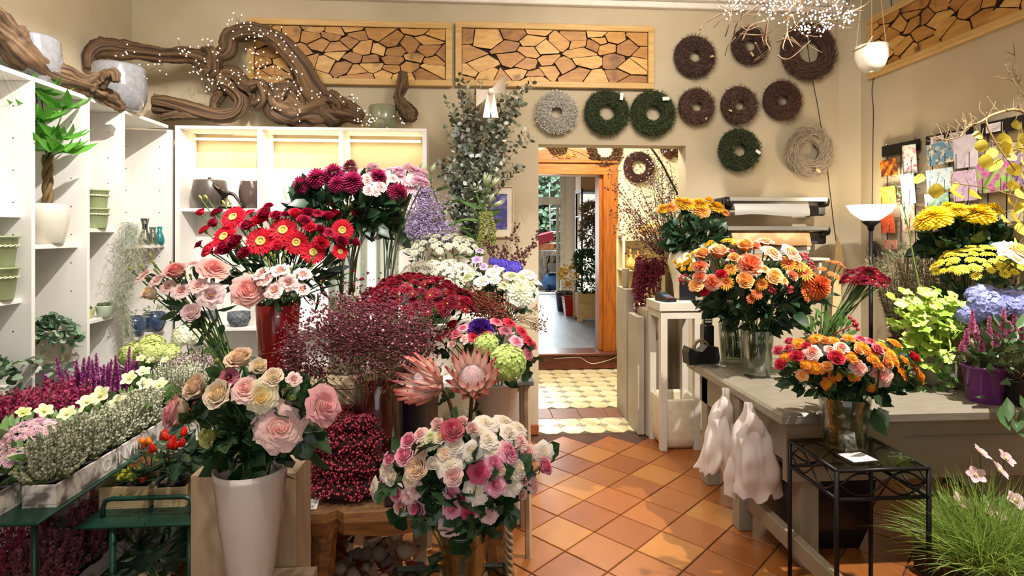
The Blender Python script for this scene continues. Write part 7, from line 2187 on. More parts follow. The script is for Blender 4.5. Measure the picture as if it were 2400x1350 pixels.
# grey-green herbs, wallflower twigs behind the heuchera
for (u, v, y, lab, m1, m2, n) in ((2100, 640, 3.25, 'grey green lavender with upright shoots behind the dark red mums', '#7d8a68', '#b9bf9c', 90), (2170, 660, 3.12, 'grey herb with fine brownish twigs behind the heuchera', '#857d5e', '#b4ad88', 90), (2205, 625, 3.2, 'pale grey shrublet under the yellow mums', '#8c8f74', '#c3c2a4', 70)):
 p = P(u, v, y)
 t = thing('potted_herb', lab, 'herb', (p.x, y, TZ))
 pot(t, .06, .078, .12, mat('grey_pot', '#8d8d86', .6))
 mb = MB()
 for i in range(n):
  a = R.random() * 6.28; L = R.uniform(.22, .56)
  tip = V((math.cos(a) * L * .28, math.sin(a) * L * .28, .12 + L))
  for k in range(15):
   c = V((0, 0, .11)).lerp(tip, .25 + .75 * k / 15)
   mb.leaf(c, rdir() + V((0, 0, .8)), rdir(), .034, .0065, 0, .1, .1, 'lance')
  mb.tube([V((0, 0, .1)), tip], .0012, 3, 1, cap=False)
 mb.build('shoots', [leafmat('herb' + m1, m1, m2, .6, .25), STEMB], t, kind='stuff')
for (u, v, y, lab) in ((2090, 590, 3.45, 'fine dark green bush by the lamp pole'), (2150, 575, 3.4, 'fine dark green bush in front of the lowest cards')):
 p = P(u, v, y)
 t = thing('potted_shrub', lab, 'shrub', (p.x, min(y, 3.36), TZ))
 pot(t, .06, .075, .13, BLK)
 foliage(420, (0, 0, .52), (.14, .11, .20), .03, .009, leafmat('fine_shrub', '#3d5534', '#76875a', .5), 'lance', parent=t)
 mb = MB()
 for i in range(14): mb.tube([(0, 0, .1), (R.uniform(-.1, .1), R.uniform(-.08, .08), .65)], .002, 4)
 mb.build('twigs', STEMB, t, kind='stuff')
# tall grass-like flower stalk
t = thing('flower_stalk', 'single tall thin green stalk with tiny buds rising before the cards', 'stalk', P(2155, 680, 2.95))
pts = [P(2160, 700, 2.95), P(2140, 600, 2.93), P(2128, 530, 2.92), P(2112, 470, 2.9), P(2098, 430, 2.9)]
mb = MB(); mb.tube([V(q) - t.location for q in spline(pts, 5)], [.005 - .0002 * i for i in range(21)], 6); mb.build('stem', leafmat('stalk_green', '#7f9a4c', '#8fa85c', .5), t, True)
mb = MB()
for i in range(26):
 c = V(pts[4]).lerp(pts[3], R.random() * 1.4) - t.location + rv(.02)
 mb.leaf(c, rdir() + V((0, 0, .6)), rdir(), .022, .007)
mb.build('buds', leafmat('stalk_bud', '#a9b888', '#d6dcc4', .5), t, True, kind='stuff')
for k in range(6):
 mb = MB(); mb.leaf((0, 0, 0), (0, 0, 1), (0, -1, 0), .06, .012, shape='lance')
 inst('leaf', mb.mesh('leaf', LM_mid, True), t, M=Matrix.Translation(V(pts[2]).lerp(pts[4], k / 6) - t.location) @ frame_to(V((R.uniform(-1, 1), -.3, .7))))
# dark broad-leaved shrub hanging over the table end
t = thing('potted_shrub', 'dark glossy broad-leaved shrub hanging over the near end of the table', 'shrub', (TP(2385, 2.45), 2.46, TZ))
pot(t, .07, .085, .12, BLK)
LFS = leafmesh('leaf', .085, .036, 'ovate', leafmat('glossy_dark_leaf', '#24402a', '#5c7a4c', .25, .12))
for i in range(74):
 a = i * 2.4; q = math.sqrt((i + .5) / 74)
 p = V((.17 * q * math.cos(a) - .02, .13 * q * math.sin(a) - .03, .20 + .16 * (1 - q * q) - .22 * q * q * R.random()))
 inst('leaf', LFS, t, M=Matrix.Translation(p) @ frame_to(V((math.cos(a), math.sin(a) - .5, .5 - 1.1 * q * R.random()))) @ Matrix.Scale(R.uniform(.8, 1.2), 4))
for (u, v) in ((2345, 950), (2370, 975), (2395, 960), (2360, 930), (2390, 925)):
 p = P(u, v, 2.30) - t.location
 inst('leaf', LFS, t, M=Matrix.Translation(p) @ frame_to(V((R.uniform(-.3, .3), -.3, -1)), R.random()) @ Matrix.Scale(1.25, 4))
mb = MB()
for i in range(10): mb.tube([(0, 0, .1), (R.uniform(-.12, .1), R.uniform(-.12, .05), R.uniform(.15, .3))], .0025, 4)
mb.build('twigs', STEMB, t, kind='stuff')
# black box standing on the table between the vases
tag(MB().box(0, .09, 0, .07, 0, .115, bev=.004).build('wooden_box', mat('dark_slatted_box', '#4b4034', .6), None, False, (TP(1858, 3.15), 3.18, TZ)), 'small dark wooden box between the orange vases and pink bucket', 'box')
# ================================================================ yellow-leaved branch and bare twigs over the cards
br = thing('branch', 'bare forked branch with yellow heart-shaped leaves reaching in before the cards', 'branch', P(2420, 420, 2.75))
BK = mat('twig_bark', '#7a6440', .75, col2='#5f4b30', scale=14)
mb = MB()
def twig(mb, pts, r0, r1, n=4):
 pp = spline(pts, n)
 mb.tube([V(q) - br.location for q in pp], [r0 + (r1 - r0) * i / (len(pp) - 1) for i in range(len(pp))], 5)
 return pp
by = 2.75
main = [twig(mb, [P(2440, 300, by), P(2390, 258, by), P(2330, 268, by), P(2300, 285, by), P(2265, 300, by), P(2250, 320, by), P(2210, 328, by), P(2196, 320, by)], .009, .003),
  twig(mb, [P(2310, 280, by), P(2318, 305, by), P(2340, 345, by), P(2380, 400, by)], .006, .003),
  twig(mb, [P(2440, 480, by), P(2380, 460, by), P(2310, 440, by), P(2240, 430, by), P(2225, 425, by)], .005, .002),
  twig(mb, [P(2440, 355, by), P(2380, 345, by), P(2320, 330, by)], .005, .002),
  twig(mb, [P(2440, 240, by), P(2400, 225, by), P(2370, 180, by), P(2355, 150, by)], .004, .0015), twig(mb, [P(2440, 200, by), P(2395, 200, by), P(2382, 170, by), P(2378, 130, by)], .004, .0015)]
for i in range(60):
 s = R.choice(main[0][4:26]) if i < 44 else R.choice(main[4] + main[5])
 d = V((R.uniform(-1, .6), R.uniform(-.5, .5), R.uniform(.0, 1.1))).normalized()
 L = R.uniform(.03, .11)
 m_ = s + d * L * .5 + rv(.012)
 twig(mb, [s, m_, s + d * L + rv(.01)], .0022, .0009, 3)
mb.build('wood', BK, br, True)
YL = leafmat('autumn_yellow_leaf', '#b9a428', '#d8cc5c', .5, .35)
LFY = leafmesh('leaf', .085, .075, 'round', YL, fold=.2, droop=.35)
ylv = [(2300, 345), (2325, 365), (2350, 350), (2365, 375), (2385, 350), (2395, 385), (2340, 390), (2310, 380), (2375, 400), (2395, 330), (2240, 445), (2195, 448), (2158, 425), (2275, 460), (2370, 440), (2385, 460), (2365, 480), (2395, 490), (2375, 510), (2390, 540), (2350, 520), (2380, 300), (2395, 420), (2380, 575), (2290, 325), (2398, 450), (2350, 330), (2230, 455)]
for (u, v) in ylv:
 inst('leaf', LFY, br, M=Matrix.Translation(P(u, v - 18, by + R.uniform(-.06, .06)) - br.location) @ frame_to(V((R.uniform(-.35, .35), R.uniform(-.35, .1), -1)), R.uniform(-.6, .6)) @ Matrix.Scale(R.uniform(.6, .95), 4))
mb = MB()
for (u, v) in ylv: mb.tube([P(u + R.uniform(-12, 20), v - 45, by) - br.location, P(u, v - 18, by) - br.location], .0014, 4)
mb.build('leaf_stalks', BK, br, kind='stuff')
# ================================================================ floor lamp
lx = P(2040, 520, 3.82)
lpY = 3.72
lp = thing('floor_lamp', 'black uplighter floor lamp with glowing white glass bowl in the corner', 'lamp', (P(2041, 520, lpY).x, lpY, 0))
zb, zt_ = P(2041, 519, lpY).z, P(2041, 481, lpY).z
rr = pxm(53, lpY)
mb = MB(); mb.lathe([(.03, zb), (rr * .45, zb + .018), (rr * .8, zb + .06), (rr, zt_), (rr * .98, zt_), (rr * .78, zb + .064), (rr * .43, zb + .024), (.0, zb + .01)], 36)
mb.build('lamp_bowl', emit('opal_glass_lit', '#fff0d6', 3.2), lp, True)
mb = MB(); mb.lathe([(.0, zb - .06), (.018, zb - .06), (.022, zb - .035), (.06, zb), (.05, zb + .006), (0, zb + .006)], 24)
mb.build('cup', IRON, lp, True)
MB().tube([(0, 0, .03), (0, 0, zb - .055)], .013, 10).build('pole', IRON, lp, True)
mb = MB(); mb.lathe([(0, 0), (.13, 0), (.13, .018), (.03, .03), (0, .03)], 28); mb.build('base', IRON, lp, True)
light('POINT', 'floor_lamp_bulb', (lp.location.x, lpY, zt_ + .02), None, 6, (1, .82, .56), .05)
t = thing('dark_feather_bunch', 'dark hairy tuft hanging behind the lamp pole', 'tuft', P(2050, 590, 3.86))
mb = MB()
for i in range(160): mb.strip([rv(.03) + V((0, 0, .05)), rv(.05), rv(.05) + V((0, 0, -.12))], .003, rdir())
mb.build('hair', leafmat('dark_hair', '#1f1712', '#3a2c22', .8), t, kind='stuff')
# ================================================================ wreaths on the back wall
def wreath(name, label, u, v, r_px, hole, cols, n, L, w, kind='needle', tags=(), grp=None, y=None, flat=.55):
 """r_px outer radius; a ring of needles, twigs, moss or lichen on a dark core"""
 yy = y if y is not None else D - .045
 c = P(u, v, yy)
 Ro = pxm(r_px, yy); Ri = Ro * hole * .85
 rr = (Ro - Ri) / 2; Rm = (Ro + Ri) / 2
 t = thing(name, label, 'wreath', c, 0, grp)
 mb = MB(); mb.tube([(Rm * math.cos(a * PI / 16), 0, Rm * math.sin(a * PI / 16)) for a in range(33)], rr * .86, 8, cap=False)
 mb.v = [(x, y_ * flat, z) for x, y_, z in mb.v]
 mb.build('wreath_core', mat('core' + cols[0], cols[0], .9), t, True)
 mb = MB()
 for i in range(n):
  a, b = R.random() * 2 * PI, R.uniform(-2.6, 2.6)
  q = rr * R.uniform(.55, .95)
  rad = V((math.cos(a), 0, math.sin(a))); tan = V((-math.sin(a), 0, math.cos(a)))
  nn = rad * math.cos(b) + V((0, -flat, 0)) * math.sin(b) if abs(b) < PI else rad
  nn = rad * math.cos(b) - V((0, 1, 0)) * abs(math.sin(b)) * flat * 1.2
  p = rad * Rm + nn * q
  if kind == 'needle':
   d = (nn * .7 + tan * R.uniform(.1, .9) * (1 if R.random() < .8 else -1) + rv(.5)).normalized()
   s = d.cross(rdir()).normalized()
   l = L * R.uniform(.6, 1.3)
   mb.face([p - s * w * .5, p + s * w * .5, p + d * l * .6 + s * w * .35, p + d * l], 0)
  elif kind == 'twig':
   d = (tan + nn * R.uniform(-.12, .35) + rv(.28)).normalized()
   l = L * R.uniform(.6, 1.3)
   s = d.cross(V((0, 1, 0)) + rv(.5)).normalized()
   m_ = p + d * l * .5 + nn * .006
   e = p + d * l - rad * .012
   mb.face([p - s * w * .5, p + s * w * .5, m_ + s * w * .45, m_ - s * w * .45], 0)
   mb.face([m_ - s * w * .45, m_ + s * w * .45, e + s * w * .2, e - s * w * .2], 0)
  elif kind == 'cone':
   for k in range(5):
    mb.leaf(p, (nn + rv(.8)).normalized(), rdir(), L * .8, L * .6, 0, .3, .3, 'round')
  elif kind == 'lichen':
   q2 = p
   d = (nn + rv(.7)).normalized()
   for k in range(2):
    d2 = (d + rv(.8)).normalized(); s = d2.cross(rdir()).normalized()
    mb.face([q2 - s * w * .5, q2 + s * w * .5, q2 + d2 * L + s * w * .3, q2 + d2 * L - s * w * .3], 0)
 mb.build('needles' if kind == 'needle' else {'twig': 'twigs', 'cone': 'cone_scales', 'lichen': 'lichen'}[kind], leafmat('wr' + cols[1], cols[1], cols[2], .8, .1), t, kind='stuff')
 for (tu, tv, tw, th_, rot, tc) in tags:
  p = P(tu, tv, yy - rr * flat - .03) - c
  tg = MB().box(-tw / 2, tw / 2, -.0008, .0008, -th_ / 2, th_ / 2).build('price_tag', mat('tag' + tc, tc, .7), t, loc=p)
  tg.rotation_euler.y = rot
  MB().tube([(0, .002, th_ * .45), (.0, .02, th_ * .9)], .001, 4).build('tag_string', mat('string', '#b9a684', .8), tg)
 return t
BRN = ('#2c1c16', '#3f2a22', '#7b5c4c'); GRNW = ('#1e2412', '#2a3518', '#57683a')
WG = None
wreath('twig_wreath', 'dark brown heather wreath nearest the wood mosaic in the top row', 1628, 133, 54, .20, BRN, 1900, .03, .003, tags=((1669, 132, .026, .015, -.4, '#b7a07a'),))
wreath('twig_wreath', 'dark brown heather wreath behind the hanging twigs in the top row', 1757, 108, 49, .24, BRN, 1700, .03, .003, tags=((1763, 127, .016, .035, -.6, '#c9b48a'),))
wreath('twig_wreath', 'largest dark brown twig wreath with a wide hole', 1893, 122, 72, .38, ('#2c1c16', '#3a2620', '#6e4e40'), 2600, .05, .0035, 'twig')
wreath('twig_wreath', 'reddish brown heather wreath beside the second moss wreath', 1632, 250, 47, .22, ('#33201a', '#4a3028', '#8c6a58'), 1700, .03, .003, tags=((1655, 278, .012, .014, .5, '#c9b48a'),))
wreath('twig_wreath', 'reddish brown heather wreath directly above the lone moss wreath', 1732, 247, 49, .20, ('#33201a', '#4a3028', '#82604c'), 1800, .03, .003, tags=((1712, 259, .026, .012, .3, '#c9b48a'),))
wreath('twig_wreath', 'reddish brown heather wreath below the largest twig wreath', 1833, 236, 52, .20, ('#33201a', '#4a2c24', '#7e5644'), 1900, .03, .003)
wreath('lichen_wreath', 'silver white lichen wreath beside the eucalyptus', 1305, 264, 53, .22, ('#8d887c', '#b5b0a4', '#e8e4da'), 2600, .016, .0035, 'lichen')
wreath('moss_wreath', 'dark green moss wreath nearer the silver wreath', 1422, 264, 57, .30, GRNW, 2600, .024, .0045, tags=((1457, 226, .024, .052, .1, '#e8e4de'),))
wreath('moss_wreath', 'dark green moss wreath touching its twin above the doorway corner', 1530, 266, 58, .28, GRNW, 2600, .024, .0045, tags=((1561, 231, .052, .026, -.08, '#e8e4de'),))
wreath('moss_wreath', 'dark green moss wreath hanging alone under the brown ones', 1732, 352, 55, .24, GRNW, 2400, .024, .0045, tags=((1777, 356, .04, .022, .6, '#e8e4de'),))
wreath('willow_wreath', 'pale grey willow twig wreath near the corner', 1896, 356, 60, .36, ('#6e5f50', '#8d7d6c', '#c0b09a'), 2400, .07, .0035, 'twig', tags=((1918, 400, .04, .022, .6, '#c9b48a'),))
# hall wreaths
hy = hd - .05
wreath('cone_wreath', 'brown pine cone wreath above the oak door frame', 1417, 350, 41, .55, ('#2a1a10', '#4a3019', '#8a6540'), 520, .03, .01, 'cone', y=hy)
wreath('cone_wreath', 'brown wreath half hidden by the doorway lintel near the oak crest', 1308, 340, 24, .35, ('#3a2615', '#6a4a28', '#9a7448'), 260, .03, .01, 'cone', y=hy)
wreath('berry_wreath', 'dark red brown wreath with a white patch beside the berry twigs', 1497, 392, 39, .45, ('#2a120e', '#45201a', '#6e3a2c'), 1300, .03, .004, y=hy)
wreath('cone_wreath', 'brown wreath half hidden by the lintel at the far side of the hall', 1572, 345, 26, .35, ('#3a2015', '#5a3520', '#8a5a3a'), 260, .03, .01, 'cone', y=hy)
# ================================================================ wood mosaic panels
WT = []
for i, (a, b) in enumerate((('#c8964c', '#b07c38'), ('#bd8840', '#9f6c2e'), ('#d6aa62', '#c2904a'), ('#ab7634', '#8a5a26'))):
 t = NT('olive_wood_%d' % i)
 f = t.noise(5, 4, stretch=(2, 2, 9)); f2 = t.noise(7, 3)
 c = t.mixc(t.ramp(f, .3, .7), hx(a), hx(b))
 c = t.mixc(t.ramp(f2, .60, .78), c, hx('#4a2c12'))
 t.l(c, t.b.inputs['Base Color']); t.b.inputs['Roughness'].default_value = .5
 WT.append(t.m)
BARK = mat('bark_edge', '#4a2a12', .8)
M_fr = mat('pale_pine_frame', '#cda86a', .5, col2='#bd9553', scale=4, stretch=(1, 8, 8))
def clip(poly, p, nx_, ny_):
 out = []
 n = len(poly)
 for i in range(n):
  a, b = poly[i], poly[(i + 1) % n]
  da = (a[0] - p[0]) * nx_ + (a[1] - p[1]) * ny_; db = (b[0] - p[0]) * nx_ + (b[1] - p[1]) * ny_
  if da <= 0: out.append(a)
  if (da < 0 < db) or (db < 0 < da):
   k = da / (da - db); out.append((a[0] + (b[0] - a[0]) * k, a[1] + (b[1] - a[1]) * k))
 return out
def mosaic(label, w, h, M, seed, nc):
 r = random.Random(seed)
 t = thing('wood_mosaic_panel', label, 'wall panel', (0, 0, 0))
 t.matrix_world = M
 f = .045
 for (a, b, c, d) in ((0, w, 0, f), (0, w, h - f, h), (0, f, f, h - f), (w - f, w, f, h - f)):
  MB().box(a, b, -.045, 0, c, d, bev=.004).build('frame_board', M_fr, t)
 MB().box(f, w - f, -.012, 0, f, h - f).build('backing', mat('mosaic_backing', '#2b180b', .9), t)
 pts = []
 while len(pts) < nc:
  best, bd = None, -1
  for _ in range(3):
   p = (r.uniform(f, w - f), r.uniform(f, h - f))
   dd = min([((p[0] - q[0]) * .45) ** 2 + (p[1] - q[1]) ** 2 for q in pts] or [9])
   if dd > bd: best, bd = p, dd
  pts.append(best)
 ang = [r.uniform(-.5, .5) for _ in pts]
 for i, p in enumerate(pts):
  poly = [(f + .002, f + .002), (w - f - .002, f + .002), (w - f - .002, h - f - .002), (f + .002, h - f - .002)]
  for j, q in enumerate(pts):
   if i == j: continue
   ax_, ay_ = (q[0] - p[0]) * .36 + .3 * math.sin(i * 1.3 + j * 1.3) * (q[1] - p[1]) * 0, q[1] - p[1]
   k = .5 + .10 * math.sin(i * 3.7 + j * 3.7)
   if (i < j): k = 1 - (.5 + .10 * math.sin(i * 3.7 + j * 3.7))
   mid = (p[0] + (q[0] - p[0]) * k, p[1] + (q[1] - p[1]) * k)
   l = math.hypot(ax_, ay_)
   poly = clip(poly, (mid[0] - ax_ / l * .0012, mid[1] - ay_ / l * .0012), ax_, ay_)
   if len(poly) < 3: break
  if len(poly) < 3: continue
  cx = sum(a for a, b in poly) / len(poly); cy = sum(b for a, b in poly) / len(poly)
  out = []
  for k in range(len(poly)):
   a, b = poly[k], poly[(k + 1) % len(poly)]
   L = math.hypot(b[0] - a[0], b[1] - a[1])
   m_ = max(1, int(L / .03))
   for s in range(m_):
    x, y = a[0] + (b[0] - a[0]) * s / m_, a[1] + (b[1] - a[1]) * s / m_
    nz = mnoise.noise(V((x * 30, y * 30, seed))) * .012
    l = math.hypot(cx - x, cy - y) + 1e-6
    k2 = max(0, .0006 + nz * .4) / l
    out.append((x + (cx - x) * min(k2, .3), y + (cy - y) * min(k2, .3)))
  z = .018 + r.random() * .018
  mb = MB()
  n = len(out)
  tx, ty = r.uniform(-.03, .03), r.uniform(-.05, .05)
  top = [(x + (cx - x) * .03, -(z + tx * (x - cx) + ty * (y - cy)), y + (cy - y) * .03) for x, y in out]
  mid_ = [(x, -z * .75, y) for x, y in out]
  bot = [(x, -.010, y) for x, y in out]
  mb.face(top[::1], 0)
  for k in range(n):
   j = (k + 1) % n
   mb.face([mid_[k], mid_[j], top[j], top[k]], 1)
   mb.face([bot[k], bot[j], mid_[j], mid_[k]], 1)
  mb.build('wood_piece', [r.choice(WT), BARK], t)
 return t
def wallpanel(u0, u1, vt, vb):
 a, b = P(u0, vb, D - .002), P(u1, vt, D - .002)
 return a, b.x - a.x, b.z - a.z
a, w, h = wallpanel(585, 1060, 58, 197)
mosaic('wood mosaic panel in pine frame behind the arching driftwood', w, h, Matrix.Translation(a), 3, 50)
a, w, h = wallpanel(1068, 1529, 66, 204)
mosaic('wood mosaic panel in pine frame between eucalyptus and brown wreaths', w, h, Matrix.Translation(a), 5, 42)
yA = PXw(2045, 185, XR).y; zA = PXw(2045, 185, XR).z; zB = PXw(2045, 46, XR).z
mosaic('wood mosaic panel in pine frame high on the wall with the cards', 2.1, zB - zA, Matrix.Translation((XR - .002, yA, zA)) @ Matrix.Rotation(-PI / 2, 4, 'Z'), 9, 60)
# ================================================================ framed picture, paper roll holders, cables
fx = P(1140, 500, D - .02); 
pa_, pb2 = P(1128, 557, D - .004), P(1204, 436, D - .004)
pic = thing('framed_picture', 'small framed blue picture in pale mount on the wall by the doorway', 'picture', pa_)
w, h = pb2.x - pa_.x, pb2.z - pa_.z
for (a, b, c, d) in ((0, w, 0, .012), (0, w, h - .012, h), (0, .012, .012, h - .012), (w - .012, w, .012, h - .012)):
 MB().box(a, b, -.02, 0, c, d, bev=.002).build('frame_bar', mat('pale_wood_frame', '#cbb491', .5), pic)
MB().box(.012, w - .012, -.008, -.002, .012, h - .012).build('mount', mat('cream_mount', '#e6dcc6', .7), pic)
t = NT('blue_print'); f = t.noise(9, 5); f2 = t.noise(22, 3)
t.l(t.mixc(t.ramp(f, .42, .6), hx('#4a3f96'), t.mixc(t.ramp(f2, .4, .6), hx('#9c98cc'), hx('#3a2f7c'))), t.b.inputs['Base Color'])
MB().box(.05, w - .05, -.0095, -.008, .06, h - .06).build('print', t.m, pic)
CHR = mat('brushed_steel', '#b9b6ae', .3, .85)
KRAFT = mat('kraft_paper', '#a37c4c', .6, col2='#bd9a6c', scale=7, lo=.5, hi=.6)
GREYP = mat('silver_paper', '#8f8b84', .45)
def roller(label, u0, u1, v, paper, n2):
 a, b = P(u0, v, 4.05), P(u1, v, 4.05)
 t = thing('paper_roll_holder', label, 'paper dispenser', a)
 w = b.x - a.x
 for x in (0, w - .05):
  MB().box(x, x + .05, .02, D - 4.05 - .002, -.10, .035, bev=.01).build('bracket', M_dark, t)
  mb = MB(); mb.lathe([(0, -.025), (.035, -.025), (.038, 0), (.035, .025), (0, .025)], 16)
  o = mb.build('end_cap', M_dark, t, True, (x + .025, 0, .0)); o.rotation_euler.y = PI / 2
 MB().box(.02, w - .03, -.055, -.035, .002, .034, bev=.003).build('cutter_rail', CHR, t)
 mb = MB(); mb.tube([(.06, .02, -.015), (w - .16, .02, -.015)], .048, 24); mb.build('paper_roll', paper, t, True)
 mb = MB(); mb.tube([(.03, .02, -.015), (w - .03, .02, -.015)], .014, 10); mb.build('axle', CHR, t, True)
 mb = MB(); mb.grid(lambda a_, q: (.06 + (w - .22) * a_, -.028 + .0 * q - .02 * math.sin(q * 2), -.015 - .085 * q + .008 * math.sin(a_ * 6) * q), 12, 5); mb.build('loose_sheet', paper, t, True)
 if n2:
  mb = MB(); mb.tube([(.06, .05, -.085), (w - .2, .05, -.085)], .034, 20); mb.build('paper_roll', paper, t, True)
  mb = MB(); mb.tube([(.03, .05, -.085), (w - .03, .05, -.085)], .011, 10); mb.build('axle', CHR, t, True)
 return t
roller('upper wall paper dispenser with silver roll and steel cutter rail', 1697, 1938, 473, GREYP, False)
roller('lower wall paper dispenser with two kraft rolls and steel rail', 1692, 1940, 541, KRAFT, True)
sh = thing('wall_shelf', 'narrow pale wall shelf half hidden under the kraft rolls', 'shelf', P(1700, 612, 4.02))
w = P(1945, 612, 4.02).x - sh.location.x
MB().box(0, w, 0, .2, 0, .02, bev=.003).build('board', M_pale, sh)
for x in (.05, w - .07): MB().box(x, x + .02, .02, .2, -.1, -.002, bev=.003).build('bracket', M_pale, sh)
mb = MB()
for k in range(4): mb.box(.2, w - .1, .03, .17, .022 + k * .03, .048 + k * .03, m=k % 2)
for k in range(4):
 tag(MB().box(0, w - .35, 0, .14, 0, .027, bev=.003).build('paper_stack', [KRAFT, GREYP, M_pale, KRAFT][k], None, False, (sh.location.x + .2 + .01 * k, sh.location.y + .03, sh.location.z + .021 + .028 * k)), 'flat ream of wrapping paper, %s from the bottom on the narrow wall shelf' % ORD[k], 'paper')
sticks = MB()
for k in range(7): tag(MB().tube([V((P(1935 + 3 * k, 700, 4.05).x, 4.05, 0)), P(1962 + 2.5 * k, 548 + 9 * k, 4.13)], .005, 6).build('bamboo_stick', mat('bamboo', '#c4a878', .6), None, True), 'thin bamboo stick leaning in the corner, %s from the doorway' % ORD[k], 'stick', 'bamboo sticks in the corner')
def wire(label, uv, y, x=None):
 mb = MB(); mb.tube(spline([(P(u, v, y) if x is None else PXw(u, v, x)) for u, v in uv], 5), .0028, 5)
 return tag(mb.build('cable', mat('black_cable', '#1c1712', .5), None, True), label, 'cable')
wire('thin black cable running down the back wall past the willow wreath', [(1892, 105), (1905, 190), (1915, 240), (1925, 300), (1935, 345), (1942, 420), (1948, 470), (1955, 530), (1965, 600)], D - .006)
wire('thin black cable on the wall behind the floor lamp', [(2088, -10), (2085, 60), (2046, 190), (2047, 260), (2046, 330), (2045, 430), (2044, 480)], None, XR - .005)
mb = MB(); mb.tube(spline([P(1652, 870, 3.45), P(1655, 920, 3.43), P(1664, 950, 3.43), P(1656, 985, 3.43), P(1668, 1010, 3.42), P(1662, 1040, 3.42)], 6), .004, 5)
tag(mb.build('cable', M_dark, None, True), 'loose black cable dangling under the far end of the work table', 'cable')
# ================================================================ hanging bowl and the lit twig pendant
hb = thing('hanging_bowl', 'white ceramic bowl planter hanging by cords before the wood mosaic', 'hanging planter', P(2042, 170, 3.1))
r_ = pxm(37, 3.1); hh_ = pxm(64, 3.1)
mb = MB(); mb.lathe([(0, 0), (r_ * .45, .006), (r_ * .8, hh_ * .22), (r_ * .98, hh_ * .55), (r_, hh_), (r_ * .95, hh_), (r_ * .92, hh_ * .55), (r_ * .5, .02), (0, .015)], 36); mb.build('bowl', mat('ivory_ceramic', '#ddd8c8', .15, col2='#d5cfbd', scale=5, coat=.4), hb, True)
for k in range(3):
 a = k * 2.09 + .9
 MB().tube([(r_ * .97 * math.cos(a), r_ * .97 * math.sin(a), hh_ * .92), (0, 0, ZC - hb.location.z)], .002, 4).build('cord', mat('pale_cord', '#b9a27c', .8), hb)
pc = thing('twig_pendant', 'hanging cluster of bare twigs studded with tiny white lights', 'pendant', (P(1850, 0, 2.6).x, 2.6, ZC))
mb, ml, mw = MB(), MB(), MB()
def lp_(u, v, y=2.6): return P(u, v, y) - pc.location
tw_c = [(1715, 15, 30), (1800, 15, 45), (1850, 12, 55), (1905, 20, 60), (1950, 20, 45), (1985, 25, 28), (1900, 55, 38), (1890, 70, 22), (1985, 50, 18), (1935, 60, 22), (1830, 0, 50), (1740, -5, 40)]
for (u, v, s) in tw_c:
 for k in range(int(s * .7)):
  uu, vv = u + R.gauss(0, s * .5), v + R.gauss(0, s * .38)
  if vv > 85: continue
  q = lp_(uu, vv, 2.6 + R.uniform(-.14, .14))
  ml.blob(q, .0038, seg=5, rings=3)
  if k % 2 == 0: mw.tube([q, q + rv(.03), q + rv(.05) + V((0, 0, .04))], .001, 3, cap=False)
tws = [[(1640, 70), (1660, 48), (1720, 20), (1800, -20)], [(1720, 90), (1730, 50), (1780, 10)], [(1790, 110), (1800, 45), (1830, -10)], [(1800, 45), (1795, 95), (1803, 120), (1765, 145)], [(1770, 140), (1800, 118)], [(1740, 95), (1760, 60), (1800, 48)], [(1735, 80), (1790, 82), (1810, 70)], [(1850, 20), (1845, 75), (1858, 110)], [(1845, 78), (1835, 110), (1840, 118)], [(1822, 130), (1850, 138), (1900, 95)], [(1990, 30), (2030, 10), (2060, -20)], [(1700, 85), (1710, 50), (1718, 0)], [(2000, 120), (2030, 105), (2045, 85)], [(1780, 62), (1750, 70), (1738, 60)], [(1770, 100), (1785, 128)], [(1820, 98), (1848, 90), (1872, 104)]]
for q in tws:
 pp = spline([lp_(u, v, 2.6 + R.uniform(-.08, .08)) for u, v in q], 5)
 mb.tube(pp, [.0042 - .0028 * i / (len(pp) - 1) for i in range(len(pp))], 5)
for k in range(34):
 u, v = R.uniform(1690, 2000), R.uniform(-10, 90)
 q = lp_(u, v, 2.6 + R.uniform(-.12, .12)); d = rdir()
 mb.tube([q, q + d * .05 + rv(.02), q + d * .11], .0018, 4)
for k in range(9):
 q = lp_(R.uniform(1720, 1960), R.uniform(-5, 20)); mb.tube([q, q * .4, V((0, 0, -.02))], .004, 5)
mb.build('twigs', mat('bare_twig', '#9a7c5c', .7, col2='#6e5238', scale=12), pc, True, kind='stuff')
ml.build('bulbs', emit('cool_bulb', '#fff6ea', 10, False), pc, True, kind='stuff')
mw.build('light_wires', mat('brown_wire', '#4a3222', .6), pc, kind='stuff')
light('POINT', 'twig_pendant_glow', (P(1850, 40, 2.6).x, 2.6, P(1850, 20, 2.6).z), None, 6, (1, .9, .75), .15)
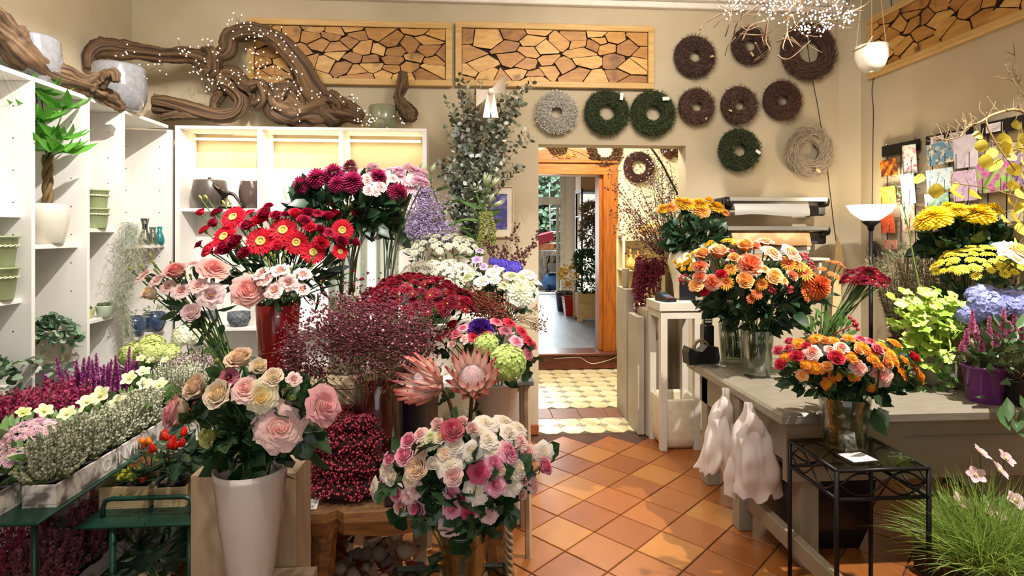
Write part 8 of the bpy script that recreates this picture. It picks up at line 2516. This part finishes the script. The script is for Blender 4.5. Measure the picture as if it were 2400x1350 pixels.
# ================================================================ card racks on the right-hand wall
CARD = {}
def cardmat(name, a, b, c, scale=4):
 if name in CARD: return CARD[name]
 t = NT('card_' + name); f = t.noise(scale * 6, 2); f2 = t.noise(scale * 11, 3)
 t.l(t.mixc(t.ramp(f, .42, .58), hx(a), t.mixc(t.ramp(f2, .45, .6), hx(b), hx(c))), t.b.inputs['Base Color']); t.b.inputs['Roughness'].default_value = .35
 CARD[name] = t.m
 return t.m
def rack(label, ya, yb, z, labels, zlow):
 t = thing('card_rack', label, 'card rack', (XR, ya, z))
 L = yb - ya
 MB().box(-.03, -.022, L, 0, 0, .075) if False else None
 mb = MB(); mb.box(-.03, -.02, min(0, L), max(0, L), 0, .075, bev=.002); mb.build('header_board', M_dark, t)
 for k, (q0, q1, tilt) in enumerate(labels):
  c = MB().box(-.0325, -.031, min(L * q0, L * q1), max(L * q0, L * q1), .012, .062).build('header_label', mat('label_white', '#dcd5da', .6), t)
  ink = MB()
  for rr_ in range(2):
   for s in range(3):
    y_ = L * (q0 + (q1 - q0) * (.25 + .18 * s))
    ink.strip([(-.0332, y_, .045 - .014 * rr_), (-.0332, y_ + L * (q1 - q0) * .14, .046 - .014 * rr_)], .003, (1, 0, 0))
  ink.build('handwriting', mat('faded_ink', '#6a6468', .8), c, kind='stuff')
 for f in (.12, .5, .88):
  MB().tube([(-.02, L * f, .08), (-.02, L * f, zlow - z)], .003, 5).build('wire_upright', IRON, t, True)
 zz = -.06
 while z + zz > zlow:
  MB().tube([(-.02, L * .02, zz), (-.02, L * .98, zz)], .0022, 4).build('wire_bar', IRON, t, True)
  zz -= .19
 for f in (.12, .88):
  mb = MB(); mb.blob((-.025, L * f, .088), .009); mb.build('screw', CHR, t, True)
 return t
rack('card rack nearest the floor lamp with an empty black header', PXw(2076, 340, XR).y, PXw(2164, 330, XR).y, 2.055, [], 1.40)
rack('middle card rack with two white labels on its black header', PXw(2180, 320, XR).y, PXw(2289, 300, XR).y, 2.06, [(.12, .42, 0), (.55, .88, 0)], 1.42)
rack('card rack behind the bare branch with one white label', PXw(2310, 300, XR).y, PXw(2430, 270, XR).y, 2.065, [(.12, .42, 0)], 1.42)
def card(label, u, v, w, h, m, tilt=0):
 p = PXw(u, v, XR - .05)
 t = thing('greeting_card', label, 'card', p)
 o = MB().box(-.0015, .0015, -w / 2, w / 2, -h / 2, h / 2).build('card', m, t)
 o.rotation_euler = (tilt, -.10, 0)
 for s in (-1, 1):
  MB().tube([(.02, s * w * .28, -h / 2 - .012), (-.016, s * w * .28, -h / 2 - .012), (-.016, s * w * .28, -h * .05)], .0018, 4).build('wire_holder', IRON, t)
 return t
card('card with orange lanterns on dark brown, below the empty header', 2083, 393, .155, .115, cardmat('orange_dark', '#4a2414', '#e08a20', '#8a4414'))
card('card with red blossoms on pale turquoise', 2132, 373, .115, .19, cardmat('red_blossom', '#cfe2dc', '#d8485a', '#e2ede6', 5), .05)
card('orange abstract card under the lantern card', 2081, 458, .15, .125, cardmat('orange', '#d8813c', '#e6a050', '#c26a28'))
card('tall pale turquoise watercolour card', 2128, 442, .115, .20, cardmat('turquoise', '#d8e6e2', '#9cc6cc', '#e8ece2'))
card('card photo of pale dandelion seeds on blue', 2203, 359, .20, .135, cardmat('dandelion', '#5a86a0', '#d6c8a6', '#3f5f78'), -.05)
card('pale lilac card with a tiny daisy', 2262, 355, .16, .19, cardmat('lilac_plain', '#cabfca', '#d6cdd4', '#c2b5c0', 2))
card('white and blue seascape card curling at its top', 2202, 420, .20, .13, cardmat('sea', '#c8d6de', '#8fb4d0', '#e0e4e0'))
card('pink violet floral card under the daisy card', 2260, 435, .16, .18, cardmat('violet', '#bfa4bc', '#d0b4c4', '#a88aa8'))
card('meadow card with green and blue stripes', 2195, 472, .18, .10, cardmat('meadow', '#5f9a5c', '#6e9cc4', '#a8c8b4'))
card('card with magenta thistles on green', 2330, 415, .20, .17, cardmat('thistle', '#8fb85c', '#a83f8c', '#c06aa4'))
card('card with purple asters behind the yellow leaves', 2385, 400, .16, .17, cardmat('aster', '#8a7098', '#b49ab8', '#6a5a84'))
card('card heaped with red rose hips beside the lamp bowl', 2080, 524, .13, .13, cardmat('hips', '#c8502c', '#e87a4c', '#a83418', 9))
card('pale card with an orange figure above the herbs', 2128, 509, .115, .18, cardmat('pale_orange', '#d8d2c4', '#e28a5c', '#e4ddd0'))
card('blue grey card behind the big yellow mums', 2262, 515, .15, .12, cardmat('bluegrey', '#a8b4bc', '#c88a8a', '#8aa0b0'))
card('salmon card in the lowest row near the lamp pole', 2085, 573, .13, .06, cardmat('salmon', '#c98a74', '#d49a84', '#b87a66'))
# ================================================================ beyond the doorway: plant stand, twigs, gourds, amaranth, mums
sw = thing('arched_stand', 'cream arched wooden stand with shelves in the hall', 'stand', (P(1462, 700, 6.0).x, 6.0, 0))
CREAM = mat('cream_paint', '#e4d8b6', .5)
w = P(1565, 700, 6.0).x - sw.location.x
za, zb_ = P(1460, 548, 6.0).z, P(1460, 500, 6.0).z
mb = MB()
for x in (0, w):
 MB().tube([(x, 0, 0), (x, 0, za - .05), (x + (.01 if x == 0 else -.01), .05, za + .05), (x + (.0), .14, za + .13), (x, .24, za + .10), (x, .26, za - .1), (x, .26, 0)], .016, 8).build('arched_side', CREAM, sw, True)
for z in (.30, .75, P(1500, 632, 6.0).z, P(1500, 550, 6.0).z):
 MB().box(-.01, w + .01, 0, .26, z - .018, z, bev=.003).build('shelf', CREAM, sw)
MB().box(0, w, .25, .262, .76, P(1500, 565, 6.0).z, bev=.002).build('back_board', mat('beige_board', '#b9a67c', .6), sw)
GO = mat('gourd_yellow', '#d1aa54', .4, col2='#b98d3c', scale=12)
zs = P(1500, 632, 6.0).z
for (u, y, s, lab) in ((1478, 6.05, 1.0, 'yellow gourd with a long neck nearest the cream arch'), (1496, 6.10, .95, 'yellow gourd with bent neck beside the first one'), (1470, 6.12, .7, 'small round yellow gourd behind the arch post'), (1512, 6.08, .8, 'yellow gourd half hidden by the amaranth'), (1490, 6.0, .8, 'squat yellow gourd in front of the long-necked ones')):
 mb = MB(); mb.lathe([(0, 0), (.05 * s, .005), (.07 * s, .045 * s), (.055 * s, .09 * s), (.02 * s, .13 * s), (.014 * s, .19 * s), (.012 * s, .22 * s), (0, .222 * s)], 16)
 tag(mb.build('gourd', GO, None, True, (P(u, 632, y).x, y, zs)), lab, 'gourd')
for (u, lab) in ((1512, 'wooden duck-shaped gourd on the upper hall shelf'), (1535, 'second tan gourd on the upper hall shelf')):
 mb = MB(); mb.lathe([(0, 0), (.06, .005), (.085, .05), (.06, .10), (.02, .13), (0, .14)], 16)
 tag(mb.build('gourd', GO, None, True, (P(u, 550, 6.1).x, 6.1, P(1500, 550, 6.0).z)), lab, 'gourd')
bt_ = thing('berry_branches', 'large spray of bare twigs with dark red berries in the doorway', 'branches', P(1560, 620, 4.75))
mb, mbb = MB(), MB()
o_ = bt_.location
ends = [(1420, 400), (1435, 440), (1450, 400), (1455, 480), (1462, 500), (1470, 360), (1490, 520), (1500, 560), (1480, 580), (1520, 350), (1545, 375), (1560, 345), (1575, 400), (1585, 440), (1540, 430), (1600, 420), (1620, 440), (1505, 470), (1530, 500), (1445, 540), (1470, 545), (1515, 420), (1550, 480), (1590, 470), (1440, 505)]
for (u, v) in ends:
 for rep in range(2):
  e = P(u + R.uniform(-12, 12), v + R.uniform(-12, 12), 4.75 + R.uniform(-.25, .25))
  s = P(1570 + R.uniform(-12, 12), 640, 4.75)
  pp = spline([s, s.lerp(e, .5) + V((0, 0, .10)) + rv(.06), e], 7)
  mb.tube([q - o_ for q in pp], [.0042 - .0032 * i / 14 for i in range(15)], 4)
  for k in range(3, 15):
   for j in range(2):
    d = rdir() * .045
    mb.tube([pp[k] - o_, pp[k] - o_ + d], .0009, 3, cap=False)
    mbb.octa(pp[k] - o_ + d, R.uniform(.006, .0105))
mb.tube([q - o_ for q in spline([P(1575, 620, 4.8), P(1600, 500, 4.8), P(1560, 400, 4.8), P(1525, 345, 4.8)], 6)], .009, 6)
mb.build('twigs', mat('dark_twig', '#33231a', .7), bt_, True, kind='stuff'); mbb.build('berries', leafmat('dark_berry', '#3a0f14', '#6e1f22', .4, 0), bt_, kind='stuff')
tag(foliage(420, (0, 0, 0), (.14, .12, .2), .05, .006, leafmat('dry_brown_grass', '#3a301e', '#5c4e34', .7), 'lance', loc=P(1545, 450, 4.9)), 'brown dried seed foliage behind the berry twigs', 'dried foliage', kind='stuff')
# vase under the branches stands on the cabinet
vase('tall_vase', 'dark vase holding the berry branches behind the card terminal', (P(1572, 690, 4.62).x, 4.60, .88), cylprof(.05, .06, .52), mat('brown_stone', '#6b5a44', .6), 20)
# hanging amaranth
am = thing('hanging_amaranth', 'long dark crimson amaranth tassels hanging over the grey boards', 'amaranth', P(1520, 615, 4.40))
mb = MB()
for i in range(46):
 u0 = R.uniform(1490, 1560); u1 = u0 - R.uniform(-2, 22); v1 = R.uniform(660, 735) - abs(u0 - 1505) * .6
 y = 4.42 + R.uniform(-.1, .06)
 pp = spline([P(u0 + 8, 640, y), P(u0, 600 + R.random() * 25, y), P((u0 + u1) / 2, 640, y - .02), P(u1, v1, y - .02)], 7)
 for p_ in pp[5:]:
  for k in range(9): mb.octa(p_ - am.location + rv(.011), R.uniform(.004, .0085))
mb.build('tassels', leafmat('amaranth_crimson', '#4a0a1c', '#7e1c38', .7, .1), am, kind='stuff')
mb = MB()
for i in range(900):
 q = R.random()
 c = (P(1527, 605, 4.4) if q < .4 else P(1565 + R.uniform(-25, 25), 620 + R.uniform(-6, 12), 4.4)) - am.location
 mb.octa(c + V((R.gauss(0, .035), R.gauss(0, .04), R.gauss(0, .016))), R.uniform(.004, .008))
mb.build('golden_heads', leafmat('amaranth_gold', '#7a6426', '#c6a650', .7, .1), am, kind='stuff')
vase('tall_vase', 'beige vase holding the amaranth on the tall grey board', (1.27, 4.64, 1.06), cylprof(.025, .03, .16), mat('beige_vase', '#a8987a', .6), 20)
# yellow mums in big cream vase on the pedestal
cv = V((P(1652, 690, 4.0).x - .02, 4.06, pdz))
cvh = P(1650, 585, 4.06).z - pdz
mb = MB(); mb.lathe([(0, 0), (.06, 0), (.07, .01), (.08, cvh * .3), (.10, cvh * .55), (.118, cvh * .75), (.10, cvh * .93), (.08, cvh), (.07, cvh), (.09, cvh * .9), (.108, cvh * .75), (.072, cvh * .3), (0, .02)], 36)
tag(mb.build('cream_vase', mat('cream_vase_glaze', '#ddd0b8', .3, col2='#d4c5aa', scale=4), None, True, (1.545, 4.05, pdz)), 'big-bellied cream vase of yellow mums on the pedestal', 'vase')
B8 = bouquet([(1553, 486, 17, 'mumflat', 'gold', 'golden chrysanthemum', 'chrysanthemum', 'chrysanthemum'), (1572, 483, 17, 'mumflat', 'apricot', 'apricot chrysanthemum', 'chrysanthemum', 'chrysanthemum'), (1609, 474, 21, 'mumflat', 'gold', 'golden chrysanthemum', 'chrysanthemum', 'chrysanthemum'), (1592, 469, 15, 'mumflat', 'gold', 'golden chrysanthemum', 'chrysanthemum', 'chrysanthemum'), (1640, 474, 21, 'mumflat', 'gold', 'golden chrysanthemum', 'chrysanthemum', 'chrysanthemum'), (1662, 469, 18, 'mumflat', 'gold', 'golden chrysanthemum', 'chrysanthemum', 'chrysanthemum'), (1681, 482, 20, 'mumflat', 'gold', 'golden chrysanthemum', 'chrysanthemum', 'chrysanthemum'), (1646, 491, 20, 'mumflat', 'apricot', 'apricot chrysanthemum', 'chrysanthemum', 'chrysanthemum', .3), (1700, 496, 12, 'mumflat', 'apricot', 'small apricot chrysanthemum', 'chrysanthemum', 'chrysanthemum')],
  (1.545, 4.05, pdz + .2), 1622, 530, 105, 70, 4.05, .12, 'golden mums in the cream vase', 'doorway', 'golden mums', 2, 'mum', 4, .04, up=1.0, srad=.004)
leaf_fill(B8, 260, P(1630, 553, 4.02), (.20, .13, .12), .09, .055, LM_dark)
# ================================================================ back room things and the yard
rk = thing('rack_shelf', 'dark metal rack with dried flowers in the back room', 'rack', (P(1362, 600, 9.0).x, 9.0, .19))
rw = 2.26 - rk.location.x
for (x, y) in ((0, 0), (0, .5), (rw - .03, 0), (rw - .03, .5)):
 MB().box(x, x + .03, y, y + .03, 0, 2.05, bev=.003).build('post', IRON, rk)
for z in (.55, 1.05, 1.6, 2.0):
 MB().box(0, rw, 0, .53, z, z + .02, bev=.003).build('shelf', mat('rack_shelf_grey', '#5c5650', .6), rk)
tag(MB().box(0, rw - .04, 0, .45, 0, .26, bev=.004).build('cardboard_box', mat('cardboard', '#b98a5e', .7), None, False, (rk.location.x + .0, 9.03, .19 + 2.021)), 'open cardboard box on top of the dark metal rack', 'box')
for (u, v, rx, rz, lab, c1, c2) in ((1388, 495, .16, .14, 'brown dried flower heads high on the metal rack', '#6a543a', '#a08460'), (1385, 545, .17, .24, 'grey brown dried bunch on the metal rack', '#564636', '#8a735a'), (1375, 615, .2, .2, 'dark green fir sprays in front of the metal rack', '#1f3a20', '#3f5f38')):
 tag(foliage(650, (0, 0, 0), (rx, .18, rz), .08, .03, leafmat('dry' + c1, c1, c2, .7), 'lance', loc=P(u, v, 8.85)), lab, 'dried flowers', kind='stuff')
def cbucket(label, u, v, y, r0, r1, h, c, name='bucket'):
 p = PZ(u, v, .19)
 t = thing(name, label, 'bucket', p)
 mb = MB(); mb.lathe(potprof(r0, r1, h, .03), 4 if name == 'square_bucket' else 20); o = mb.build('bucket_body', mat('plastic' + c, c, .35), t, name != 'square_bucket'); o.rotation_euler.z = PI / 4
 return t
cbucket('red square bucket on the grey floor of the back room', 1340, 738, 0, .16, .20, .30, '#a81a1e', 'square_bucket')
cbucket('black bucket behind the red one in the back room', 1325, 728, 0, .14, .17, .33, '#1c1c1e')
bxp = PZ(1356, 755, .19)
cr_ = thing('wooden_planter', 'pale wooden planter box on feet beside the red bucket', 'planter', bxp)
PW = mat('pale_planter_wood', '#bf9c6a', .6, col2='#ac8856', scale=5, stretch=(1, 1, 6))
for (a, b, c, d) in ((0, .42, 0, .03), (0, .42, .39, .42), (0, .03, .03, .39), (.39, .42, .03, .39)):
 MB().box(a, b, c, d, .05, .42, bev=.004).build('side_board', PW, cr_)
for (x, y) in ((0, 0), (.37, 0), (0, .37), (.37, .37)):
 MB().box(x - .01, x + .06, y - .01, y + .06, 0, .44, bev=.004).build('corner_post', PW, cr_)
tag(foliage(160, (0, 0, 0), (.2, .18, .12), .07, .03, LM_dark, loc=bxp + V((.2, .2, .52))), 'dark green succulents planted in the pale planter box', 'plant', kind='stuff')
tag(foliage(110, (0, 0, 0), (.17, .15, .18), .06, .05, leafmat('yellow_autumn', '#c08a24', '#e2b84c', .6), loc=P(1338, 645, 8.9)), 'yellow dried flowers over the red bucket', 'dried flowers', kind='stuff')
tag(foliage(160, (0, 0, 0), (.17, .15, .22), .05, .014, leafmat('brown_dry', '#6a5238', '#98795a', .7), 'lance', loc=P(1338, 685, 9.1)), 'brown grasses standing in the black bucket', 'dried grass', kind='stuff')
yg = lambda u, v, y: P(u, v, y)
rc = thing('red_crate', 'red plastic crate stacked in the yard outside the far door', 'crate', V((P(1275, 540, 13.6).x, 13.6, 1.31)))
rc.rotation_euler = (0, -.25, .2)
MB().box(-.22, .22, -.18, .18, 0, .22, bev=.01).build('crate_body', mat('crate_red', '#b02a3c', .5), rc)
rc2 = MB().box(-.2, .2, -.18, .18, 0, .16, bev=.01).build('orange_crate', mat('crate_orange', '#d07a4a', .5), None, False, V((P(1278, 556, 13.6).x, 13.6, 1.132)))
tag(rc2, 'orange crate under the red one in the yard', 'crate')
tag(MB().box(-.25, .25, -.2, .2, 0, .95, bev=.02).build('crate_stack', mat('grey_stack', '#8b8d90', .5), None, False, (P(1278, 600, 13.6).x, 13.6, .18)), 'grey stacked crates carrying the red crate in the yard', 'crates')
tag(foliage(200, (0, 0, 0), (.28, .2, .40), .32, .012, leafmat('bamboo_canes', '#9a8666', '#c9b48c', .6), 'lance', up=2., loc=V((P(1278, 640, 13.2).x, 13.2, .7))), 'bundle of dry canes leaning in the yard', 'canes', kind='stuff')
mb = MB()
for i in range(7): mb.blob((R.uniform(-.15, .15), R.uniform(-.1, .1), R.uniform(.1, .3)), .16, rnd=.35, seg=9, rings=6)
tag(mb.build('blue_bag', mat('blue_plastic_bag', '#3f6fa8', .35), None, True, (P(1302, 665, 13.0).x, 13.0, .19)), 'crumpled blue plastic bag behind the threshold in the yard', 'bag')
ld = thing('step_ladder', 'aluminium ladder leaning against the ivy in the yard', 'ladder', (P(1311, 600, 14.2).x, 14.2, .18))
for x in (-.2, .2): MB().tube([(x, 0, 0), (x * .8, .7, 2.7)], .025, 6).build('rail', CHR, ld)
for k in range(8): MB().tube([(-.19, .08 * k + .06, .3 * k + .2), (.19, .08 * k + .06, .3 * k + .2)], .016, 5).build('rung', CHR, ld)
ch = thing('folding_chair', 'dark folding chair standing in the yard by the door', 'chair', (P(1290, 670, 12.9).x + .15, 12.95, .18))
for sx in (-.2, .2):
 MB().tube([(sx, -.2, 0), (sx, .25, .85)], .018, 5).build('leg', IRON, ch); MB().tube([(sx, .25, 0), (sx, -.2, .45)], .018, 5).build('leg', IRON, ch)
MB().box(-.21, .21, -.2, .2, .43, .46, bev=.01).build('seat', M_dark, ch)
MB().box(-.21, .21, .2, .24, .65, .85, bev=.01).build('backrest', M_dark, ch)
